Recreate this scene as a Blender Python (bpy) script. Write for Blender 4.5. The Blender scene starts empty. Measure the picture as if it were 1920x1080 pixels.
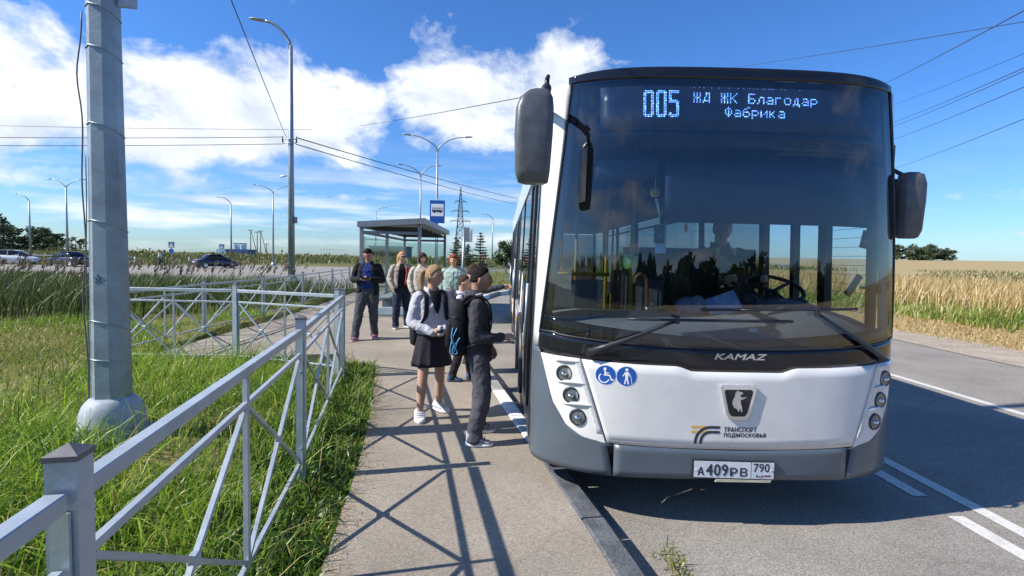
import bpy, math, random
import numpy as np
from mathutils import Vector, Matrix
random.seed(7); rng = np.random.default_rng(7)
scene = bpy.context.scene
COL = scene.collection
PI = math.pi

# ------------------------------------------------------------------ camera
CH = 1.70
cam_d = bpy.data.cameras.new('camera'); cam = bpy.data.objects.new('camera', cam_d); COL.objects.link(cam)
cam_d.sensor_width = 36.0; cam_d.lens = 18.0; cam_d.clip_start = 0.05; cam_d.clip_end = 6000
_pitch, _yaw, _roll = math.atan(55/960), math.atan(18/960), math.radians(1.23)
_f = Vector((math.sin(_yaw)*math.cos(_pitch), math.cos(_yaw)*math.cos(_pitch), -math.sin(_pitch)))
_r = Vector((math.cos(_yaw), -math.sin(_yaw), 0)); _u = _r.cross(_f)
_R = _r*math.cos(_roll) + _u*math.sin(_roll); _U = _R.cross(_f)
cam.matrix_world = Matrix(((_R.x, _U.x, -_f.x, 0), (_R.y, _U.y, -_f.y, 0), (_R.z, _U.z, -_f.z, CH), (0, 0, 0, 1)))
scene.camera = cam

# ------------------------------------------------------------------ light, sky, exposure
SUN_EL, SUN_AZ = math.radians(40.5), math.radians(13.0)
to_sun = Vector((-math.cos(SUN_AZ)*math.cos(SUN_EL), -math.sin(SUN_AZ)*math.cos(SUN_EL), math.sin(SUN_EL)))
sun_d = bpy.data.lights.new('sun', 'SUN'); sun = bpy.data.objects.new('sun', sun_d); COL.objects.link(sun)
sun_d.energy = 5.0; sun_d.angle = math.radians(0.53); sun_d.color = (1.0, 0.955, 0.88)
sun.rotation_euler = (-to_sun).to_track_quat('-Z', 'Y').to_euler()
scene.view_settings.view_transform = 'Standard'; scene.view_settings.look = 'None'
scene.view_settings.exposure = 0.52; scene.view_settings.gamma = 1.0

world = bpy.data.worlds.new('World'); scene.world = world; world.use_nodes = True
def world_nodes():
    nt = world.node_tree; nt.nodes.clear(); N = nt.nodes.new; L = nt.links.new
    out = N('ShaderNodeOutputWorld'); bg = N('ShaderNodeBackground'); L(bg.outputs[0], out.inputs[0])
    sky = N('ShaderNodeTexSky'); sky.sky_type = 'NISHITA'; sky.sun_disc = False
    sky.sun_elevation = SUN_EL; sky.sun_rotation = math.atan2(to_sun.x, to_sun.y)
    sky.air_density = 1.0; sky.dust_density = 0.4; sky.ozone_density = 2.2
    tc = N('ShaderNodeTexCoord'); sep = N('ShaderNodeSeparateXYZ'); L(tc.outputs['Generated'], sep.inputs[0])
    def M(op, a, b=None, c=None, clamp=False):
        n = N('ShaderNodeMath'); n.operation = op; n.use_clamp = clamp
        for i, q in enumerate((a, b, c)):
            if q is None: continue
            if isinstance(q, (int, float)): n.inputs[i].default_value = q
            else: L(q, n.inputs[i])
        return n.outputs[0]
    x, y, z = sep.outputs
    az = M('ARCTAN2', x, y); el = M('ARCSINE', z)
    zz = M('ADD', M('MAXIMUM', z, 0.0), 0.10)
    cx = M('DIVIDE', x, zz); cy = M('DIVIDE', y, zz)
    comb = N('ShaderNodeCombineXYZ'); L(cx, comb.inputs[0]); L(cy, comb.inputs[1]); L(M('MULTIPLY', el, 7.0), comb.inputs[2])
    def noise(vec, scale, detail, rough, loc=(0, 0, 0), dist=0.0):
        mp = N('ShaderNodeMapping'); mp.inputs['Location'].default_value = loc; L(vec, mp.inputs[0])
        n = N('ShaderNodeTexNoise'); n.inputs['Scale'].default_value = scale; n.inputs['Detail'].default_value = detail
        n.inputs['Roughness'].default_value = rough; n.inputs['Distortion'].default_value = dist; L(mp.outputs[0], n.inputs[0]); return n.outputs[0]
    # angular coordinates for the big cumulus banks, which have upright puffy edges
    ang = N('ShaderNodeCombineXYZ'); L(az, ang.inputs[0]); L(M('MULTIPLY', el, 1.5), ang.inputs[1])
    puff = noise(ang.outputs[0], 4.6, 11.0, 0.60, (3.1, 1.7, 0.4), 0.2)
    puff_up = noise(ang.outputs[0], 4.6, 6.0, 0.55, (3.1+0.02, 1.7+0.055, 0.4), 0.2)
    layer = noise(comb.outputs[0], 0.62, 7.0, 0.55, (1.3, 5.2, 0.0), 0.1)
    def P(px, py):
        dx = px-942
        return math.atan2(dx, 960), math.atan2(484-py+0.0215*dx, math.hypot(dx, 960))
    blobs = [((290, 165), 330, 88, 1.0), ((120, 245), 270, 70, .95), ((470, 235), 260, 85, 1.0), ((625, 195), 120, 80, 1.0), ((880, 195), 190, 92, 1.05), ((1050, 160), 140, 75, .8), ((800, 268), 90, 40, .7), ((70, 90), 70, 40, .55),
             ((150, 340), 310, 42, .95), ((560, 300), 120, 40, .6), ((560, 20), 80, 22, .35), ((1820, 366), 150, 17, .66), ((1740, 412), 170, 12, .60), ((1900, 436), 170, 9, .6), ((1800, 462), 200, 7, .5), ((740, 352), 60, 9, .6), ((600, 370), 150, 14, .6), ((300, 390), 260, 14, .6)]
    mask = None
    for (c, rx, ry, a) in blobs:
        a0, e0 = P(*c); ra = rx/960.0; re = ry/960.0
        dx = M('DIVIDE', M('SUBTRACT', az, a0), ra); dy = M('DIVIDE', M('SUBTRACT', el, e0), re)
        g = M('MULTIPLY', M('EXPONENT', M('MULTIPLY', M('ADD', M('MULTIPLY', dx, dx), M('MULTIPLY', dy, dy)), -0.85)), a)
        mask = g if mask is None else M('MAXIMUM', mask, g)
    d1 = M('ADD', mask, M('MULTIPLY', M('SUBTRACT', puff, 0.5), 2.7))
    d1 = M('MULTIPLY', M('SUBTRACT', d1, 0.49), 2.8, clamp=True)
    # low flat bands near the horizon (thin out to the right) and scattered cloud behind the camera
    band_n = N('ShaderNodeCombineXYZ'); L(M('MULTIPLY', az, 1.0), band_n.inputs[0]); L(M('MULTIPLY', el, 9.0), band_n.inputs[1])
    band = noise(band_n.outputs[0], 3.3, 7.0, 0.55, (0.35, 0.2, 2.0), 0.1)
    low = M('EXPONENT', M('MULTIPLY', M('MULTIPLY', M('DIVIDE', M('SUBTRACT', el, 0.075), 0.075), M('DIVIDE', M('SUBTRACT', el, 0.075), 0.075)), -1.0))
    rightcut = M('SUBTRACT', 1.0, M('MULTIPLY', M('ADD', az, -0.05), 2.0, clamp=True))
    rightcut = M('ADD', M('MULTIPLY', rightcut, 0.75), 0.25)
    d2 = M('MULTIPLY', M('SUBTRACT', band, 0.495), 6.5, clamp=True)
    d2 = M('MULTIPLY', M('MULTIPLY', d2, low), rightcut)
    back = M('MULTIPLY', M('MULTIPLY', y, -3.0, clamp=True), M('MULTIPLY', M('SUBTRACT', layer, 0.56), 4.5, clamp=True))
    dens = M('MAXIMUM', M('MAXIMUM', d1, M('MULTIPLY', d2, 0.85)), back)
    shade = M('MULTIPLY', M('ADD', M('SUBTRACT', puff, puff_up), 0.10), 4.0, clamp=True)      # 1 = sunlit top side, 0 = grey underside
    ramp = N('ShaderNodeMix'); ramp.data_type = 'RGBA'; ramp.inputs[6].default_value = (6.0, 6.6, 7.4, 1); ramp.inputs[7].default_value = (9.4, 9.6, 9.9, 1)
    L(shade, ramp.inputs[0])
    tint = N('ShaderNodeMix'); tint.data_type = 'RGBA'; tint.blend_type = 'MULTIPLY'; tint.inputs[0].default_value = 1.0
    L(sky.outputs[0], tint.inputs[6]); tq = N('ShaderNodeMix'); tq.data_type = 'RGBA'; L(M('MULTIPLY', el, 3.6, clamp=True), tq.inputs[0]); tq.inputs[6].default_value = (0.64, 0.90, 1.24, 1); tq.inputs[7].default_value = (0.47, 0.88, 1.44, 1); L(tq.outputs[2], tint.inputs[7])
    mix = N('ShaderNodeMix'); mix.data_type = 'RGBA'; L(M('MULTIPLY', dens, 0.97), mix.inputs[0]); L(tint.outputs[2], mix.inputs[6]); L(ramp.outputs[2], mix.inputs[7])
    L(mix.outputs[2], bg.inputs[0]); bg.inputs[1].default_value = 0.092
world_nodes()

# ------------------------------------------------------------------ helpers
def tag(o, label=None, cat=None, group=None, kind=None):
    if label: o['label'] = label
    if cat: o['category'] = cat
    if group: o['group'] = group
    if kind: o['kind'] = kind
    return o
def thing(name, label, cat, loc=(0, 0, 0), rz=0.0, group=None):
    o = bpy.data.objects.new(name, None); COL.objects.link(o); o.location = loc; o.rotation_euler = (0, 0, rz); o.empty_display_size = .2
    return tag(o, label, cat, group)

class MB:
    def __init__(s): s.v = []; s.f = []; s.m = []; s.sm = []
    def add(s, vs, fs, mi=0, smooth=False):
        b = len(s.v); s.v += [tuple(p) for p in vs]
        for f in fs: s.f.append([b+i for i in f]); s.m.append(mi); s.sm.append(smooth)
        return s
    def box(s, c, d, R=None, mi=0, bev=0.0):
        hx, hy, hz = d[0]/2, d[1]/2, d[2]/2
        b = min(bev, hx*.9, hy*.9, hz*.9)
        if b <= 0:
            pts = [(x, y, z) for z in (-hz, hz) for y in (-hy, hy) for x in (-hx, hx)]
            fs = [(0, 2, 3, 1), (4, 5, 7, 6), (0, 1, 5, 4), (2, 6, 7, 3), (0, 4, 6, 2), (1, 3, 7, 5)]
        else:                                  # chamfered box
            pts = []; idx = {}
            for sz in (-1, 1):
                for sy in (-1, 1):
                    for sx in (-1, 1):
                        for k in range(3):
                            p = [sx*hx, sy*hy, sz*hz]
                            for j in range(3):
                                if j != k: p[j] -= (sx, sy, sz)[j]*b
                            idx[(sx, sy, sz, k)] = len(pts); pts.append(tuple(p))
            fs = []
            for k in range(3):
                i, j = [(1, 2), (2, 0), (0, 1)][k]
                for sg in (-1, 1):
                    q = []
                    for a, c2 in ((-1, -1), (1, -1), (1, 1), (-1, 1)):
                        t = [0, 0, 0]; t[k] = sg; t[i] = a; t[j] = c2; q.append(idx[(t[0], t[1], t[2], k)])
                    fs.append(q if sg > 0 else q[::-1])
            for k in range(3):
                i, j = [(1, 2), (2, 0), (0, 1)][k]
                for a in (-1, 1):
                    for c2 in (-1, 1):
                        t1 = [0, 0, 0]; t1[i] = a; t1[j] = c2; t1[k] = -1; t2 = t1[:]; t2[k] = 1
                        q = [idx[(*t1, i)], idx[(*t2, i)], idx[(*t2, j)], idx[(*t1, j)]]
                        fs.append(q if a*c2 < 0 else q[::-1])
            for sx in (-1, 1):
                for sy in (-1, 1):
                    for sz in (-1, 1):
                        q = [idx[(sx, sy, sz, k)] for k in range(3)]; fs.append(q if sx*sy*sz > 0 else q[::-1])
        c = Vector(c)
        s.add([(R @ Vector(p) if R else Vector(p)) + c for p in pts], fs, mi); return s
    def bar(s, p, q, w, h=None, mi=0, bev=0.0, up=(0, 0, 1)):
        p, q = Vector(p), Vector(q); h = h or w; d = q-p; L = d.length; y = d.normalized(); u = Vector(up)
        if abs(y.dot(u)) > .98: u = Vector((0, 1, 0)) if abs(y.y) < .9 else Vector((1, 0, 0))
        x = y.cross(u).normalized(); z = x.cross(y)
        return s.box((p+q)/2, (w, L, h), Matrix((x, y, z)).transposed(), mi, bev)
    def tube(s, pts, r, n=8, mi=0, cap=True, smooth=True, side=None, flat=1.0):
        pts = [Vector(p) for p in pts]; m = len(pts)
        rs = r if isinstance(r, (list, tuple)) else [r]*m
        t0 = (pts[1]-pts[0]).normalized()
        ref = Vector(side) if side else (Vector((0, 0, 1)) if abs(t0.z) < .9 else Vector((1, 0, 0)))
        rings = []
        for i, p in enumerate(pts):
            t = (pts[min(i+1, m-1)]-pts[max(i-1, 0)])
            t = t.normalized() if t.length > 1e-9 else t0
            a = ref - t*ref.dot(t)
            if a.length < 1e-4: a = t.orthogonal()
            a.normalize(); b = t.cross(a)
            if not side: ref = a
            ra, rb = rs[i] if isinstance(rs[i], (list, tuple)) else (rs[i], rs[i]*flat)
            rings.append([p + a*(ra*math.cos(2*PI*k/n)) + b*(rb*math.sin(2*PI*k/n)) for k in range(n)])
        return s.loft(rings, mi, cap, smooth)
    def loft(s, rings, mi=0, cap=True, smooth=True, closed=True):
        n = len(rings[0]); vs = [p for r in rings for p in r]; fs = []
        for i in range(len(rings)-1):
            for k in range(n if closed else n-1):
                k2 = (k+1) % n
                fs.append((i*n+k, i*n+k2, (i+1)*n+k2, (i+1)*n+k))
        b = len(s.v); s.add(vs, fs, mi, smooth)
        if cap and closed:
            s.f.append([b+k for k in range(n)][::-1]); s.m.append(mi); s.sm.append(False)
            s.f.append([b+(len(rings)-1)*n+k for k in range(n)]); s.m.append(mi); s.sm.append(False)
        return s
    def grid(s, fn, nu, nv, mi=0, smooth=True, flip=False):
        vs = [fn(i/nu, j/nv) for j in range(nv+1) for i in range(nu+1)]; fs = []
        for j in range(nv):
            for i in range(nu):
                a = j*(nu+1)+i; q = (a, a+1, a+nu+2, a+nu+1); fs.append(q[::-1] if flip else q)
        return s.add(vs, fs, mi, smooth)
    def ell(s, c, r, nu=14, nv=9, R=None, mi=0):
        c = Vector(c); rings = []
        for j in range(1, nv):
            a = PI*j/nv - PI/2
            rings.append([Vector((r[0]*math.cos(a)*math.cos(2*PI*k/nu), r[1]*math.cos(a)*math.sin(2*PI*k/nu), r[2]*math.sin(a))) for k in range(nu)])
        vs = [p for q in rings for p in q] + [Vector((0, 0, -r[2])), Vector((0, 0, r[2]))]
        fs = [(j*nu+k, j*nu+(k+1) % nu, (j+1)*nu+(k+1) % nu, (j+1)*nu+k) for j in range(nv-2) for k in range(nu)]
        S, T = len(vs)-2, len(vs)-1
        fs += [(S, (k+1) % nu, k) for k in range(nu)] + [(T, (nv-2)*nu+k, (nv-2)*nu+(k+1) % nu) for k in range(nu)]
        return s.add([(R @ p if R else p)+c for p in vs], fs, mi, True)
    def prism(s, poly, fr, t, mi=0):
        """poly of (a,b); fr(a,b,d) gives the point at depth d; d 0..t"""
        n = len(poly); vs = [fr(a, b, t) for a, b in poly] + [fr(a, b, 0) for a, b in poly]
        fs = [tuple(range(n)), tuple(range(2*n-1, n-1, -1))] + [(i, i+n, (i+1) % n+n, (i+1) % n) for i in range(n)]
        return s.add(vs, fs, mi)
    def disc(s, c, nrm, r, t, n=24, mi=0, smooth=False):
        c = Vector(c); nrm = Vector(nrm).normalized()
        return s.tube([c, c+nrm*t], r, n, mi, True, smooth)
    def build(s, name, mats, parent=None, loc=None, world=False, kind=None, label=None):
        me = bpy.data.meshes.new(name)
        off = Vector((0, 0, 0))
        if world and parent is not None:
            p = parent
            while p is not None: off = off + p.location; p = p.parent
        me.from_pydata([(p[0]-off.x, p[1]-off.y, p[2]-off.z) for p in s.v], [], s.f)
        if not isinstance(mats, (list, tuple)): mats = [mats]
        for m in mats: me.materials.append(m)
        me.polygons.foreach_set('material_index', s.m); me.polygons.foreach_set('use_smooth', s.sm); me.update()
        o = bpy.data.objects.new(name, me); COL.objects.link(o)
        if parent is not None: o.parent = parent
        if loc is not None: o.location = loc
        if kind: o['kind'] = kind
        if label: o['label'] = label
        return o

def recalc(o):
    import bmesh
    bm = bmesh.new(); bm.from_mesh(o.data); bmesh.ops.recalc_face_normals(bm, faces=bm.faces); bm.to_mesh(o.data); bm.free(); return o
def remesh(o, vox, smooth=2):
    m = o.modifiers.new('skin', 'REMESH'); m.mode = 'VOXEL'; m.voxel_size = vox; m.use_smooth_shade = True
    if smooth:
        k = o.modifiers.new('relax', 'SMOOTH'); k.iterations = smooth; k.factor = .5
    return o

# ------------------------------------------------------------------ materials
def newmat(name):
    m = bpy.data.materials.new(name); m.use_nodes = True; nt = m.node_tree
    return m, nt, nt.nodes['Principled BSDF']
def mat(name, col, rough=.6, metal=0.0, var=.12, vscale=6.0, bump=0.0, bscale=60.0, col2=None, spec=None, coat=0.0, detail=5.0, thresh=None, spray=0.0):
    m, nt, b = newmat(name); N = nt.nodes.new; L = nt.links.new
    tc = N('ShaderNodeTexCoord')
    n1 = N('ShaderNodeTexNoise'); n1.inputs['Scale'].default_value = vscale; n1.inputs['Detail'].default_value = detail; n1.inputs['Roughness'].default_value = .6
    L(tc.outputs['Object'], n1.inputs[0])
    r = N('ShaderNodeValToRGB'); c2 = col2 or tuple(min(1, c*(1+var)) for c in col); c1 = col if col2 else tuple(c*(1-var) for c in col)
    lo, hi = thresh or (.32, .68)
    r.color_ramp.elements[0].position = lo; r.color_ramp.elements[1].position = hi
    r.color_ramp.elements[0].color = (*c1, 1); r.color_ramp.elements[1].color = (*c2, 1)
    L(n1.outputs[0], r.inputs[0]); last = r.outputs[0]
    if spray:                                    # fine speckle: grit, stone chips
        n2 = N('ShaderNodeTexNoise'); n2.inputs['Scale'].default_value = bscale*1.6; n2.inputs['Detail'].default_value = 2; L(tc.outputs['Object'], n2.inputs[0])
        r2 = N('ShaderNodeValToRGB'); r2.color_ramp.elements[0].position = .35; r2.color_ramp.elements[1].position = .65
        r2.color_ramp.elements[0].color = (1-spray,)*3+(1,); r2.color_ramp.elements[1].color = (1+spray,)*3+(1,); L(n2.outputs[0], r2.inputs[0])
        mx = N('ShaderNodeMix'); mx.data_type = 'RGBA'; mx.blend_type = 'MULTIPLY'; mx.inputs[0].default_value = 1; L(last, mx.inputs[6]); L(r2.outputs[0], mx.inputs[7]); last = mx.outputs[2]
    L(last, b.inputs['Base Color'])
    rr = N('ShaderNodeMapRange'); rr.inputs[3].default_value = max(0.02, rough*.85); rr.inputs[4].default_value = min(1, rough*1.15); L(n1.outputs[0], rr.inputs[0]); L(rr.outputs[0], b.inputs['Roughness'])
    b.inputs['Metallic'].default_value = metal
    if spec is not None: b.inputs['Specular IOR Level'].default_value = spec
    if coat: b.inputs['Coat Weight'].default_value = coat; b.inputs['Coat Roughness'].default_value = .06
    if bump:
        n3 = N('ShaderNodeTexNoise'); n3.inputs['Scale'].default_value = bscale; n3.inputs['Detail'].default_value = 4; L(tc.outputs['Object'], n3.inputs[0])
        bp = N('ShaderNodeBump'); bp.inputs['Strength'].default_value = bump; bp.inputs['Distance'].default_value = .02; L(n3.outputs[0], bp.inputs['Height']); L(bp.outputs[0], b.inputs['Normal'])
    return m
def glass(name, tint=(.7, .78, .78), ior=1.5, rough=0.0, dirt=0.0):
    m = bpy.data.materials.new(name); m.use_nodes = True; nt = m.node_tree; nt.nodes.clear(); N = nt.nodes.new; L = nt.links.new
    o = N('ShaderNodeOutputMaterial'); mx = N('ShaderNodeMixShader'); tr = N('ShaderNodeBsdfTransparent'); gl = N('ShaderNodeBsdfGlossy'); fr = N('ShaderNodeFresnel')
    tr.inputs[0].default_value = (*tint, 1); gl.inputs['Roughness'].default_value = rough; ge = N('ShaderNodeNewGeometry'); mi = N('ShaderNodeMapRange'); mi.inputs[3].default_value = ior; mi.inputs[4].default_value = 1/ior; L(ge.outputs['Backfacing'], mi.inputs[0]); L(mi.outputs[0], fr.inputs[0])      # a thin pane: the same reflection from both sides
    L(fr.outputs[0], mx.inputs[0]); L(tr.outputs[0], mx.inputs[1]); L(gl.outputs[0], mx.inputs[2])
    last = mx.outputs[0]
    if dirt:
        df = N('ShaderNodeBsdfDiffuse'); df.inputs[0].default_value = (.45, .43, .4, 1); m2 = N('ShaderNodeMixShader')
        tc = N('ShaderNodeTexCoord'); mp = N('ShaderNodeMapping'); mp.inputs['Scale'].default_value = (9, 9, 1.2); L(tc.outputs['Object'], mp.inputs[0])
        n = N('ShaderNodeTexNoise'); n.inputs['Scale'].default_value = 2.5; n.inputs['Detail'].default_value = 8; L(mp.outputs[0], n.inputs[0])
        r = N('ShaderNodeMapRange'); r.inputs[1].default_value = .45; r.inputs[2].default_value = .8; r.inputs[3].default_value = 0; r.inputs[4].default_value = dirt; L(n.outputs[0], r.inputs[0])
        L(r.outputs[0], m2.inputs[0]); L(last, m2.inputs[1]); L(df.outputs[0], m2.inputs[2]); last = m2.outputs[0]
    L(last, o.inputs[0]); return m
def emit(name, col, s):
    m, nt, b = newmat(name); b.inputs['Base Color'].default_value = (*col, 1); b.inputs['Emission Color'].default_value = (*col, 1); b.inputs['Emission Strength'].default_value = s; return m
def leafmat(name, cols, trans=.35, nscale=.6):
    """blade / leaf material: per-leaf tint attribute picks the hue, a soft noise shifts it from place to place"""
    m = bpy.data.materials.new(name); m.use_nodes = True; nt = m.node_tree; nt.nodes.clear(); N = nt.nodes.new; L = nt.links.new
    o = N('ShaderNodeOutputMaterial'); at = N('ShaderNodeAttribute'); at.attribute_name = 'tint'
    tc = N('ShaderNodeTexCoord'); n = N('ShaderNodeTexNoise'); n.inputs['Scale'].default_value = nscale; n.inputs['Detail'].default_value = 3; L(tc.outputs['Object'], n.inputs[0])
    a = N('ShaderNodeMath'); a.operation = 'MULTIPLY_ADD'; L(n.outputs[0], a.inputs[0]); a.inputs[1].default_value = 1.1; a.inputs[2].default_value = -.55
    s = N('ShaderNodeMath'); s.operation = 'ADD'; L(at.outputs['Fac'], s.inputs[0]); L(a.outputs[0], s.inputs[1])
    r = N('ShaderNodeValToRGB'); el = r.color_ramp.elements
    for i, c in enumerate(cols):
        e = el[i] if i < 2 else el.new(1)
        e.position = i/(len(cols)-1)
    for i, c in enumerate(cols): el[i].color = (*c, 1)
    L(s.outputs[0], r.inputs[0])
    d = N('ShaderNodeBsdfDiffuse'); t = N('ShaderNodeBsdfTranslucent'); g = N('ShaderNodeBsdfGlossy'); g.inputs['Roughness'].default_value = .42
    L(r.outputs[0], d.inputs[0]); L(r.outputs[0], t.inputs[0]); g.inputs[0].default_value = (.9, .95, .85, 1)
    m1 = N('ShaderNodeMixShader'); m1.inputs[0].default_value = trans; L(d.outputs[0], m1.inputs[1]); L(t.outputs[0], m1.inputs[2])
    m2 = N('ShaderNodeMixShader'); m2.inputs[0].default_value = .04; L(m1.outputs[0], m2.inputs[1]); L(g.outputs[0], m2.inputs[2])
    L(m2.outputs[0], o.inputs[0]); return m

M_ = {}
M_['galv'] = mat('galvanised_paint', (.36, .42, .47), .42, .55, .10, 9, .05, 90)
M_['rail'] = mat('fence_paint', (.34, .385, .415), .40, .3, .06, 9, .05, 120, col2=(.45, .495, .52), detail=9)
M_['cap'] = mat('post_cap', (.13, .125, .125), .5, .2, .15, 40)
M_['pole'] = mat('zinc_pole', (.27, .32, .35), .52, .5, .28, 3.2, .06, 40, detail=9)
M_['lampmetal'] = mat('lamp_metal', (.30, .34, .38), .45, .55, .1, 5)
M_['dark'] = mat('black_plastic', (.022, .024, .028), .42, 0, .2, 20, .05, 200)
M_['mirror_shell'] = mat('mirror_shell', (.085, .09, .10), .36, 0, .25, 14, .08, 120, detail=9)
M_['black_gloss'] = mat('black_gloss', (.010, .011, .016), .08, 0, .1, 4, spec=.5)
M_['white'] = mat('bus_white', (.64, .625, .59), .28, 0, .03, 2.6, .03, 6, coat=.5, col2=(.73, .72, .685), detail=9)
M_['busgrey'] = mat('bus_grey', (.085, .105, .125), .38, 0, .10, 3.0, .02, 10, coat=.25)
M_['chrome'] = mat('chrome', (.75, .76, .78), .10, 1.0, .05, 10)
M_['silver'] = mat('silver_letter', (.62, .60, .55), .35, .6, .1, 30)
M_['rubber'] = mat('tyre_rubber', (.025, .025, .026), .8, 0, .2, 20, .1, 80)
M_['wirecol'] = mat('wire', (.03, .03, .035), .6)
M_['skin'] = mat('skin', (.50, .29, .20), .5, 0, .10, 12, .03, 150)
# ------------------------------------------------------------------ the setting: terrain, road, pavement, lawn
def smooth(a, b, x): t = np.clip((x-a)/(b-a), 0, 1); return t*t*(3-2*t)
def wob(x, y, s=1.0):                        # cheap smooth noise, about -1..1
    x = x*s; y = y*s
    return (np.sin(1.7*x+.3+1.3*np.sin(.9*y))+np.sin(2.3*y-.8*x+2.1)+np.sin(.61*x+1.13*y+4.0)+.6*np.sin(4.1*x-3.3*y))/3.6
def ground_z(x, y):
    x = np.asarray(x, float); y = np.asarray(y, float); r = np.hypot(x, y)
    right = smooth(9.6, 14, x)
    z = -.07 + right*.22
    hill = np.where(x > 9.5, np.clip((np.minimum(r, 330)-70), 0, None)*.0205, 0)*smooth(9.5, 30, x)
    far = smooth(60, 110, y)*(1-smooth(10, 60, x))*(.4+.25*wob(x, y, .05))
    return z + hill + far*smooth(-200, -60, x*0+y*0+0)
def in_poly(x, y, P):
    x = np.asarray(x, float); y = np.asarray(y, float); c = np.zeros(x.shape, bool); n = len(P)
    for i in range(n):
        x1, y1 = P[i]; x2, y2 = P[(i+1) % n]
        if y1 == y2: continue
        c ^= ((y1 > y) != (y2 > y)) & (x < (x2-x1)*(y-y1)/(y2-y1)+x1)
    return c
def tess(poly, z):
    from mathutils.geometry import tessellate_polygon
    vs = [Vector((x, y, 0)) for x, y in poly]; return [(x, y, z) for x, y in poly], [tuple(t) for t in tessellate_polygon([vs])]
def sheet(name, poly, z, m, kind='structure'):
    vs, fs = tess(poly, z); o = MB().add(vs, fs).build(name, m, kind=kind); recalc(o)
    if o.data.polygons[0].normal.z < 0: o.data.flip_normals()
    return o

def ground_mat():
    m, nt, b = newmat('field_ground'); N = nt.nodes.new; L = nt.links.new
    tc = N('ShaderNodeTexCoord'); sep = N('ShaderNodeSeparateXYZ'); L(tc.outputs['Object'], sep.inputs[0])
    n = N('ShaderNodeTexNoise'); n.inputs['Scale'].default_value = .05; n.inputs['Detail'].default_value = 9; n.inputs['Roughness'].default_value = .65; L(tc.outputs['Object'], n.inputs[0])
    n2 = N('ShaderNodeTexNoise'); n2.inputs['Scale'].default_value = 2.2; n2.inputs['Detail'].default_value = 8; n2.inputs['Roughness'].default_value = .7; L(tc.outputs['Object'], n2.inputs[0])
    green = N('ShaderNodeValToRGB'); e = green.color_ramp.elements; e[0].position = .3; e[0].color = (.07, .085, .025, 1); e[1].position = .7; e[1].color = (.22, .19, .08, 1); L(n.outputs[0], green.inputs[0])
    straw = N('ShaderNodeValToRGB'); e = straw.color_ramp.elements; e[0].position = .3; e[0].color = (.26, .19, .085, 1); e[1].position = .7; e[1].color = (.46, .36, .19, 1); L(n2.outputs[0], straw.inputs[0])
    k = N('ShaderNodeMapRange'); k.inputs[1].default_value = 8.8; k.inputs[2].default_value = 10.0; L(sep.outputs[0], k.inputs[0])
    mx = N('ShaderNodeMix'); mx.data_type = 'RGBA'; L(k.outputs[0], mx.inputs[0]); L(green.outputs[0], mx.inputs[6]); L(straw.outputs[0], mx.inputs[7]); L(mx.outputs[2], b.inputs['Base Color'])
    b.inputs['Roughness'].default_value = .95; b.inputs['Specular IOR Level'].default_value = .1
    bp = N('ShaderNodeBump'); bp.inputs['Strength'].default_value = .6; bp.inputs['Distance'].default_value = .05; L(n2.outputs[0], bp.inputs['Height']); L(bp.outputs[0], b.inputs['Normal'])
    return m
def lawn_mat():
    m, nt, b = newmat('lawn_soil'); N = nt.nodes.new; L = nt.links.new
    tc = N('ShaderNodeTexCoord')
    n = N('ShaderNodeTexNoise'); n.inputs['Scale'].default_value = .55; n.inputs['Detail'].default_value = 8; n.inputs['Roughness'].default_value = .62; L(tc.outputs['Object'], n.inputs[0])
    n2 = N('ShaderNodeTexNoise'); n2.inputs['Scale'].default_value = 18; n2.inputs['Detail'].default_value = 6; L(tc.outputs['Object'], n2.inputs[0])
    r = N('ShaderNodeValToRGB'); e = r.color_ramp.elements; e[0].position = .34; e[0].color = (.075, .10, .018, 1); e[1].position = .66; e[1].color = (.27, .21, .10, 1); q = e.new(.52); q.color = (.16, .17, .045, 1); L(n.outputs[0], r.inputs[0])
    r2 = N('ShaderNodeValToRGB'); r2.color_ramp.elements[0].color = (.55, .55, .55, 1); r2.color_ramp.elements[1].color = (1.3, 1.3, 1.3, 1); L(n2.outputs[0], r2.inputs[0])
    mx = N('ShaderNodeMix'); mx.data_type = 'RGBA'; mx.blend_type = 'MULTIPLY'; mx.inputs[0].default_value = 1; L(r.outputs[0], mx.inputs[6]); L(r2.outputs[0], mx.inputs[7]); L(mx.outputs[2], b.inputs['Base Color'])
    b.inputs['Roughness'].default_value = .95; b.inputs['Specular IOR Level'].default_value = .1
    bp = N('ShaderNodeBump'); bp.inputs['Strength'].default_value = .8; bp.inputs['Distance'].default_value = .03; L(n2.outputs[0], bp.inputs['Height']); L(bp.outputs[0], b.inputs['Normal'])
    return m
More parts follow.
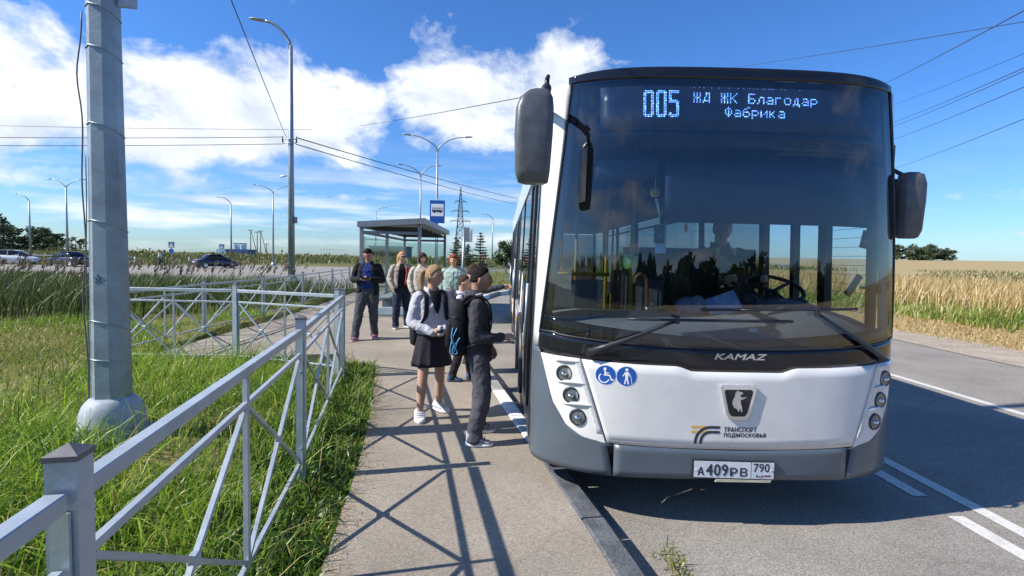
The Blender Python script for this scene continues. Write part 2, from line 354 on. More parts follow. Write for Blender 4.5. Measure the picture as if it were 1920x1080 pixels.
def asphalt_mat(name, c1, c2, grit=110, cracks=True, spk=.5):
    m, nt, b = newmat(name); N = nt.nodes.new; L = nt.links.new
    tc = N('ShaderNodeTexCoord')
    big = N('ShaderNodeTexNoise'); big.inputs['Scale'].default_value = .9; big.inputs['Detail'].default_value = 7; big.inputs['Roughness'].default_value = .6; L(tc.outputs['Object'], big.inputs[0])
    r = N('ShaderNodeValToRGB'); e = r.color_ramp.elements; e[0].position = .3; e[0].color = (*c1, 1); e[1].position = .7; e[1].color = (*c2, 1); L(big.outputs[0], r.inputs[0])
    v = N('ShaderNodeTexVoronoi'); v.inputs['Scale'].default_value = grit; L(tc.outputs['Object'], v.inputs[0])
    hv = N('ShaderNodeSeparateColor'); L(v.outputs['Color'], hv.inputs[0])
    st = N('ShaderNodeValToRGB'); e = st.color_ramp.elements; e[0].position = 0; e[0].color = (1-spk,)*3+(1,); e[1].position = 1; e[1].color = (1+spk*1.3, 1+spk*1.25, 1+spk*1.15, 1); q = e.new(.55); q.color = (1, 1, 1, 1); L(hv.outputs[0], st.inputs[0])
    mx = N('ShaderNodeMix'); mx.data_type = 'RGBA'; mx.blend_type = 'MULTIPLY'; mx.inputs[0].default_value = 1; L(r.outputs[0], mx.inputs[6]); L(st.outputs[0], mx.inputs[7]); last = mx.outputs[2]
    if cracks:
        w = N('ShaderNodeTexNoise'); w.inputs['Scale'].default_value = 1.3; w.inputs['Detail'].default_value = 5; L(tc.outputs['Object'], w.inputs[0])
        ad = N('ShaderNodeMix'); ad.data_type = 'RGBA'; ad.blend_type = 'ADD'; ad.inputs[0].default_value = .5; L(tc.outputs['Object'], ad.inputs[6]); L(w.outputs['Color'], ad.inputs[7])
        vc = N('ShaderNodeTexVoronoi'); vc.feature = 'DISTANCE_TO_EDGE'; vc.inputs['Scale'].default_value = .23; L(ad.outputs[2], vc.inputs[0])
        cr = N('ShaderNodeValToRGB'); e = cr.color_ramp.elements; e[0].position = .0; e[0].color = (.6, .58, .55, 1); e[1].position = .004; e[1].color = (1, 1, 1, 1); L(vc.outputs[0], cr.inputs[0])
        m3 = N('ShaderNodeMix'); m3.data_type = 'RGBA'; m3.blend_type = 'MULTIPLY'; m3.inputs[0].default_value = .28; L(last, m3.inputs[6]); L(cr.outputs[0], m3.inputs[7]); last = m3.outputs[2]
    L(last, b.inputs['Base Color']); b.inputs['Roughness'].default_value = .88; b.inputs['Specular IOR Level'].default_value = .25
    bp = N('ShaderNodeBump'); bp.inputs['Strength'].default_value = .55; bp.inputs['Distance'].default_value = .006; L(v.outputs['Distance'], bp.inputs['Height']); L(bp.outputs[0], b.inputs['Normal'])
    return m
M_['ground'] = ground_mat(); M_['lawn'] = lawn_mat()
M_['walk'] = asphalt_mat('pavement_asphalt', (.24, .203, .16), (.37, .318, .253), 190, True, .30)
M_['road'] = asphalt_mat('road_asphalt', (.215, .195, .168), (.32, .29, .25), 150, True, .32)
M_['paint'] = mat('road_paint', (.52, .50, .45), .7, 0, .1, 9, .2, 90, col2=(.66, .64, .58), spray=.18)
M_['shoulder'] = mat('shoulder_dirt', (.30, .24, .17), .95, 0, .2, 1.6, .5, 30, col2=(.42, .35, .26), spray=.3)
M_['kerb_white'] = mat('kerb_white', (.55, .55, .53), .8, 0, .2, 7, .3, 50, col2=(.74, .73, .70), spray=.15)
M_['kerb_dark'] = mat('kerb_dark', (.055, .06, .068), .8, 0, .3, 7, .35, 50, col2=(.12, .125, .13), spray=.3)
M_['kerb_grey'] = mat('kerb_grey', (.20, .195, .185), .85, 0, .2, 6, .3, 50, col2=(.33, .32, .30), spray=.3)

def ground():
    na, radii = 128, np.concatenate([[0.0], np.geomspace(1.5, 3500, 90)])
    vs = []; fs = []
    for r in radii:
        for k in range(na):
            a = 2*PI*k/na; x, y = r*math.sin(a), r*math.cos(a); vs.append((x, y, float(ground_z(x, y))))
    for i in range(len(radii)-1):
        for k in range(na): fs.append((i*na+k, (i+1)*na+k, (i+1)*na+(k+1) % na, i*na+(k+1) % na))
    o = MB().add(vs, fs, 0, True).build('ground', M_['ground'], kind='structure'); recalc(o)
    if sum(p.normal.z for p in o.data.polygons) < 0: o.data.flip_normals()
ground()
ROAD = [(9.7, -40), (9.7, 62), (70, 62), (70, 80), (0, 82), (-20, 92), (-36, 74), (-42, 58), (-75, 46), (-75, 31), (-26.8, 31), (-19.5, 27.4), (-8.5, 23), (-6.6, 30), (-4.5, 44), (.6, 52), (.6, 24.5), (-2, 20), (-2, -40)]
sheet('road', ROAD, 0.0, M_['road'])
sheet('road_shoulder', [(9.0, -40), (9.35, 5), (9.05, 9), (9.3, 14), (9.1, 22), (9.3, 40), (9.1, 60), (11.2, 60), (11.0, 30), (10.3, 16), (10.9, 11), (10.5, 6), (10.8, -40)], .012, M_['shoulder'])
WALK_R = [(1.0, -1.0), (.80, 1.0), (.59, 2.43), (.49, 3.03), (.34, 3.8), (.12, 4.81), (-.08, 5.87), (-.24, 6.82), (-.45, 7.84), (-.66, 9.2), (-.85, 11), (-1.0, 14), (-1.05, 18), (-.95, 20.4), (-.4, 23.2), (.15, 24.7), (.2, 27)]
WALK_L = [(-.5, -1.0), (-.66, 1.0), (-.83, 2.2), (-.98, 3.31), (-1.1, 4.07), (-1.42, 5.67), (-1.77, 7.21), (-2.2, 7.75), (-2.62, 8.0), (-3.1, 7.9), (-3.91, 7.45), (-5.2, 7.35), (-5.30, 9), (-5.32, 12), (-5.6, 15), (-5.9, 18.5), (-6.3, 22), (-3, 25), (-1, 27)]
WALK = WALK_R + WALK_L[::-1]
o = sheet('pavement', WALK, .150, M_['walk'])
def slab_edge():
    import bmesh
    bm = bmesh.new(); bm.from_mesh(o.data); e = [q for q in bm.edges if q.is_boundary]; r = bmesh.ops.extrude_edge_only(bm, edges=e)
    for v in r['geom']:
        if isinstance(v, bmesh.types.BMVert): v.co.z = -.04
    bmesh.ops.recalc_face_normals(bm, faces=bm.faces); bm.to_mesh(o.data); bm.free()
slab_edge()
def kerbs():
    P = [Vector((x, y, 0)) for x, y in WALK_R]; D = [0.0]
    for a, b in zip(P[:-1], P[1:]): D.append(D[-1]+(b-a).length)
    def along(s): return Vector((float(np.interp(s, D, [p.x for p in P])), float(np.interp(s, D, [p.y for p in P])), 0))
    mb = MB(); W = .16; s = 0.0; r = random.Random(3)
    while s < D[-1]-.3:                                        # one stone after another, a finger-wide joint between
        L = min(1.0, D[-1]-s); dz = r.uniform(-.003, .003); dx = r.uniform(-.004, .004); k = 4; prof = [(-.002, .05), (.0, .152+dz), (.012, .164+dz), (W-.03, .164+dz), (W-.008, .146+dz), (W, .0), (W-.01, -.05)]; vs = []
        for q in range(k+1):
            t = s+.006+(L-.012)*q/k; a = along(t); d = (along(min(t+.15, D[-1]))-along(max(t-.15, 0))).normalized(); n = Vector((d.y, -d.x, 0)); vs += [a+n*(c+dx)+Vector((0, 0, z)) for c, z in prof]
        m = len(prof); y = along(s+L/2).y
        mi = 0 if 3.75 < y < 6.0 else 2 if y > 3.75 else 1
        if y > 8.6: mi = 0 if int(y/2.0) % 2 == 0 else 2
        fs = [(q*m+j, q*m+j+1, (q+1)*m+j+1, (q+1)*m+j) for q in range(k) for j in range(m-1)]+[tuple(range(m)), tuple(k*m+j for j in range(m))[::-1]]
        mb.add(vs, fs, mi); s += L
    o = mb.build('kerb', [M_['kerb_white'], M_['kerb_dark'], M_['kerb_grey']], kind='structure'); recalc(o)
    mb = MB(); W0 = WALK_R                                     # mortar bed below the joints
    mb.add([(x, y, .10) for x, y in W0]+[(x+.15, y, .10) for x, y in W0], [(i, i+1, len(W0)+i+1, len(W0)+i) for i in range(len(W0)-1)]); o = mb.build('kerb_bed', M_['kerb_dark'], kind='structure'); recalc(o)
kerbs()
def markings():
    def line(x0, x1, y0, y1, z=.004):
        n = max(2, int((y1-y0)/1.5)); L = [(x0+.006*math.sin(3.1*i), y0+(y1-y0)*i/n) for i in range(n+1)]; R_ = [(x1+.006*math.sin(2.3*i+1), y0+(y1-y0)*i/n) for i in range(n+1)]
        return R_ + L[::-1]
    sheet('road_marking', line(3.34, 3.45, -10, 44), .004, M_['paint'])
    sheet('road_marking', line(3.08, 3.19, -10, 3.36), .004, M_['paint'])
    for y in (3.66, 7.9, 11.9, 15.9, 19.9): sheet('road_marking', line(3.08, 3.19, y, y+2.4), .004, M_['paint'])
    sheet('road_marking', line(6.10, 6.22, -12, 56), .004, M_['paint'])
markings()

POLE = (-3.03, 4.0)
def lawn_z(x, y):
    x = np.asarray(x, float); y = np.asarray(y, float)
    e = np.interp(y, [p[1] for p in WALK_L[:7]], [p[0] for p in WALK_L[:7]])       # pavement edge at this y
    d = np.where(y < 7.4, e-x, 2.0)
    z = .11 + .10*smooth(.3, 1.8, d) + .035*wob(x, y, 1.1)*smooth(.2, .9, d)
    z = z + .04*np.exp(-((x-POLE[0])**2+(y-POLE[1])**2)/1.2)
    z = np.where(in_poly(x, y, WALK), .02, z)
    edge = np.interp(x, [-60, -26.8, -19.5, -8.5, -6.3], [31, 31, 27.4, 23, 23])
    z = np.where((x > -6.4) & (y > 7.3) & ~in_poly(x, y, WALK), np.where((x < -5.2) & (y < 22), z, -.05), z)
    return np.where(y > edge-.7, -.05, z)
def lawn():
    xs = np.concatenate([np.linspace(-60, -12, 40), np.linspace(-11.7, -.3, 115)]); ys = np.concatenate([np.linspace(-4, 9, 110), np.linspace(9.3, 32, 60)])
    X, Y = np.meshgrid(xs, ys); Z = lawn_z(X, Y); e = np.interp(Y, [p[1] for p in WALK_L[:7]], [p[0] for p in WALK_L[:7]])
    Z = np.where((Y < 7.4) & (X > e), .02, Z)
    nx, ny = len(xs), len(ys); vs = list(zip(X.ravel(), Y.ravel(), Z.ravel()))
    fs = [(j*nx+i, j*nx+i+1, (j+1)*nx+i+1, (j+1)*nx+i) for j in range(ny-1) for i in range(nx-1)]
    MB().add(vs, fs, 0, True).build('lawn_ground', M_['lawn'], kind='structure')
lawn()

# ------------------------------------------------------------------ grass, reeds, weeds (nobody could count them)
def blades(name, P, h, w, m, lean=.5, wind=None, kind='stuff', parent=None, plume=None, stiff=.55):
    """P (N,3) roots, h heights, w widths; each blade a bent 3-segment strip with its own tint"""
    N = len(P); az = rng.uniform(0, 2*PI, N); d = np.stack([np.cos(az), np.sin(az)], 1)
    if wind is not None: d = d*.6 + np.array(wind)[None]; d /= np.linalg.norm(d, axis=1)[:, None]
    face = rng.uniform(0, 2*PI, N); s = np.stack([np.cos(face), np.sin(face), np.zeros(N)], 1)*(w/2)[:, None]
    ln = np.abs(rng.normal(lean, lean*.45, N))
    D = np.concatenate([d, np.zeros((N, 1))], 1)
    def at(t):                                                   # bend grows with t
        off = D*(h*ln*t**2)[:, None]; z = h*t*np.sqrt(np.clip(1-(ln*t)**2*stiff, .12, 1)); o = P+off; o = o.copy(); o[:, 2] += z; return o
    a, b, c = at(0.42), at(.76), at(1.0)
    V = np.stack([P-s, P+s, a-s*.85, a+s*.85, b-s*.5, b+s*.5, c], 1).reshape(-1, 3)
    base = (np.arange(N)*7)[:, None]
    F4 = np.concatenate([base+np.array([[0, 1, 3, 2]]), base+np.array([[2, 3, 5, 4]])], 1).reshape(-1, 4)
    F3 = (base+np.array([[4, 5, 6]])).reshape(-1, 3)
    loops = np.concatenate([F4.ravel(), F3.ravel()]); starts = np.concatenate([np.arange(len(F4))*4, len(F4)*4+np.arange(len(F3))*3])
    me = bpy.data.meshes.new(name); me.vertices.add(len(V)); me.vertices.foreach_set('co', V.ravel().astype(np.float32))
    me.loops.add(len(loops)); me.loops.foreach_set('vertex_index', loops.astype(np.int32)); me.polygons.add(len(starts)); me.polygons.foreach_set('loop_start', starts.astype(np.int32))
    me.update(calc_edges=True); me.materials.append(m)
    at_ = me.attributes.new('tint', 'FLOAT', 'POINT'); t = np.clip(rng.normal(.48, .27, N), 0, 1); at_.data.foreach_set('value', np.repeat(t, 7).astype(np.float32))
    o = bpy.data.objects.new(name, me); COL.objects.link(o)
    if kind: o['kind'] = kind
    if parent: o.parent = parent
    return o
def scatter(n, x0, x1, y0, y1, keep=None, clump=0.0, zf=None):
    x = rng.uniform(x0, x1, n); y = rng.uniform(y0, y1, n)
    if clump: x = x+rng.normal(0, clump, n)*np.sign(np.sin(17*x)); 
    k = np.ones(n, bool) if keep is None else keep(x, y)
    x, y = x[k], y[k]; z = (zf or lawn_z)(x, y); return np.stack([x, y, z], 1)
M_['grass'] = leafmat('grass_green', [(.03, .08, .008), (.13, .25, .018), (.27, .41, .04), (.48, .52, .10)], .44, 1.5)
M_['verge_leaf'] = leafmat('verge_leaf', [(.02, .05, .007), (.05, .11, .014), (.10, .19, .03), (.22, .30, .06)], .35, 1.6)
M_['grass_short'] = leafmat('grass_short', [(.09, .13, .016), (.20, .24, .035), (.33, .31, .08), (.44, .36, .15)], .35, .8)
M_['reed'] = leafmat('reed_leaf', [(.022, .040, .012), (.05, .08, .020), (.095, .13, .035), (.17, .18, .06)], .3, .5)
M_['plume'] = leafmat('reed_plume', [(.07, .058, .045), (.12, .095, .075), (.18, .14, .10)], .3, .5)
M_['straw'] = leafmat('straw', [(.22, .13, .045), (.42, .28, .10), (.58, .42, .18), (.68, .53, .27)], .35, .35)
M_['reed_right'] = leafmat('verge_green', [(.09, .15, .018), (.19, .27, .04), (.32, .34, .08), (.46, .40, .16)], .35, .35)
M_['weed'] = leafmat('weed_bank', [(.075, .10, .028), (.12, .14, .04), (.18, .18, .06), (.26, .21, .09)], .25, .05)
def edge_x(y): return np.interp(y, [p[1] for p in WALK_L[:7]], [p[0] for p in WALK_L[:7]])
def vegetation():
    # lush long grass round the pole and the fence
    def lush(x, y):
        ok = (x < edge_x(y)-.02*rng.random(len(x))+.06*wob(x, y, 3)) & (y < 7.35+.15*wob(x, y, 2))
        f = smooth(-4.9, -3.5, x+.35*wob(y, x, 1.2)+.12*(y-3)) * (0.35+.65*smooth(-.55, .3, wob(x, y, 2.1)))
        return ok & (rng.random(len(x)) < f)
    P = scatter(88000, -7, -.5, .2, 7.5, lush); n = len(P)
    e = edge_x(P[:, 1])-P[:, 0]
    h = (.09+.22*rng.random(n)**1.4)*(.5+.5*smooth(.1, .9, e))*(.55+.75*smooth(-.5, .6, wob(P[:, 0], P[:, 1], 2.3)))*(.85+.3*smooth(-.4, .6, wob(P[:, 0]+3, P[:, 1], 5.5)))
    half = rng.random(n) < .5
    blades('lush_grass', P[half], h[half], rng.uniform(.005, .013, half.sum()), M_['grass'], .80, (.45, -.25)); blades('lush_grass', P[~half], h[~half]*.85, rng.uniform(.004, .011, (~half).sum()), M_['grass'], .85)
    # a few long arching blades standing over the rest
    P = scatter(2600, -6, -1.3, .6, 7, lush); n = len(P)
    blades('tall_grass', P, rng.uniform(.35, .62, n), rng.uniform(.005, .009, n), M_['grass'], .75, (.3, -.3))
    # dead stalks among the green, dry bits blown onto the paving edge and the gutter
    P = scatter(1500, -6, -1.0, .6, 7.2, lush); n = len(P)
    blades('dry_stalks', P, rng.uniform(.12, .42, n), rng.uniform(.004, .009, n), M_['straw'], .9, (.4, -.2))
    y = rng.uniform(1.6, 7.2, 900); x = edge_x(y)+np.abs(rng.normal(0, .07, 900)); blades('dry_bits', np.stack([x, y, np.full(900, .152)], 1), rng.uniform(.015, .05, 900), rng.uniform(.002, .005, 900), M_['straw'], 1.0, stiff=.97)
    y = rng.uniform(2.0, 8, 500); x = np.interp(y, [q[1] for q in WALK_R], [q[0] for q in WALK_R])+.17+np.abs(rng.normal(0, .05, 500)); blades('gutter_bits', np.stack([x, y, np.full(500, .002)], 1), rng.uniform(.01, .04, 500), rng.uniform(.002, .005, 500), M_['straw'], 1.0, stiff=.97)
    # low broad leaved weeds along the pavement edge
    P = scatter(26000, -2.6, -.5, 1.4, 7.4, lambda x, y: (edge_x(y)-x < .75+.2*wob(x, y, 3)) & (edge_x(y)-x > -.03-.05*wob(x, y, 5)) & (rng.random(len(x)) < .35+.65*smooth(-.3, .5, wob(x, y, 4.5)))); n = len(P)
    blades('verge_weeds', P, rng.uniform(.04, .14, n), rng.uniform(.012, .026, n), M_['verge_leaf'], .7)
    # short yellowing grass further left
    P = scatter(80000, -16, -3.4, 1.0, 11, lambda x, y: ~in_poly(x, y, WALK) & (rng.random(len(x)) < (.25+.75*smooth(-.5, .35, wob(x, y, .9))))); n = len(P)
    blades('short_grass', P, rng.uniform(.04, .11, n), rng.uniform(.006, .013, n), M_['grass_short'], .6)
    P = scatter(9000, -9.5, -5.4, 7.4, 12.5, lambda x, y: ~in_poly(x, y, WALK) & (wob(x, y, 1.6) > .15)); n = len(P)
    blades('green_clumps', P, rng.uniform(.10, .26, n), rng.uniform(.006, .012, n), M_['grass'], .6)
    # reeds beyond the fence
    def reedy(x, y):
        edge = np.interp(x, [-60, -26.8, -19.5, -8.5, -6.3], [31, 31, 27.4, 23, 23])
        return (y < edge-1.2) & (y > 10.4+.5*wob(x, y, .8)+np.maximum(0, x+8.5)*1.2) & (x < -6.1) & (rng.random(len(x)) < .45+.55*smooth(-.5, .4, wob(x, y, .7)))
    P = scatter(42000, -34, -6.0, 10, 29, reedy); n = len(P)
    blades('reed_bed', P, rng.uniform(.6, 1.0, n)*np.interp(P[:, 1], [10, 12, 15, 20, 28], [.85, 1.0, .95, .66, .42])*np.interp(P[:, 0], [-20, -9], [1.0, 1.12]), rng.uniform(.012, .028, n), M_['reed'], .45, (.5, .1))
    P = scatter(800, -24, -6.2, 11.0, 17.0, reedy); n = len(P); hh = rng.uniform(.95, 1.3, n)
    blades('reed_stalks', P, hh, np.full(n, .012), M_['reed'], .28, (.6, .1))
    Q = np.repeat(P, 9, 0); hq = np.repeat(hh, 9); k = rng.uniform(.0, .22, len(Q)); Q[:, 2] += hq*.86+k*.6; Q[:, 0] += hq*.12+k*.35; Q[:, 1] += rng.normal(0, .02, len(Q))+hq*.02
    blades('reed_plumes', Q, rng.uniform(.07, .16, len(Q)), rng.uniform(.012, .03, len(Q)), M_['plume'], .8, (.8, .1))
    # right hand verge: trodden dry litter, green strip, tall dry reeds
    P = scatter(52000, 9.3, 16.5, 5, 42, lambda x, y: (x > 10.2+.5*wob(x, y, .7)) & (rng.random(len(x)) < 14/np.maximum(y, 14)), 0, ground_z); n = len(P)
    blades('dry_litter', P, rng.uniform(.06, .18, n), rng.uniform(.010, .022, n), M_['straw'], .95, None, stiff=.85)
    P = scatter(60000, 12.2, 17.5, 8, 75, lambda x, y: (x > 12.7+.45*wob(x, y, .6)) & (rng.random(len(x)) < .4+.6*smooth(-.4, .4, wob(x, y, .9))), 0, ground_z); n = len(P)
    blades('verge_green', P, rng.uniform(.25, .62, n)*(.6+.4*smooth(12.7, 14.5, P[:, 0])), rng.uniform(.02, .045, n), M_['reed_right'], .4, (.3, -.3))
    P = scatter(60000, 13.6, 27, 8, 110, lambda x, y: (x > 14.3+.9*wob(x, y, .5)) & (rng.random(len(x)) < np.clip(26/np.maximum(y, 20), .3, 1)), 0, ground_z); n = len(P)
    blades('dry_reeds', P, rng.uniform(.75, 1.30, n), rng.uniform(.018, .04, n), M_['straw'], .30, (.5, -.1))
    P = scatter(16000, 30, 150, 22, 150, lambda x, y: (np.hypot(x, y) > 62) & (np.hypot(x, y) < 120+15*wob(x, y, .05)) & (wob(x, y, .06) > -.3), 0, ground_z); n = len(P)
    blades('field_weeds', P, rng.uniform(.25, .6, n), rng.uniform(.08, .2, n), M_['weed'], .4)
    # weedy bank beyond the far road
    def bank(x, y):
        far = np.interp(x, [-75, -42, -36, -20, 0, 70], [48, 60, 76, 94, 84, 82]); return (y > far+1.0) & (rng.random(len(x)) < .5+.5*smooth(-.6, .4, wob(x, y, .12)))
    P = scatter(52000, -150, 60, 46, 175, bank, 0, ground_z); n = len(P)
    blades('weed_bank', P, rng.uniform(.5, 1.15, n)*(.8+.5*smooth(-.2, .7, wob(P[:, 0], P[:, 1], .09)))*(1+.15*smooth(80, 150, P[:, 1])), rng.uniform(.06, .22, n), M_['weed'], .35)
    # grass island between the bay and the far road
    P = scatter(16000, -4.5, .55, 25.5, 51, lambda x, y: (x > np.interp(y, [25, 44, 52], [-2.5, -4, .4])), 0, lambda x, y: np.full(len(x), .05)); n = len(P)
    blades('island_grass', P, rng.uniform(.15, .55, n), rng.uniform(.02, .05, n), M_['grass_short'], .5)
    # weeds in the kerb joint by the bus
    P = np.stack([rng.normal(.98, .035, 60), rng.normal(2.75, .10, 60), np.full(60, .002)], 1)
    blades('kerb_weeds', P, rng.uniform(.04, .11, 60), rng.uniform(.006, .012, 60), M_['grass_short'], .7)
sheet('traffic_island', [(.55, 27.2), (.55, 51.5), (-4.2, 43.5), (-6.0, 30), (-5.5, 25), (-3, 25.2), (-1, 27.2)], .05, M_['lawn'])
vegetation()

# ------------------------------------------------------------------ fences
def fence_run(name, label, posts, group=None, ext=None, cells=2, zt=1.175, z2=1.02, zb=.27, ph=1.28, pw=.06, top=.042, thin=.024, cap='cap'):
    """posts: list of (x,y); top rail, second rail, bottom rail, mid upright and a cross in each half of a bay"""
    r = thing(name, label, 'fence', (*posts[0], 0), 0, group)
    R = M_['rail']
    for (x, y) in posts:
        d = Vector((posts[-1][0]-posts[0][0], posts[-1][1]-posts[0][1], 0)).normalized(); Rm = Matrix((Vector((d.y, -d.x, 0)), d, Vector((0, 0, 1)))).transposed()
        p = MB().box((x, y, ph/2+.02), (pw, pw, ph-.06), Rm).build('post', M_['rail'], r, world=True)
        c = MB(); hw = pw/2+.003; t = [Rm @ Vector((a*hw, b*hw, 0)) for a, b in ((-1, -1), (1, -1), (1, 1), (-1, 1))]; o = Vector((x, y, ph-.012))
        c.add([q+o+Vector((0, 0, -.012)) for q in t]+[q+o for q in t]+[o+Vector((0, 0, .020))], [(0, 1, 5, 4), (1, 2, 6, 5), (2, 3, 7, 6), (3, 0, 4, 7), (4, 5, 8), (5, 6, 8), (6, 7, 8), (7, 4, 8), (3, 2, 1, 0)])
        c.build('post_cap', M_[cap], p, world=True)
    segs = list(zip(posts[:-1], posts[1:]))
    if ext: segs = [(ext, posts[0])] + segs
    for (a, b) in segs:
        A, B = Vector((*a, 0)), Vector((*b, 0)); d = (B-A).normalized(); g = pw/2+.016; A2, B2 = A+d*g, B-d*g
        up = lambda z: Vector((0, 0, z)); mb = MB()
        mb.bar(A2+up(zt), B2+up(zt), top, top, bev=.003)
        mb.build('top_rail', R, r, world=True)
        mb = MB(); e = thin
        mb.bar(A2+up(z2), B2+up(z2), e, e, bev=.002); mb.build('middle_rail', R, r, world=True)
        mb = MB(); mb.bar(A2+up(zb), B2+up(zb), e, e, bev=.002); mb.build('bottom_rail', R, r, world=True)
        n = Vector((d.y, -d.x, 0)); bay = (B2-A2)
        M = A2+bay*.5
        MB().bar(M+up(zb+e/2), M+up(zt-top/2), e*.95, e*.95).build('upright', R, r, world=True)
        for k in range(cells):
            p, q = A2+bay*(k/cells), A2+bay*((k+1)/cells); s = d*.02; c = (p+q)/2; zc = (zb+z2)/2
            x1 = MB().bar(p+s+up(zb+.02), q-s+up(z2-.02), e*.9, e*.82, bev=.002)
            x1.build('diagonal', R, r, world=True)
            off = n*.0015
            MB().box(c+up(zc), (e*1.35, .05, .05), Matrix((n, d, Vector((0, 0, 1)))).transposed(), bev=.006).build('joint_plate', R, r, world=True)
            for (u, v) in ((p+s+up(z2-.02), c+up(zc)+(p-c).normalized()*.012+up(.01)), (c+up(zc)-(p-c).normalized()*.012-up(.01), q-s+up(zb+.02))):
                MB().bar(u+off, v+off, e*.88, e*.8, bev=.002).build('diagonal', R, r, world=True)
        for P_, sg in ((A, 1), (B, -1)):                        # welded bracket strip with two bolts on each post
            br = MB().bar(P_+d*sg*(pw/2+.005)+up(zb-.06), P_+d*sg*(pw/2+.005)+up(zt-top/2-.004), .04, .007).build('bracket', M_['galv'], r, world=True)
            bb = MB()
            for zz in (zb+.10, z2-.12):
                MB().tube([P_+d*sg*(pw/2+.008)+n*.006+up(zz), P_+d*sg*(pw/2+.024)+n*.006+up(zz)], .008, 6).build('bolt', M_['galv'], br, world=True)
    return r
NEAR = [(-.92, 1.09), (-1.37, 3.50), (-2.02, 6.50)]
fence_run('pavement_fence', 'pale grey crossed-bar railing running up the pavement edge past the base of the thick pole', NEAR, 'railings of the bus stop', ext=(-.45, -1.42))
fence_run('cross_fence', 'pale grey crossed-bar railing set across the lawn behind the thick pole', [(-2.10, 6.56), (-3.68, 7.12), (-5.38, 7.12)], 'railings of the bus stop')
fence_run('plaza_fence', 'pale grey crossed-bar railing in front of the reeds, running away to the tall lamp post', [(-5.42, 7.2), (-5.52, 9.55), (-5.55, 11.95), (-5.85, 15.1), (-6.25, 18.9), (-6.6, 22.2)], 'railings of the bus stop', zt=1.10, z2=.98, zb=.30, ph=1.19, top=.034, cells=2)
fence_run('island_fence', 'distant grey railing on the grass between the waiting bus and the shelter', [(-3.4, 29.5), (-1.6, 30.2), (.2, 31.0)], 'railings of the bus stop', zt=1.15, z2=1.0, zb=.25, ph=1.2, cells=3)

# ------------------------------------------------------------------ thick pole at the left
def thick_pole():
    x, y = POLE; t = thing('power_pole', 'thick eight-sided zinc pole with a pale concrete foot in the long grass', 'pole', (x, y, 0))
    ang = math.radians(29.5); rg = []
    for z, r in ((.44, .132), (2.2, .116), (4.2, .100), (9.0, .072)):
        rg.append([Vector((x+r*math.cos(ang+2*PI*k/8), y+r*math.sin(ang+2*PI*k/8), z)) for k in range(8)])
    MB().loft(rg, smooth=False).build('shaft', M_['pole'], t, world=True)
    f = MB(); rg = []
    for z, r in ((.0, .36), (.27, .285), (.31, .235), (.33, .225), (.44, .215), (.50, .195), (.54, .165), (.565, .138)):
        rg.append([Vector((x+r*math.cos(ang+2*PI*k/16)*(1+.03*math.sin(3*k)), y+r*math.sin(ang+2*PI*k/16), z)) for k in range(16)])
    f.loft(rg).build('concrete_foot', mat('foot_paint', (.34, .38, .42), .6, 0, .12, 5, .15, 30), t, world=True)
    for z in (.85, 1.12, 1.88, 2.60, 3.16, 3.46):
        r = np.interp(z, [.44, 2.2, 4.2], [.132, .116, .100])+.004
        tilt = .05 if z > 1 else .02
        ring = [Vector((x+r*math.cos(ang+2*PI*k/8), y+r*math.sin(ang+2*PI*k/8), z+tilt*math.cos(2*PI*k/8+2.6)*r/.14)) for k in range(9)]
        MB().tube(ring, .0045, 5, cap=False).build('steel_band', M_['galv'], t, world=True)
    pts = [Vector((x-float(np.interp(.5+2.95*q, [.44, 2.2, 4.2], [.132, .116, .100]))-.004+.006*math.sin(6*q), y-.06, .5+2.95*q)) for q in np.linspace(0, 1, 40)]
    pts = [p+Vector((-.040*math.exp(-((p.z-3.0)/.22)**2)-.035*math.exp(-((p.z-1.3)/.3)**2)-.02*math.exp(-((p.z-2.2)/.3)**2), 0, 0)) for p in pts]
    MB().tube(pts, .0055, 6).build('cable', mat('grey_cable', (.10, .105, .11), .6), t, world=True)
    pts = [Vector((x-float(np.interp(.5+1.9*q, [.44, 2.2, 4.2], [.132, .116, .100]))+.012+.006*math.sin(9*q), y-.075, .5+1.9*q)) for q in np.linspace(0, 1, 24)]
    MB().tube(pts, .004, 6).build('cable', mat('grey_cable_thin', (.13, .135, .14), .6), t, world=True)
    # little five-pointed star scratched on the shaft
    st = []
    for k in (0, 2, 4, 1, 3, 0): a = PI/2+2*PI*k/5; st.append((math.cos(a), math.sin(a)))
    c = Vector((x+.02, y, 1.48)); fx = Vector((.79, .61, 0)); nrm = Vector((.61, -.79, 0)).normalized(); fx = Vector((.79, .61, 0))
    # sits on the flat facing the camera
    ap = .1225*math.cos(PI/8)
    am = ang+2*PI*(5.5)/8; nrm = Vector((math.cos(am), math.sin(am), 0)); fx = Vector((-nrm.y, nrm.x, 0))
    P = [c*0+Vector((x, y, 1.48))+nrm*(ap+.002)+fx*(a*.036-.012)+Vector((0, 0, b*.038)) for a, b in st]
    MB().tube(P, .0016, 4, cap=True, smooth=False).build('star_mark', M_['dark'], t, world=True)
    # back of a small sign high on the pole
    s = MB().box((x+.168, y+.02, 3.87), (.13, .02, .70), Matrix.Rotation(math.radians(8), 3, 'Z'), bev=.004).build('sign_plate', mat('sign_back', (.42, .42, .46), .5, .3), t, world=True)
thick_pole()
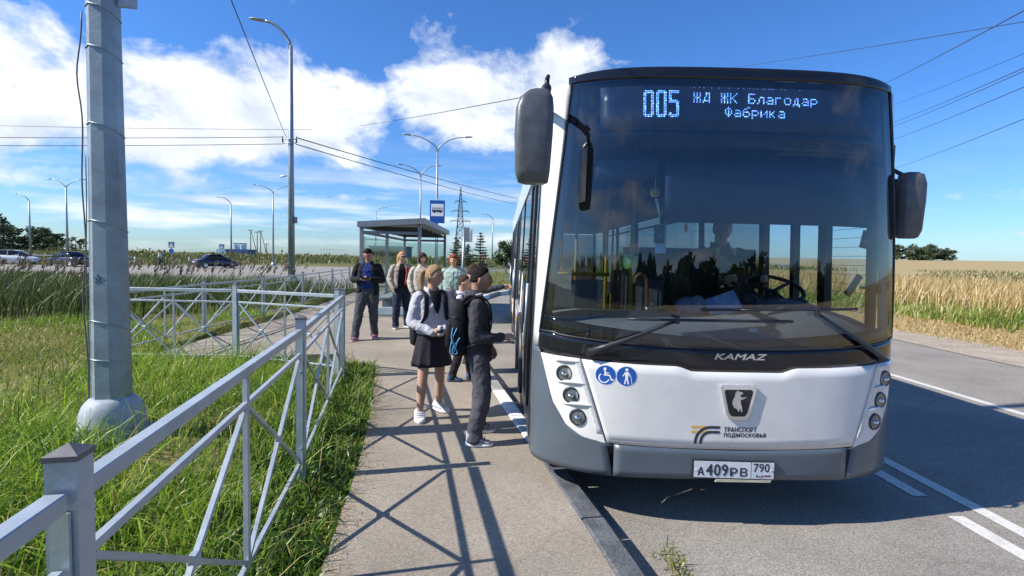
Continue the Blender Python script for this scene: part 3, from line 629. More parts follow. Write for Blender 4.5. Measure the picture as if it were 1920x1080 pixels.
# ------------------------------------------------------------------ the bus
XC, BY = 1.487, 3.155
def lean(z): q = max(z-.95, 0); return .013*q+.021*q*q
def Wz(z): return 1.265-.034*min(max(z-1, 0), 2.0)
def fy(u): u = abs(u); return .05*u*u+.087*u**5
A0 = 1.10
def plan(a, z):
    """outline of the bus in plan at height z: |a|<=1.1 across the front, to 2.1 round the corner, beyond that along the side"""
    s = 1 if a >= 0 else -1; t = abs(a); W = Wz(z)
    if t <= A0: x, y = t, fy(t)
    elif t <= A0+1:
        p = t-A0; sl = .10*A0+.435*A0**4; x = W-(W-A0)*(1-p)**2; y1 = fy(A0)+sl*(W-A0); ye = .47
        y = (1-p)**2*fy(A0)+2*p*(1-p)*y1+p*p*ye
    else: x, y = W, .47+(t-A0-1)
    return XC+s*x, BY+y+lean(z)
def a_of(u, z):
    u = abs(u); W = Wz(z)
    return u if u <= A0 else A0+1-math.sqrt(max(0, (W-u)/(W-A0)))
def PF(a, z, off=0.0):
    x, y = plan(a, z)
    x1, y1 = plan(a-.004, z); x2, y2 = plan(a+.004, z); t = Vector((x2-x1, y2-y1, 0)).normalized()
    return Vector((x+t.y*off, y-t.x*off, z))
def shell(mb, rows, off, thick, nu, mi=0, smooth=True):
    """rows: list of (z_left, z_right or z, a0, a1) -> closed thin panel following the front"""
    def ring(o): return [[PF(r[1]+(r[2]-r[1])*i/nu, r[0] if not callable(r[0]) else r[0](r[1]+(r[2]-r[1])*i/nu), o) for i in range(nu+1)] for r in rows]
    F, B = ring(off), ring(off-thick); nr = len(rows); k = nu+1
    vs = [p for r in F for p in r]+[p for r in B for p in r]; o = nr*k; fs = []
    for j in range(nr-1):
        for i in range(nu):
            q = (j*k+i, j*k+i+1, (j+1)*k+i+1, (j+1)*k+i); fs += [q, tuple(o+c for c in q[::-1])]
    sm = len(fs)
    for j in range(nr-1):
        fs += [(j*k, (j+1)*k, o+(j+1)*k, o+j*k), (j*k+nu, o+j*k+nu, o+(j+1)*k+nu, (j+1)*k+nu)]
    for i in range(nu):
        fs += [(i, o+i, o+i+1, i+1), ((nr-1)*k+i, (nr-1)*k+i+1, o+(nr-1)*k+i+1, o+(nr-1)*k+i)]
    b = len(mb.v); mb.v += [tuple(p) for p in vs]
    for n, f in enumerate(fs): mb.f.append([b+c for c in f]); mb.m.append(mi); mb.sm.append(smooth and n < sm)
    return mb
def band(mb, zb, zt, a0, a1, off, thick, nu=40, nv=6, mi=0):
    """panel between the curves zb(a) and zt(a)"""
    rows = [((lambda a, t=j/nv: zb(a)+(zt(a)-zb(a))*t), a0, a1) for j in range(nv+1)]
    return shell(mb, rows, off, thick, nu, mi)
K = lambda c: (lambda a: c)
def stroke(mb, pts, w, off=.004, mi=0, close=False):
    n = len(pts)
    for (p, q) in list(zip(pts[:-1], pts[1:])) + ([(pts[-1], pts[0])] if close else []):
        p, q = Vector(p), Vector(q); d = (q-p); L = d.length
        if L < 1e-6: continue
        d /= L; nn = Vector((-d.y, d.x))*w/2; e = d*w*.18
        c = [p-nn-e, q-nn+e, q+nn+e, p+nn-e]; mb.add([PF(x.x, x.y, off) for x in c], [(0, 1, 2, 3)], mi)
    return mb
def fdisc(mb, u, z, r, off, n=28, mi=0, t=0.0):
    ring = [PF(u+r*math.cos(2*PI*k/n), z+r*math.sin(2*PI*k/n), off) for k in range(n)]
    if t:
        bk = [PF(u+r*math.cos(2*PI*k/n), z+r*math.sin(2*PI*k/n), off-t) for k in range(n)]
        mb.add(ring+bk, [tuple(range(n))]+[(k, n+k, n+(k+1) % n, (k+1) % n) for k in range(n)], mi)
    else: mb.add(ring, [tuple(range(n))], mi)
    return mb
_font = None
def text_mesh(body, size=1.0, shear=0.0, space=1.0, bold=0.0):
    c = bpy.data.curves.new('lettering', 'FONT'); c.body = body; c.size = size; c.shear = shear; c.space_character = space; c.offset = bold; c.resolution_u = 3
    o = bpy.data.objects.new('lettering', c); COL.objects.link(o); bpy.context.view_layer.update()
    me = bpy.data.meshes.new_from_object(o.evaluated_get(bpy.context.evaluated_depsgraph_get())); bpy.data.objects.remove(o)
    vs = [v.co.copy() for v in me.vertices]; fs = [tuple(p.vertices) for p in me.polygons]; bpy.data.meshes.remove(me); bpy.data.curves.remove(c); return vs, fs
def text_on(mb, body, fr, x0, x1, z0, z1, shear=0, fat=0.0, mi=0, space=1.0):
    """flat lettering; fat thickens the strokes by laying copies a hair apart"""
    vs, fs = text_mesh(body, 1, shear, space)
    if not vs: return mb
    ax, bx = min(v.x for v in vs), max(v.x for v in vs); ay, by = min(v.y for v in vs), max(v.y for v in vs)
    for k, (dx, dz) in enumerate(((0, 0), (-1, 0), (1, 0), (0, .7), (0, -.7)) if fat else ((0, 0),)):
        mb.add([fr(x0+fat+dx*fat+(v.x-ax)/(bx-ax)*(x1-x0-2*fat), z0+dz*fat+(v.y-ay)/(by-ay)*(z1-z0), .00012*k) for v in vs], fs, mi)
    return mb

M_['wind'] = glass('windscreen_glass', (.60, .68, .74), 1.95, 0, .010)
M_['sideglass'] = glass('tinted_side_glass', (.30, .34, .36), 1.8)
M_['cabglass'] = glass('clear_cab_glass', (.86, .90, .90), 1.45)
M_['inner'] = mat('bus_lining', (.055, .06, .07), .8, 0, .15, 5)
M_['innerlight'] = mat('bus_lining_pale', (.30, .32, .33), .7, 0, .08, 5)
M_['dash'] = mat('dash_plastic', (.16, .165, .17), .6, 0, .12, 6, .05, 120)
M_['dashdark'] = mat('dash_dark', (.035, .037, .04), .6, 0, .2, 10, .05, 120)
M_['yellow'] = mat('yellow_rail', (.62, .40, .02), .4, 0, .06, 8)
M_['visor'] = mat('visor_film', (.020, .028, .05), .35, 0, .2, 2)
M_['lens'] = glass('lamp_lens', (.88, .9, .9), 1.5)
M_['orange'] = mat('orange_vinyl', (.75, .33, .03), .4, 0, .05, 8)
M_['ochre'] = mat('ochre_vinyl', (.72, .42, .08), .4, 0, .05, 8)
M_['navy'] = mat('navy_vinyl', (.030, .032, .045), .4, 0, .1, 8)
M_['blue'] = mat('sign_blue', (.012, .085, .36), .4, 0, .06, 12)
M_['whitevinyl'] = mat('white_vinyl', (.80, .80, .80), .4, 0, .03, 12)
M_['led'] = emit('led_blue', (.13, .40, 1.0), 2.0); M_['led2'] = emit('led_violet', (.30, .32, 1.0), 1.7); M_['led3'] = emit('led_cyan', (.40, .75, 1.0), 1.7)
M_['panelnavy'] = mat('display_panel', (.030, .042, .085), .35, 0, .3, 3)
M_['reflector'] = mat('lamp_reflector', (.30, .30, .31), .35, .3, .3, 60)
M_['drl'] = mat('lamp_strip', (.72, .72, .70), .25, .1, .2, 90, .3, 120)
M_['plate'] = mat('plate_white', (.62, .66, .68), .4, 0, .05, 20)

bus = thing('city_bus', 'white and grey city bus at the kerb with a lit route board over its windscreen', 'bus', (XC, BY+6, 0))
def put(mb, name, m, parent=None, fix=True, label=None):
    o = mb.build(name, m, parent or bus, world=True, label=label)
    return recalc(o) if fix else o
gap = lambda z: np.interp(z, [.34, .53, 1.06, 1.1], [.755, .795, .965, .975])
UC = lambda z: float(np.interp(z, [.515, .532, .554, .616, .758, .963, 1.085, 1.12], [.74, .81, .955, 1.053, 1.139, 1.193, 1.223, 1.232]))
def mask_z(a):                       # lower edge of the black mask
    u = abs(a); return float(np.interp(u, [0, .285, .37, .6, 1.0, 1.5], [1.022, 1.022, 1.052, 1.055, 1.068, 1.088]))
def glass_z(a): u = min(abs(a), 1.23); return 1.164+.055*(u/1.21)**2
def ug(z): return 1.225-.0985*(z-1.17)
def ztop(u): return 2.925-.055*min(1, abs(u)/1.2)**6

# lower front: bumper, corners, bonnet panel, lamp panels
m = MB(); band(m, lambda a: .335-.015*abs(a)/.76, lambda a: .516+.012*abs(a)/.76, -.752, .752, .004, .03, 30, 5); bumper = put(m, 'bumper', M_['busgrey'])
for s in (-1, 1):
    m = MB(); rows = []
    for z in np.linspace(.318, .512, 6): rows.append((float(z), s*float(gap(z)+.006), s*(A0+1.0)))
    for z in np.concatenate([np.linspace(.516, .62, 9), np.linspace(.65, 1.10, 12)]): rows.append((float(z), s*a_of(UC(float(z)), float(z)), s*(A0+1.0)))
    shell(m, rows, 0, .025, 26); put(m, 'bumper_corner', M_['busgrey'])
    m = MB(); rows = [(float(z), s*float(gap(z)+.008), s*max(float(gap(z)+.012), a_of(UC(float(z))-.004, float(z)))) for z in np.concatenate([np.linspace(.525, .62, 8), np.linspace(.66, 1.064, 10)])]
    shell(m, rows, .003, .02, 22); lp = put(m, 'lamp_panel', M_['white'])
    # lamp strip beside the bonnet gap
    m = MB(); shell(m, [(float(z), s*float(gap(z)+.012), s*float(gap(z)+.046)) for z in np.linspace(.592, 1.056, 16)], .007, .010, 3); put(m, 'lamp_strip', M_['drl'])
    m = MB()
    for z in np.linspace(.60, 1.045, 44): stroke(m, [(s*float(gap(z)+.018), z), (s*float(gap(z)+.040), z)], .0035, .0074)
    put(m, 'strip_divider', M_['silver'], fix=False)
    for (u, z) in ((1.066, .955), (1.022, .817), (.978, .679)):
        u *= s; c = PF(u, z, .0); n = Vector((s*.38, -1, .02)).normalized(); X = n.cross(Vector((0, 0, 1))).normalized(); Z = X.cross(n)
        lampm = MB(); rings = []
        for r, d in ((.056, .001), (.052, .010), (.0475, .010), (.0465, -.012)): rings.append([c+n*(d+.006)+X*(r*math.cos(2*PI*k/32))+Z*(r*math.sin(2*PI*k/32)) for k in range(32)])
        lampm.loft(rings, 0, False); lamp = put(lampm, 'headlight', M_['dark'])
        MB().tube([c+n*.002, c+n*.008], .046, 28).build('reflector', M_['reflector'], lamp, world=True)
        b = MB(); b.ell(c+n*.010, (.024, .024, .014), 16, 8); b.build('bulb_lens', M_['chrome'], lamp, world=True)
        MB().tube([c+n*.017, c+n*.019], .0465, 28).build('lens', M_['lens'], lamp, world=True)
        m = MB()                                       # sculpted brow over each lamp
        for k in range(10):
            pass
        br = [PF(u+(q-.5)*.19, z+.078+.012*math.sin(PI*q)-.010*s*(q-.5), .004+.010*math.sin(PI*q)) for q in np.linspace(0, 1, 9)]
        MB().tube(br, [(.010*math.sin(PI*q)+.002) for q in np.linspace(0, 1, 9)], 8).build('lamp_brow', M_['white'], lp, world=True)
m = MB()
def bon_t(a): return mask_z(a)-.005
zz = np.linspace(0, 1, 9)
rows = []
for t in zz:
    rows.append(((lambda a, t=t: .524+.012*(a/.8)**2+(bon_t(a)-.524-.012*(a/.8)**2)*t), -float(gap(.53+.53*t)), float(gap(.53+.53*t))))
shell(m, rows, .004, .02, 60); bonnet = put(m, 'bonnet_panel', M_['white'])
m = MB(); stroke(m, [(-.79+.02*k, .545+.010*((-.79+.02*k)/.8)**2) for k in range(80)], .003, .0046); put(m, 'crease_shadow_line', mat('crease_shadow', (.45, .45, .44), .5), bonnet, fix=False)  # flat grey line: the shadow of a crease painted onto the panel
# black mask with the notch in the middle, seals
m = MB(); band(m, mask_z, lambda a: glass_z(a)-.004, -1.62, 1.62, .002, .03, 110, 4); mask = put(m, 'black_mask', M_['black_gloss'])
m = MB(); m.tube([PF(a, glass_z(a)-.002, .003) for a in np.linspace(-1.62, 1.62, 70)], .006, 6); put(m, 'glass_seal', M_['dark'])
# corner pillars wrapping into the sides
for s in (-1, 1):
    m = MB(); rows = [(float(z), s*a_of(ug(z)+.004, float(z)), s*(A0+1.0)) for z in np.linspace(1.104, 2.86, 20)]
    shell(m, rows, 0, .03, 18); put(m, 'corner_pillar', M_['white'])
    m = MB(); m.tube([PF(s*a_of(ug(z), float(z)), float(z), .002) for z in np.linspace(1.2, 2.86, 20)], .009, 6); put(m, 'glass_seal', M_['dark'])
m = MB(); band(m, lambda a: 2.853, lambda a: ztop(a), -a_of(1.075, 2.86), a_of(1.075, 2.86), .004, .05, 50, 4); put(m, 'roof_visor', M_['black_gloss'])
# windscreen
m = MB(); rows = []
for t in np.linspace(0, 1, 18): rows.append(((lambda a, t=t: glass_z(a)+(2.853-glass_z(a))*t), -a_of(ug(1.2+1.65*t), 1.2+1.65*t), a_of(ug(1.2+1.65*t), 1.2+1.65*t)))
def single(mb, rows, off, nu, mi=0):
    k = nu+1; vs = []
    for r in rows:
        for i in range(k): a = r[1]+(r[2]-r[1])*i/nu; vs.append(PF(a, r[0](a), off))
    return mb.add(vs, [(j*k+i, j*k+i+1, (j+1)*k+i+1, (j+1)*k+i) for j in range(len(rows)-1) for i in range(nu)], mi, True)
single(m, rows, 0.0, 60); wind = put(m, 'windscreen', M_['wind'], fix=False)
m = MB()
band(m, K(2.425), K(2.85), -a_of(1.08, 2.6), a_of(1.08, 2.6), -.014, .004, 50, 5)
band(m, lambda a: glass_z(a), lambda a: glass_z(a)+.055+.05*abs(a)/1.2, -1.42, 1.42, -.008, .004, 60, 2)
for s in (-1, 1): shell(m, [(float(z), s*a_of(ug(z)-(.05 if s < 0 else .085), float(z)), s*a_of(ug(z)-.002, float(z))) for z in np.linspace(1.2, 2.84, 14)], -.008, .004, 6)
put(m, 'black_border', M_['black_gloss'], wind)
# route board behind the glass
m = MB(); band(m, K(2.528), K(2.806), -.885, .885, -.008, .004, 30, 3); board = put(m, 'route_board', M_['panelnavy'])
GL = {'Ж': '10101 10101 10101 01110 10101 10101 10101', 'Д': '00111 00101 00101 01001 01001 11111 10001', 'К': '10001 10010 10100 11000 10100 10010 10001', 'Б': '11111 10000 10000 11110 10001 10001 11110',
      'л': '00000 00000 00111 01001 01001 01001 10001', 'а': '00000 00000 01110 00001 01111 10001 01111', 'г': '00000 00000 11110 10000 10000 10000 10000', 'о': '00000 00000 01110 10001 10001 10001 01110',
      'д': '00000 00000 00110 01010 01010 01010 11111 10001', 'р': '00000 00000 11110 10001 10001 11110 10000 10000', 'Ф': '00100 01110 10101 10101 10101 01110 00100', 'б': '00011 01100 10000 11110 10001 10001 01110',
      'и': '00000 00000 10001 10011 10101 11001 10001', 'к': '00000 00000 10010 10100 11000 10100 10010', ' ': '00000'}
BIG = {'0': ['0111110', '1111111'] + ['1100011']*13 + ['1111111', '0111110'], '5': ['1111111', '1111111', '1100000', '1100000', '1100000', '1100000', '1111110', '1111111', '0000011', '0000011', '0000011', '0000011', '0000011', '0000011', '1100011', '1111111', '0111110']}
def leds():
    grp = {0: MB(), 1: MB(), 2: MB()}; q = .0068
    def dot(u, z):
        k = random.choices((0, 1, 2), (5, 2, 3))[0]; h = q/2*random.uniform(.8, 1.1)
        grp[k].add([PF(u+a*h, z+b*h, -.003) for a, b in ((-1, -1), (1, -1), (1, 1), (-1, 1))], [(0, 1, 2, 3)])
    def line(s, u0, z0, p):
        for i, ch in enumerate(s):
            for r, row in enumerate(GL[ch].split()):
                for c, b in enumerate(row):
                    if b == '1': dot(u0+(i*6+c)*p, z0-r*p)
    line('ЖД ЖК Благодар', -.310, 2.762, .00955); line('Фабрика', -.112, 2.676, .00935)
    for i, ch in enumerate('005'):
        for r, row in enumerate(BIG[ch]):
            for c, b in enumerate(row):
                if b == '1': dot(-.619+(i*8.3+c)*.0094, 2.774-r*.0101)
    for i in range(60):                                        # faint broken row above the text
        if random.random() < .35: u = -.31+i*.012; grp[1].add([PF(u+a*.0016, 2.796+b*.0016, -.003) for a, b in ((-1, -1), (1, -1), (1, 1), (-1, 1))], [(0, 1, 2, 3)])
    mb = MB()
    for k in grp: mb.add(grp[k].v, grp[k].f, k)
    put(mb, 'led_lettering', [M_['led'], M_['led2'], M_['led3']], board, fix=False)
leds()
# lettering and badges on the front
m = MB(); text_on(m, 'KAMAZ', lambda x, z, d=0: PF(x, z, .0035+d), -.150, .185, 1.098, 1.134, shear=.25, fat=.0022); put(m, 'maker_lettering', M_['silver'], mask, fix=False)
m = MB(); text_on(m, 'ТРАНСПОРТ', lambda x, z, d=0: PF(x, z, .0050+d), -.071, .137, .638, .668, fat=.0012, space=1.12); text_on(m, 'ПОДМОСКОВЬЯ', lambda x, z, d=0: PF(x, z, .0050+d), -.071, .198, .600, .630, fat=.0012, space=1.12)
put(m, 'operator_lettering', M_['navy'], bonnet, fix=False)
def operator_logo():
    m = MB(); off = .0050
    for z in (.665, .634): stroke(m, [(-.274, z), (-.185+(.665-z)*.6, z)], .016, off, 1)
    for r, zz_, x0 in ((.094, .665, -.155), (.060, .634, -.155)):
        arc = [(x0-r*math.sin(t) , zz_-r+r*math.cos(t)) for t in np.linspace(0, PI/2, 12)]
        stroke(m, [(-.100, zz_)]+arc+[(x0-r, .560)], .017, off+.0006, 0)
    put(m, 'operator_logo', [M_['navy'], M_['ochre']], bonnet, fix=False)
operator_logo()
def emblem():
    sh = [(-.107, .925), (-.095, .940), (.105, .940), (.120, .925), (.080, .750), (.062, .726), (.045, .722), (-.032, .722), (-.050, .728), (-.066, .752)]
    o1 = lambda a, b, d: PF(a, b, .004+.016*d); m = MB(); m.prism(sh, o1, 1); em = put(m, 'emblem', M_['chrome'], bonnet)
    cx, cz = .006, .838; inn = [((a-cx)*.80+cx, (b-cz)*.78+cz-.006) for a, b in sh]
    m = MB(); m.prism(inn, lambda a, b, d: PF(a, b, .018+.0035*d), 1); put(m, 'emblem_field', M_['black_gloss'], em)
    horse = [(-.006, .915), (.008, .908), (.026, .905), (.034, .893), (.022, .890), (.014, .884), (.020, .868), (.060, .872), (.036, .858), (.020, .852), (.018, .838), (.030, .800), (.034, .772), (.026, .772), (.018, .796), (.012, .786), (.014, .776), (.004, .776), (-.004, .792), (-.022, .800), (-.036, .826), (-.034, .850), (-.022, .872), (-.018, .900)]
    horse = [(a*.95, (b-.842)*.95+.838) for a, b in horse]
    m = MB()
    from mathutils.geometry import tessellate_polygon
    tr = tessellate_polygon([[Vector((a, b, 0)) for a, b in horse]]); m.add([PF(a, b, .0235) for a, b in horse], [tuple(t) for t in tr]); put(m, 'emblem_horse', M_['silver'], em, fix=False)
emblem()
def stickers():
    for k, (u, z) in enumerate(((-.816, .972), (-.689, .972))):
        m = MB(); fdisc(m, u, z, .066, .0052, 32, 0); fdisc(m, u, z, .062, .0056, 32, 1); off = .0060; w = .008
        if k == 0:
            fdisc(m, u-.006, z+.040, .009, off, 12, 0)
            stroke(m, [(u-.006, z+.030), (u-.002, z+.002), (u+.024, z+.000), (u+.036, z-.030), (u+.048, z-.026)], w, off, 0); stroke(m, [(u-.004, z+.016), (u+.018, z+.014)], w*.8, off, 0)
            stroke(m, [(u-.010+.030*math.cos(t), z-.018+.030*math.sin(t)) for t in np.linspace(2.3, 6.0, 18)], w*.9, off, 0)
        else:
            fdisc(m, u, z+.042, .010, off, 12, 0)
            body = [(u-.010, z+.028), (u+.010, z+.028), (u+.026, z+.002), (u+.021, z-.002), (u+.010, z+.014), (u+.008, z-.012), (u+.016, z-.050), (u+.007, z-.050), (u, z-.018), (u-.007, z-.050), (u-.016, z-.050), (u-.008, z-.012), (u-.010, z+.014), (u-.021, z-.002), (u-.026, z+.002)]
            from mathutils.geometry import tessellate_polygon
            m.add([PF(a, b, off) for a, b in body], [tuple(t) for t in tessellate_polygon([[Vector((a, b, 0)) for a, b in body]])], 0); stroke(m, [(u+.026, z-.002), (u+.034, z-.050)], w*.45, off, 0)
        put(m, 'access_sticker', [M_['whitevinyl'], M_['blue']], bonnet, fix=False, label='blue disc with a white wheelchair sign' if k == 0 else 'blue disc with a white figure walking with a cane')
stickers()
def number_plate():
    m = MB(); fr = lambda a, b, d: PF(a, b, .006+.012*d); m.prism([(-.264, .338), (.262, .330), (.262, .452), (-.264, .462)], fr, 1); pl = put(m, 'number_plate', M_['dark'])
    m = MB(); g = lambda a, b, d: PF(a, b, .0185+.002*d); m.prism([(-.254, .349), (.105, .3435), (.105, .4475), (-.254, .4525)], g, 1); m.prism([(.110, .3435), (.254, .341), (.254, .4455), (.110, .4475)], g, 1); put(m, 'plate_face', M_['plate'], pl)
    T = lambda x, z, d=0: PF(x, z-.006*(x+.25)/.5, .0209+d); m = MB()
    text_on(m, 'А', T, -.233, -.190, .362, .415, fat=.0016); text_on(m, '409', T, -.180, -.040, .362, .436, fat=.0020, space=1.1); text_on(m, 'РВ', T, -.028, .085, .362, .415, fat=.0016, space=1.15)
    text_on(m, '790', T, .122, .225, .392, .446, fat=.0012, space=1.05); text_on(m, 'RUS', T, .140, .188, .355, .371, fat=.0005, space=1.1); put(m, 'plate_characters', M_['navy'], pl, fix=False)
    m = MB()
    for k, z in enumerate((.370, .364, .358)): stroke(m, [(.193, z), (.232, z)], .006, .0212, k)
    put(m, 'plate_flag', [M_['whitevinyl'], mat('flag_blue', (.05, .08, .35), .5), mat('flag_red', (.5, .04, .05), .5)], pl, fix=False)
    m = MB(); m.prism([(-.12, .320), (.235, .318), (.24, .334), (-.11, .337)], lambda a, b, d: PF(a, b, .010+.010*d), 1); put(m, 'plate_caption_strip', mat('caption_strip', (.52, .49, .36), .5), pl)
    m = MB()
    for s in (-1, 1): m.tube([PF(s*.238, .397, .02), PF(s*.238, .397, .026)], .007, 10)
    put(m, 'plate_screw', M_['silver'], pl, fix=False)
number_plate()
# wipers
def wipers():
    for (piv, elb, b0, b1) in (((-.915, 1.115), (-.40, 1.338), (-.69, 1.338), (.33, 1.345)), ((.985, 1.105), (.475, 1.402), (-.235, 1.408), (.765, 1.428))):
        d = MB(); d.tube([PF(piv[0], piv[1], -.005), PF(piv[0], piv[1], .035)], .026, 16); w = put(d, 'wiper', M_['dark'], fix=False)
        q = [(piv[0]+(elb[0]-piv[0])*t, piv[1]+(elb[1]-piv[1])*t) for t in np.linspace(0, 1, 6)]
        MB().tube([PF(a, b, .038-.008*t) for (a, b), t in zip(q, np.linspace(0, 1, 6))], [.022, .020, .015, .012, .010, .009], 8, flat=.6).build('wiper_arm', M_['dark'], w, world=True)
        q = [(b0[0]+(b1[0]-b0[0])*t, b0[1]+(b1[1]-b0[1])*t) for t in np.linspace(0, 1, 14)]
        MB().tube([PF(a, b, .020) for a, b in q], .0085, 6, flat=.8).build('wiper_blade', M_['dark'], w, world=True)
        MB().tube([PF(a, b, .030+.012*math.sin(PI*t)) for (a, b), t in zip(q[3:11], np.linspace(0, 1, 8))], .006, 6).build('blade_bridge', M_['dark'], w, world=True)
        MB().bar(PF(elb[0], elb[1]-.02, .036), PF(elb[0], elb[1]+.03, .036), .03, .02, bev=.003).build('blade_joint', M_['dark'], w, world=True)
wipers()
# mirrors
def mirrors():
    def shell_box(prof, depth, m, name):          # rounded housing: list of (t, cx, cz, hx, hy)
        mb = MB(); rg = []
        for (z, cx, cy, hx, hy) in prof:
            ring = []
            for k in range(24):
                t = 2*PI*k/24; c, s = math.cos(t), math.sin(t); e = .45
                ring.append(Vector((cx+hx*math.copysign(abs(c)**e, c), cy+hy*math.copysign(abs(s)**e, s), z)))
            rg.append(ring)
        mb.loft(rg); return put(mb, name, m)
    cx, cy = .155, 2.93
    mir = shell_box([(2.125, cx+.012, cy+.01, .055, .03), (2.135, cx+.005, cy, .085, .055), (2.19, cx, cy, .098, .068), (2.40, cx+.002, cy, .108, .075), (2.54, cx+.006, cy, .106, .072), (2.60, cx+.014, cy, .092, .062), (2.64, cx+.028, cy+.005, .058, .048), (2.652, cx+.034, cy+.008, .035, .03)], .1, M_['mirror_shell'], 'mirror')
    MB().box((cx, cy+.078, 2.38), (.18, .006, .42), bev=.002).build('mirror_glass', M_['chrome'], mir, world=True)
    arm = MB(); arm.tube([(cx+.045, cy+.02, 2.63), (cx+.075, cy+.06, 2.68), (cx+.082, cy+.2, 2.70), (cx+.10, cy+.62, 2.72), (cx+.13, cy+.74, 2.74)], [.022, .028, .030, .028, .026], 10); arm.build('mirror_arm', M_['dark'], mir, world=True)
    MB().tube([(cx+.078, cy+.08, 2.68), (cx+.078, cy+.08, 2.745)], [.016, .013], 10).build('mirror_pivot', M_['dark'], mir, world=True)
    MB().tube([(cx+.08, cy+.03, 2.735), (cx+.08, cy+.13, 2.735)], .012, 8).build('mirror_clamp', M_['dark'], mir, world=True)
    # far mirror
    cx, cy = 2.765, 3.47
    mir = shell_box([(1.895, cx-.01, cy, .045, .03), (1.905, cx-.01, cy, .058, .05), (1.95, cx-.006, cy, .068, .065), (2.15, cx, cy, .074, .07), (2.26, cx+.002, cy, .073, .068), (2.325, cx-.004, cy, .062, .058), (2.34, cx-.01, cy, .04, .04)], .1, M_['mirror_shell'], 'mirror')
    MB().box((cx, cy+.072, 2.13), (.15, .006, .36), bev=.002).build('mirror_glass', M_['chrome'], mir, world=True)
    MB().tube([(cx-.03, cy, 2.31), (cx-.07, cy+.06, 2.36), (cx-.12, cy+.14, 2.42), (cx-.20, cy+.2, 2.45)], .014, 8).build('mirror_arm', M_['dark'], mir, world=True)
    MB().box((cx-.105, cy+.06, 2.45), (.022, .06, .17), bev=.008).build('mirror_bracket', M_['dark'], mir, world=True)
mirrors()

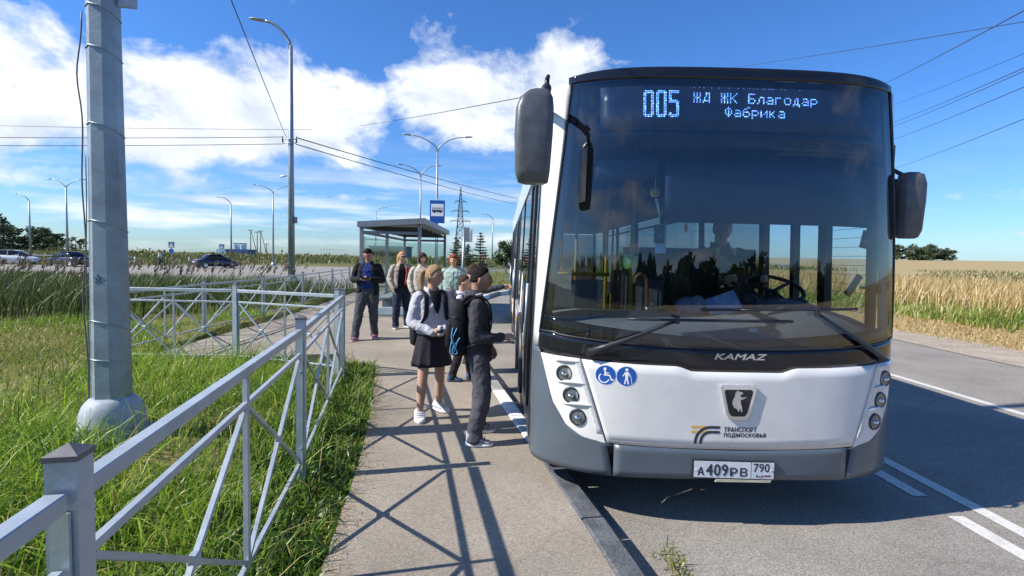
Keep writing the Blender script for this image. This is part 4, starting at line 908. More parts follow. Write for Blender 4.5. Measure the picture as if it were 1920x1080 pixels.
# sides
def spt(s, y, z, off=0.0): return Vector((XC+s*(Wz(z)+off), y, z))
def side(mb, s, y0, y1, z0, z1, off=0.0, t=.03, nz=4, mi=0):
    zs = np.linspace(z0, z1, nz+1); o = len(mb.v); vs = []
    for z in zs:
        for y in (y0, y1): vs.append(spt(s, y, float(z), off))
    for z in zs:
        for y in (y0, y1): vs.append(spt(s, y, float(z), off-t))
    k = 2*(nz+1); fs = []
    for j in range(nz): a = 2*j; fs += [(a, a+1, a+3, a+2), (k+a, k+a+2, k+a+3, k+a+1), (a, a+2, k+a+2, k+a), (a+1, k+a+1, k+a+3, a+3)]
    fs += [(0, k, k+1, 1), (k-2, k-1, 2*k-1, 2*k-2)]
    return mb.add(vs, fs, mi)
YF, YB = BY+.47, 15.15
def sides():
    for s in (-1, 1):
        doors = [(3.74, 4.98), (8.5, 9.9), (12.6, 13.9)] if s < 0 else []
        cuts = [(4.98, 8.5), (9.9, 12.6), (13.9, YB)] if s < 0 else [(5.25, 9.0), (9.0, 12.6), (12.6, YB)]
        m = MB()
        for (a, b) in (cuts if s < 0 else [(YF+.06, YB)]):
            side(m, s, a, b, .30, .56, .0, .03, 1); 
        put(m, 'side_skirt', M_['busgrey'])
        m = MB()
        for (a, b) in (cuts if s < 0 else [(YF+.06, YB)]): side(m, s, a, b, .563, 1.02 if s < 0 else 1.18, 0, .03, 2)
        put(m, 'side_panel', M_['white'])
        m = MB(); side(m, s, YF+.06, YB, 2.46, 2.86, 0, .03, 2); put(m, 'cant_rail', M_['white'])
        # window pillars and panes
        if s < 0: panes = [(5.02, 6.75), (6.80, 8.45), (9.95, 11.25), (11.3, 12.55), (13.95, 15.0)]; zb = 1.025
        else: panes = [(3.72, 4.20), (4.30, 4.66), (4.72, 5.20), (5.3, 6.9), (6.95, 8.6), (8.65, 10.3), (10.35, 12.0), (12.05, 13.6), (13.65, 15.0)]; zb = 1.185
        ys = sorted([p[0] for p in panes]+[p[1] for p in panes]); m = MB(); prev = YF+.06
        if s < 0: prev = 4.98
        for (a, b) in panes:
            if .02 < a-prev < .9: put(side(MB(), s, prev, a, zb-.02, 2.458, -.002, .06, 3), 'window_pillar', M_['dark'])
            prev = b
        put(side(MB(), s, prev, YB, zb, 2.458, -.002, .06, 3), 'window_pillar', M_['dark'])
        for i, (a, b) in enumerate(panes):
            g = MB(); g.add([spt(s, a, zb, -.012), spt(s, b, zb, -.012), spt(s, b, 1.8, -.012), spt(s, a, 1.8, -.012), spt(s, b, 2.455, -.012), spt(s, a, 2.455, -.012)], [(0, 1, 2, 3), (3, 2, 4, 5)])
            put(g, 'side_window', M_['sideglass'] if (s < 0 or i > 2) else M_['cabglass'], fix=False)
        for (a, b) in doors:
            for (c, d) in ((a+.03, (a+b)/2-.01), ((a+b)/2+.01, b-.03)):
                f = MB(); side(f, s, c, c+.05, .36, 2.44, .004, .04); side(f, s, d-.05, d, .36, 2.44, .004, .04); side(f, s, c+.05, d-.05, .36, .47, .004, .04, 1); side(f, s, c+.05, d-.05, 2.36, 2.44, .004, .04, 1)
                dr = put(f, 'door', M_['dark'])
                g = MB(); g.add([spt(s, c+.05, .47, -.008), spt(s, d-.05, .47, -.008), spt(s, d-.05, 1.5, -.008), spt(s, c+.05, 1.5, -.008), spt(s, d-.05, 2.36, -.008), spt(s, c+.05, 2.36, -.008)], [(0, 1, 2, 3), (3, 2, 4, 5)])
                put(g, 'door_glass', M_['sideglass'], dr, fix=False)
                MB().tube([spt(s, d-.12, 1.0, .03), spt(s, d-.12, 1.5, .03)], .012, 8).build('door_handle', M_['galv'], dr, world=True)
            f = MB(); side(f, s, a-.02, b+.02, .30, .355, 0, .03, 1); side(f, s, a-.05, a+.028, .30, 2.458, -.002, .05); side(f, s, b-.028, b+.0, .30, 2.458, -.002, .05); put(f, 'door_surround', M_['busgrey'])
        for yw in (5.85, 11.75):
            c = Vector((XC+s*1.12, yw, .48)); n = Vector((s, 0, 0))
            t = MB(); rg = []
            for r, d in ((.28, -.14), (.45, -.14), (.48, -.11), (.48, .10), (.455, .135), (.29, .13)): rg.append([c+n*d+Vector((0, r*math.cos(2*PI*k/32), r*math.sin(2*PI*k/32))) for k in range(32)])
            t.loft(rg, 0, False); wh = put(t, 'wheel', M_['rubber'])
            h = MB(); rg = []
            for r, d in ((.29, .12), (.25, .06), (.12, .05), (.11, .10), (.02, .11)): rg.append([c+n*d+Vector((0, r*math.cos(2*PI*k/32), r*math.sin(2*PI*k/32))) for k in range(32)])
            h.loft(rg, 0, False); put(h, 'rim', M_['galv'], wh)
            ar = MB(); pts = [spt(s, yw+.58*math.cos(t), .48+.58*math.sin(t), .008) for t in np.linspace(-.3, PI+.3, 20)]; ar.tube(pts, .035, 6); put(ar, 'wheel_arch', M_['dark'])
            ab = MB(); ab.add([spt(s, yw, .48, .002)]+[spt(s, yw+.56*math.cos(t), .48+.56*math.sin(t), .002) for t in np.linspace(-.3, PI+.3, 24)], [(0, k, k+1) for k in range(1, 24)]); put(ab, 'wheel_well', M_['black_gloss'], fix=False)
        # marker lamps and stripes
        for y in (5.15, 7.6, 10.4, 13.2):
            put(MB().box(spt(s, y, .80, .006), (.014, .11, .035), bev=.004), 'marker_lamp', M_['orange'])
    # vinyl stripes on the door side
    m = MB(); s = -1
    def poly(pts, mi): put(MB().add([spt(s, y, z, .006+.0012*mi) for y, z in pts], [tuple(range(len(pts)))]), 'side_stripe', [M_['whitevinyl'], M_['ochre']][mi], fix=False)
    poly([(6.6, .57), (7.0, .57), (6.2, 1.55), (5.9, 1.50)], 0); poly([(6.05, .57), (6.35, .57), (5.75, 1.35), (5.45, 1.40)], 1); poly([(5.5, .62), (5.75, .62), (5.5, 1.05), (5.25, 1.2)], 0)
    poly([(10.4, .57), (11.2, .57), (10.6, 1.7), (9.95, 1.7)], 0); poly([(9.95, .57), (10.35, .57), (9.95, 1.3)], 1); poly([(7.3, .7), (8.2, .7), (8.2, .82), (7.3, .82)], 1); poly([(7.3, .85), (8.2, .85), (8.2, .97), (7.3, .97)], 0)

    # roof, floor, rear
    m = MB(); nu, ys = 24, [0, .12, .4, 2, 6, 11.8]
    def rf(i, j):
        u = -1+2*i/nu; W = Wz(2.86); x = u*W*(.905 if j == 0 else .96 if j == 1 else 1.0); y = BY+fy(min(abs(x), 1.08))+lean(2.9)+.03+ys[j]; return Vector((XC+x, min(y, YB), (ztop(abs(u)*1.2) if j < 2 else 2.925-.06*abs(u)**5)-.004+.02*(j > 2)))
    m.grid(lambda a, b: rf(round(a*nu), round(b*5)), nu, 5); put(m, 'roof', M_['white'])
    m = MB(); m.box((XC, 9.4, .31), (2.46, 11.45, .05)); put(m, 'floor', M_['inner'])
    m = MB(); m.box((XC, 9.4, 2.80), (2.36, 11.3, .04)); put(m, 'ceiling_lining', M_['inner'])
    m = MB(); m.box((XC, YB-.02, .66), (2.5, .05, .72)); m.box((XC, YB-.02, 2.66), (2.38, .05, .40)); put(m, 'rear_wall', M_['white'])
    m = MB(); m.box((XC, YB-.02, 1.74), (2.40, .012, 1.42)); put(m, 'rear_window', M_['sideglass'])
    m = MB(); m.box((XC, 4.25, .42), (2.0, 1.2, .2)); m.box((XC, 8.5, .2), (1.7, 9, .18)); put(m, 'underbody_light_block', M_['dark'])  # black boxes added under the floor to block light
sides()

# inside the bus
def interior():
    m = MB(); nu = 24                               # dash board
    def dp(a, b):
        u = -1.15+2.3*a; f = BY+fy(u)+.05; prof = [(0.0, 1.12), (.03, 1.235), (.25, 1.285), (.55, 1.325), (.72, 1.32), (.78, 1.22), (.80, .9)][round(b*6)]
        hump = .13*math.exp(-((u-.62)/.36)**2)*(1 if prof[0] > .2 else .25)*(1 if prof[0] < .75 else .3)
        return Vector((XC+u, f+prof[0]*(1-.25*abs(u)), prof[1]+hump-.02*u))
    m.grid(dp, nu, 6); dash = put(m, 'dashboard', M_['dash'])
    m = MB(); m.box((XC+.62, 4.02, 1.37), (.62, .20, .12), bev=.04); m.tube([(XC+.40, 3.92, 1.40), (XC+.40, 3.84, 1.43)], .05, 16); put(m, 'instrument_cowl', M_['dashdark'], dash)
    c = Vector((2.26, 4.22, 1.50)); ax = Vector((0, -.42, .9)).normalized(); X = Vector((1, 0, 0)); Z = X.cross(ax)
    m = MB(); m.tube([c+X*(.225*math.cos(t))+Z*(.225*math.sin(t)) for t in np.linspace(0, 2*PI, 33)], .017, 8, cap=False)
    for t in (PI/2, PI*1.17, PI*1.83): m.tube([c-ax*.03, c+X*(.22*math.cos(t))+Z*(.22*math.sin(t))], .016, 6)
    m.tube([c-ax*.03, c-ax*.30], [.05, .045], 10); put(m, 'steering_wheel', M_['dark'], fix=False)
    def seat(x, y, z, m1, name='seat', wide=.44, head=True):
        b = MB(); rg = []
        for t in np.linspace(0, 1, 8): rg.append([Vector((x+wide/2*(1-.10*t-.10*max(0, t-.7))*math.copysign(abs(math.cos(q))**.5, math.cos(q)), y+.10*t+.05*math.copysign(abs(math.sin(q))**.5, math.sin(q)), z+.08+.66*t)) for q in np.linspace(0, 2*PI, 16, endpoint=False)])
        b.loft(rg); s = put(b, name, m1)
        MB().box((x, y-.20, z), (wide, .42, .11), bev=.04).build('seat_cushion', m1, s, world=True)
        MB().tube([(x, y-.2, z-.05), (x, y-.2, .34)], .05, 10).build('seat_post', M_['dark'], s, world=True)
        if head: MB().box((x, y+.10, z+.80), (.24, .09, .18), bev=.035).build('headrest', m1, s, world=True)
    seat(2.10, 5.0, .95, mat('driver_seat_cloth', (.03, .033, .04), .85, 0, .2, 20), 'driver_seat', .5)
    cloth = mat('seat_cloth', (.07, .05, .06), .85, 0, .5, 25, col2=(.20, .13, .12))
    for (x, y) in ((.62, 6.7), (1.05, 6.7), (.62, 7.6), (1.05, 7.6), (2.15, 6.9), (2.5, 6.9), (2.15, 7.9), (2.5, 7.9), (2.15, 9.0), (2.5, 9.0), (.62, 11.2), (1.05, 11.2)): seat(x, y, .80, cloth, 'passenger_seat', .42, False)
    for (x, y, h) in ((1.165, 4.62, 2.78), (1.10, 5.45, 2.78), (.87, 6.1, 2.78), (1.75, 8.2, 2.78), (1.15, 10.0, 2.78)):
        put(MB().tube([(x, y, .34), (x, y, h)], .019, 10), 'grab_pole', M_['yellow'], fix=False)
    put(MB().tube([(.34, 5.12, 1.56), (1.08, 5.12, 1.56)], .018, 8), 'grab_rail', M_['yellow'], fix=False)
    put(MB().tube([(.62, 5.6, 2.25), (.62, 12, 2.25)], .016, 8), 'grab_rail', M_['yellow'], fix=False); put(MB().tube([(2.35, 5.6, 2.25), (2.35, 12, 2.25)], .016, 8), 'grab_rail', M_['yellow'], fix=False)
    put(MB().box((.68, 5.14, 1.13), (.56, .02, .74), bev=.008), 'entrance_screen', M_['innerlight'])
    put(MB().box((1.98, 5.42, 1.10), (1.42, .03, 1.5), bev=.006), 'cab_partition', M_['inner'])
    put(MB().box((1.66, 5.40, 2.10), (.74, .012, .50)), 'partition_glass', M_['cabglass'])
    put(MB().box((1.30, 4.75, 1.00), (.03, 1.2, 1.1), bev=.008), 'cab_door', M_['inner'])
    m = MB(); band(m, K(1.955), K(2.40), -.46, a_of(1.0, 2.2), -.09, .006, 30, 3); v = put(m, 'sun_blind', M_['visor'])
    m = MB(); band(m, lambda a: 2.22+.10*max(0, (a+.62)/.2)**2, K(2.40), -.93, -.50, -.10, .02, 16, 3); put(m, 'sun_blind', M_['visor'])
    # heating wires in the cab window
    m = MB()
    for z in np.linspace(1.35, 2.2, 13): m.tube([spt(1, 3.78, float(z), -.018), spt(1, 4.18, float(z), -.018)], .0016, 4)
    put(m, 'heating_wires', M_['dark'], fix=False)
interior()
# ------------------------------------------------------------------ people
def cr(pts, n=6):
    """smooth curve through the points"""
    P = [Vector(p) for p in pts]; out = []
    for i in range(len(P)-1):
        a, b = P[i], P[i+1]; p0 = P[i-1] if i else a*2-b; p3 = P[i+2] if i+2 < len(P) else b*2-a
        for k in range(n):
            t = k/n; out.append(.5*((2*a)+(b-p0)*t+(2*p0-5*a+4*b-p3)*t*t+(3*a-p0-3*b+p3)*t**3))
    out.append(P[-1]); return out
def limb(mb, pts, rad, n=6, seg=14, side=(1, 0, 0), flat=1.0):
    c = cr(pts, n); m = len(c); r = [float(np.interp(i/(m-1), np.linspace(0, 1, len(rad)), rad)) for i in range(m)]
    mb.tube(c, r, seg, flat=flat, side=side); mb.ell(c[0], (r[0], r[0], r[0]), 10, 7); mb.ell(c[-1], (r[-1],)*3, 10, 7); return mb
def rings(mb, prof, seg=28, p=2.4, wave=0.0, nw=9):
    """torso-like stack: (z, cx, cy, rx, ry)"""
    R_ = []
    for i, (z, cx, cy, rx, ry) in enumerate(prof):
        ring = []
        for k in range(seg):
            t = 2*PI*k/seg; c, s = math.cos(t), math.sin(t); e = 2/p; w = 1+wave*math.sin(nw*t+.4*i)*(1-i/len(prof))
            ring.append(Vector((cx+rx*w*math.copysign(abs(c)**e, c), cy+ry*w*math.copysign(abs(s)**e, s), z)))
        R_.append(ring)
    return mb.loft(R_)
def fine(prof, n=5):
    c = list(zip(*prof)); z = np.array(c[0]); t = np.linspace(0, len(z)-1, (len(z)-1)*n+1); i = np.arange(len(z)); return list(zip(*[np.interp(t, i, np.array(q)) for q in c]))
def headshape(d, jaw=1.0):
    """unit head: d is a direction; x right, y forward, z up; height about 1"""
    x, y, z = d.x*.345, d.y*.415, d.z*.5
    if z < -.05:
        k = min(1, (-.05-z)/.42); x *= 1-.30*k**1.3*jaw; y = y*(1-.10*k) if y > 0 else y*(1-.42*k)
        if y > 0: y += .03*k
    if z > .2: y -= .02
    g = lambda a, b: math.exp(-(a*a+b*b))
    if y > .1:
        y += .088*g(x/.055, (z+.105)/.075)+.055*g(x/.04, (z+.01)/.09)      # nose
        y -= .040*g((abs(x)-.15)/.085, (z-.02)/.06)                         # eye sockets
        y += .018*g(x/.2, (z-.10)/.05)                                       # brow
        y += .030*g(x/.09, (z+.255)/.05)+.03*g(x/.11, (z+.43)/.07)           # lips, chin
        y -= .012*g(x/.10, (z+.33)/.03)
        y += .012*g((abs(x)-.2)/.08, (z+.10)/.08)                            # cheeks
    return Vector((x, y, z))
def head_grid(mb, c, h, R, fn, nu=40, nv=28):
    vs = []
    for j in range(nv+1):
        a = PI*j/nv-PI/2
        for i in range(nu):
            t = 2*PI*i/nu; d = Vector((math.cos(a)*math.cos(t), math.cos(a)*math.sin(t), math.sin(a))); vs.append(c+R @ (fn(d)*h))
    fs = [(j*nu+i, j*nu+(i+1) % nu, (j+1)*nu+(i+1) % nu, (j+1)*nu+i) for j in range(nv) for i in range(nu)]
    return mb.add(vs, fs, 0, True)
def hand(mb, wrist, direc, palm_n, L, curl=.5, grip=0.0, thumb=1):
    """palm plus five bent fingers; direc = towards the finger tips, palm_n = out of the palm, thumb=+-1 which side"""
    d = Vector(direc).normalized(); n = Vector(palm_n); n = (n-d*n.dot(d)).normalized(); s = d.cross(n)*thumb; w = Vector(wrist)
    mb.tube([w-d*L*.12, w+d*L*.10, w+d*L*.30, w+d*L*.48], [(L*.15, L*.11), (L*.19, L*.105), (L*.225, L*.10), (L*.215, L*.085)], 10, side=tuple(s))
    for k, (o, ln, r) in enumerate(((.165, .43, .050), (.058, .48, .052), (-.052, .45, .050), (-.155, .35, .044))):
        b = w+d*L*.46+s*L*o; a1 = curl*.55+grip*.5; a2 = curl*1.1+grip*.9
        d1 = d*math.cos(a1)+n*math.sin(a1); d2 = d*math.cos(a1+a2)+n*math.sin(a1+a2); d3 = d*math.cos(a1+a2*1.7)+n*math.sin(a1+a2*1.7)
        l = L*ln; p = [b-d*L*.05, b+d1*l*.42, b+d1*l*.42+d2*l*.33, b+d1*l*.42+d2*l*.33+d3*l*.25]
        mb.tube(p, [L*r*1.05, L*r, L*r*.92, L*r*.72], 8, side=tuple(s)); mb.ell(p[-1], (L*r*.72,)*3, 8, 6)
    b = w+d*L*.14+s*L*.17; t1 = (d*.65+s*.62+n*.35).normalized(); t2 = (d*.85+s*.10+n*.55).normalized()
    p = [b, b+t1*L*.22, b+t1*L*.22+t2*L*.18]; mb.tube(p, [L*.075, L*.062, L*.048], 8, side=tuple(n)); mb.ell(p[-1], (L*.048,)*3, 8, 6)
def cloth(name, c, var=.14, c2=None, rough=.85, sc=9, bump=.25): return mat(name, c, rough, 0, var, sc, bump, 22, col2=c2, spec=.2)
_tx = bpy.data.textures.new('cloth_folds', 'CLOUDS'); _tx.noise_scale = .075; _tx.noise_depth = 2
_tx2 = bpy.data.textures.new('trouser_folds', 'CLOUDS'); _tx2.noise_scale = .06; _tx2.noise_depth = 2
FOLDS = {'jacket': .026, 'hooded_top': .024, 'trousers': .020, 'shirt': .014, 'hood': .016}
def folds(o, k):
    d = o.modifiers.new('folds', 'DISPLACE'); d.texture = _tx2 if o.name.startswith('trousers') else _tx; d.strength = k; d.mid_level = .52; d.texture_coords = 'LOCAL'
CL = {'eye': mat('eye_dark', (.03, .022, .018), .2), 'lip': mat('lips', (.42, .17, .14), .5), 'brow_dark': mat('brow_dark', (.03, .022, .018), .8), 'brow_fair': mat('brow_fair', (.20, .12, .06), .8),
      'hair_black': mat('hair_black', (.016, .012, .011), .8, 0, .45, 26, .12, 70, spec=.12), 'hair_brown': mat('hair_brown', (.055, .035, .024), .8, 0, .45, 26, .12, 70, spec=.12), 'hair_fair': mat('hair_fair', (.24, .145, .075), .8, 0, .45, 26, .12, 70, spec=.12, col2=(.36, .24, .13)),
      'hair_gold': mat('hair_gold', (.42, .22, .075), .8, 0, .45, 26, .12, 70, spec=.12, col2=(.58, .36, .15)), 'hair_red': mat('hair_red', (.20, .045, .022), .8, 0, .45, 26, .12, 70, spec=.12, col2=(.32, .09, .045)),
      'lace': mat('white_rubber', (.72, .72, .71), .6, 0, .05, 30), 'skin2': mat('skin_tan', (.36, .20, .13), .5, 0, .1, 12, .03, 150), 'glove': M_['dark']}
def hair_fn(style, seed=0):
    r = random.Random(seed); ph = [r.uniform(0, 6) for _ in range(6)]
    def fn(d):
        p = headshape(d); y, z, x = p.y, p.z, p.x
        if style == 'short': line = np.interp(y, [-.42, -.16, -.06, .06, .16, .30, .45], [-.33, -.28, .0, .14, .235, .31, .33]); th = .045+.06*max(0, z-.15)
        elif style == 'fade': line = np.interp(y, [-.42, -.16, -.06, .06, .16, .30, .45], [-.20, -.12, .02, .14, .245, .315, .33]); th = .018+.13*max(0, z-.12)+.05*max(0, y)*max(0, z-.2)
        elif style == 'bob': line = np.interp(y, [-.42, -.1, .10, .17, .24, .34, .45], [-.52, -.52, -.38, -.05, .17, .22, .23]); th = .105
        elif style == 'curly': line = np.interp(y, [-.42, -.14, .0, .12, .2, .32, .45], [-.42, -.40, -.20, .02, .18, .24, .25]); th = .12
        else: line = np.interp(y, [-.42, -.16, -.06, .06, .16, .30, .45], [-.34, -.30, -.06, .08, .20, .285, .30]); th = .035      # pulled back
        k = max(0, min(1, (z-line)/(.13 if style in ('fade', 'short') else .06)+.5)); n = .5+.5*math.sin(23*x+ph[0]+5*y)*math.sin(19*y+ph[1])*math.sin(17*z+ph[2])
        if style in ('curly', 'bob'): th *= .75+.5*n
        elif style == 'short': th *= .85+.3*n
        q = d.copy(); q = p.normalized()
        return p+q*(th*k-.05*(1-k))
    return fn

def person(label, loc, rz, H, skin, group=None, feet=None, arms=None, lean=(0, 0), head=(0, 0), hair=('short', 'hair_black'), top=None, legs=None, shoes=None, voxel=.006, hands=(.4, .4), build=1.0, bare_legs=False, brow='brow_dark', headk=.132, face=True, hand_n=None):
    """feet/arms in metres, local frame: x to the person's right, y forward. arms = (left, right) of (elbow, wrist, finger direction)"""
    B = build; hip = Vector((0, 0, .515*H)); L = Vector((lean[0], lean[1], 0)); sh = .815*H; hd = headk*H*1.0
    feet = feet or ((-.06*H, 0, 0), (.06*H, 0, 0)); body = MB(); clothes = []
    tl = lambda z: L*max(0, (z-.5*H)/(.32*H))
    S = [Vector((s*.098*H*B, -.004*H, sh-.012*H))+tl(sh) for s in (-1, 1)]
    hipj = [Vector((s*.050*H*B, 0, .505*H)) for s in (-1, 1)]; leg = []
    for k in (0, 1):
        f = Vector((feet[k][0], feet[k][1], .050*H+(feet[k][3] if len(feet[k]) > 3 else 0))); h = hipj[k]; d = f-h; l1, l2 = .235*H, .228*H; D = min(d.length, (l1+l2)*.9995)
        a = (l1*l1-l2*l2+D*D)/(2*D); off = math.sqrt(max(0, l1*l1-a*a)); u = d.normalized(); fw = Vector((math.sin(feet[k][2])*1.0, math.cos(feet[k][2]), 0)); fw = (fw-u*fw.dot(u)).normalized()
        leg.append((h, h+u*a+fw*off, f, feet[k][2]))
    # body: one continuous skin
    rings(body, fine([(z*H, tl(z*H).x, tl(z*H).y+cy*H, rx*H*B, ry*H) for z, cy, rx, ry in ((.47, 0, .060, .045), (.52, 0, .080, .055), (.60, 0, .070, .050), (.70, 0, .080, .055), (.78, -.004, .082, .050), (.825, -.006, .060, .036), (.845, -.004, .030, .028))]))
    nk = Vector((0, -.006*H, .83*H))+tl(.83*H); yaw, pit = head
    Rh = Matrix.Rotation(-yaw, 3, 'Z') @ Matrix.Rotation(-pit, 3, 'X'); hc = Vector((0, .008*H, .83*H+.045*H+hd*.44))+tl(.86*H)+Rh @ Vector((0, .012*H, 0))
    limb(body, [nk, nk*.5+hc*.5+Vector((0, -.008*H, 0)), hc+Rh @ Vector((0, -.02*H, -hd*.15))], [.036*H*(.9+.1*B), .033*H, .034*H], 4, side=(1, 0, 0))
    head_grid(body, hc, hd, Rh, headshape)
    for s in (-1, 1): body.ell(hc+Rh @ Vector((s*.345*hd, -.03*hd, -.04*hd)), (.035*hd, .085*hd, .13*hd), 10, 8, Rh @ Matrix.Rotation(s*.35, 3, 'Z'))
    arms = arms or ((Vector((-.15*H, -.01*H, .63*H)), Vector((-.155*H, .03*H, .48*H)), (0, .2, -1)), (Vector((.15*H, -.01*H, .63*H)), Vector((.155*H, .03*H, .48*H)), (0, .2, -1)))
    AJ = []
    for k in (0, 1):
        e, w, fd = Vector(arms[k][0]), Vector(arms[k][1]), Vector(arms[k][2]); AJ.append((S[k], e, w))
        limb(body, [S[k], (S[k]+e)/2, e, (e+w)/2, w], [.024*H, .024*H, .021*H, .021*H, .0160*H], 4, side=(0, 0, 1) if abs((w-e).normalized().z) < .8 else (1, 0, 0))
        n = Vector(hand_n[k]) if hand_n else Vector((1 if k == 0 else -1, .3, 0)); hand(body, w, fd, n, .103*H, hands[k], hands[k]*.6, 1 if k == 0 else -1)
    for (h, kn, an, yw) in leg: limb(body, [h, (h*.55+kn*.45), kn, kn*.55+an*.45, an], [.052*H*B, .044*H*B, .0335*H, .0325*H*B, .0195*H], 5); body.ell(an+Vector((math.sin(yw)*.04*H, math.cos(yw)*.035*H, -.030*H)), (.016*H, .045*H, .010*H), 10, 7, Matrix.Rotation(-yw, 3, 'Z'))
    root = body.build('person', skin); remesh(root, voxel); root.location = loc; root.rotation_euler = (0, 0, rz); tag(root, label, 'person', group)
    def child(mb, name, m, vox=None, par=None, sm=2):
        o = mb.build(name, m, par or root)
        if vox:
            remesh(o, vox, sm)
            if name in FOLDS: folds(o, FOLDS[name])
        return o
    hm = MB(); head_grid(hm, hc, hd, Rh, hair_fn(hair[0], int(H*1000)), 48, 32)
    hair_o = child(hm, 'hair', CL[hair[1]])
    if len(hair) > 2 and hair[2]:
        tm = MB(); base = hc+Rh @ Vector((0, -.42*hd, .16*hd)); q = [base+Rh @ Vector((0, .06*hd, 0)), base+Rh @ Vector((0, -.14*hd, .02*hd)), base+Rh @ Vector((.02*hd, -.24*hd, -.30*hd)), base+Rh @ Vector((.04*hd, -.20*hd, -.75*hd)), base+Rh @ Vector((.05*hd, -.12*hd, -hair[2]*hd))]
        for k in range(9):
            a = 2*PI*k/9; o = Vector((math.cos(a), math.sin(a), 0))*hd*.055
            limb(tm, [p+o*sc+Vector((math.sin(7*k+i), math.cos(5*k+i), 0))*hd*.02 for i, (p, sc) in enumerate(zip(q, (.3, .9, 1.3, 1.2, .5)))], [hd*.05, hd*.065, hd*.06, hd*.04, hd*.012], 4, 8)
        child(tm, 'ponytail', CL[hair[1]], .008 if voxel < .008 else None)
        child(MB().ell(base+Rh @ Vector((0, -.05*hd, .01*hd)), (.10*hd, .07*hd, .10*hd), 10, 7, Rh), 'hair_tie', top['tie'] if top and 'tie' in top else M_['dark'])
    if face:
        for s in (-1, 1):
            p = headshape(Vector((s*.40, .92, .04)).normalized()); child(MB().ell(hc+Rh @ (Vector((s*.148, p.y-.004, .020))*hd), (.050*hd, .020*hd, .026*hd), 10, 7, Rh), 'eye', CL['eye'])
            b = MB(); b.tube([hc+Rh @ (Vector((s*a, headshape(Vector((s*a/.345, .9, .2)).normalized()).y+.012, z))*hd) for a, z in ((.075, .085), (.15, .105), (.225, .085))], [.010*hd, .016*hd, .008*hd], 6); child(b, 'eyebrow', CL[brow])
        b = MB(); b.tube([hc+Rh @ (Vector((a, (.425-.5*a*a-.016), -.255-.02*(abs(a) < .01)))*hd) for a in (-.105, -.05, 0, .05, .105)], [.006*hd, .018*hd, .020*hd, .018*hd, .006*hd], 6); child(b, 'mouth', CL['lip'])
    vx = max(voxel*1.25, .0075)
    # trousers or skirt
    if legs and legs['kind'] == 'trousers':
        m = MB(); f = legs.get('fit', 1.0)
        rings(m, fine([(z*H, tl(z*H).x*.5, tl(z*H).y*.5+cy*H, rx*H*B, ry*H) for z, cy, rx, ry in ((.455, 0, .060, .048), (.49, -.004, .098, .068), (.53, -.006, .102, .070), (.585, 0, .092, .063), (.61, 0, .088, .060))]))
        for (h, kn, an, yw) in leg:
            wr = [Vector((.006*math.sin(9*i), .006*math.cos(7*i), 0)) for i in range(8)]
            limb(m, [h, h*.6+kn*.4+wr[0], kn*.9+h*.1+wr[1], kn*.75+an*.25+wr[2], kn*.4+an*.6+wr[3], an*.9+kn*.1+wr[4], an+Vector((0, 0, -.008*H))], [.064*H*B, .058*H*B, .047*H*f, .046*H*f, .041*H*f, .039*H*f, .042*H*f], 5, 16)
        child(m, 'trousers', legs['mat'], vx)
    elif legs:
        m = MB(); R2 = []; seg = 72
        for t in np.linspace(0, 1, 10):
            z = (.60-.255*t)*H; r = (.088+.050*t)*H; ring = []
            for k in range(seg):
                a = 2*PI*k/seg; w = 1+.05*t*math.sin(11*a+1)+.02*t*math.sin(23*a); ring.append(Vector((r*w*math.cos(a), r*.78*w*math.sin(a), z)))
            R2.append(ring)
        for t in np.linspace(1, 0, 6):
            z = (.60-.252*t)*H; r = (.080+.048*t)*H; R2.append([Vector((r*(1+.05*t*math.sin(11*2*PI*k/seg+1))*math.cos(2*PI*k/seg), r*.78*(1+.05*t*math.sin(11*2*PI*k/seg+1))*math.sin(2*PI*k/seg), z)) for k in range(seg)])
        m.loft(R2, 0, False); child(m, 'skirt', legs['mat'])
        for (h, kn, an, yw) in leg:
            pass
    # shoes
    for k, (h, kn, an, yw) in enumerate(leg):
        Rf = Matrix.Rotation(-yw, 3, 'Z'); o = Vector((an.x, an.y, an.z-.05*H)); fl = .150*H; fw_ = .030*H; dz = an.z-.05*H
        def prof(scale, z0, z1, y0, y1, top):
            rg = []
            for t in np.linspace(0, 1, 13):
                y = y0+(y1-y0)*t; wdt = fw_*scale*(.72+.38*math.sin(PI*min(1, t*.62+.22))) * math.sqrt(max(.04, 1-max(0, (t-.72)/.285)**2))*math.sqrt(max(.1, 1-max(0, (.12-t)/.13)**2)); zt = top(t)
                rg.append([o+Rf @ Vector((wdt*c, y, z0+(zt-z0)*(.5+.5*s))) for c, s in [(math.copysign(abs(math.cos(q))**.6, math.cos(q)), math.copysign(abs(math.sin(q))**.6, math.sin(q))) for q in np.linspace(0, 2*PI, 18, endpoint=False)]])
            return rg
        up = MB(); hi = shoes.get('high', .062)*H; up.loft(prof(1.0, .012*H, 0, -.048*H, fl-.048*H, lambda t: (hi if t < .36 else hi-(hi-.030*H)*min(1, (t-.36)/.34))*(1 if t < .85 else 1-.35*(t-.85)/.15))); so = child(up, 'shoe', shoes['mat'])
        sm_ = MB(); sm_.loft(prof(1.10, 0, 0, -.052*H, fl-.044*H, lambda t: .020*H)); child(sm_, 'sole', shoes.get('sole', CL['lace']), None, so)
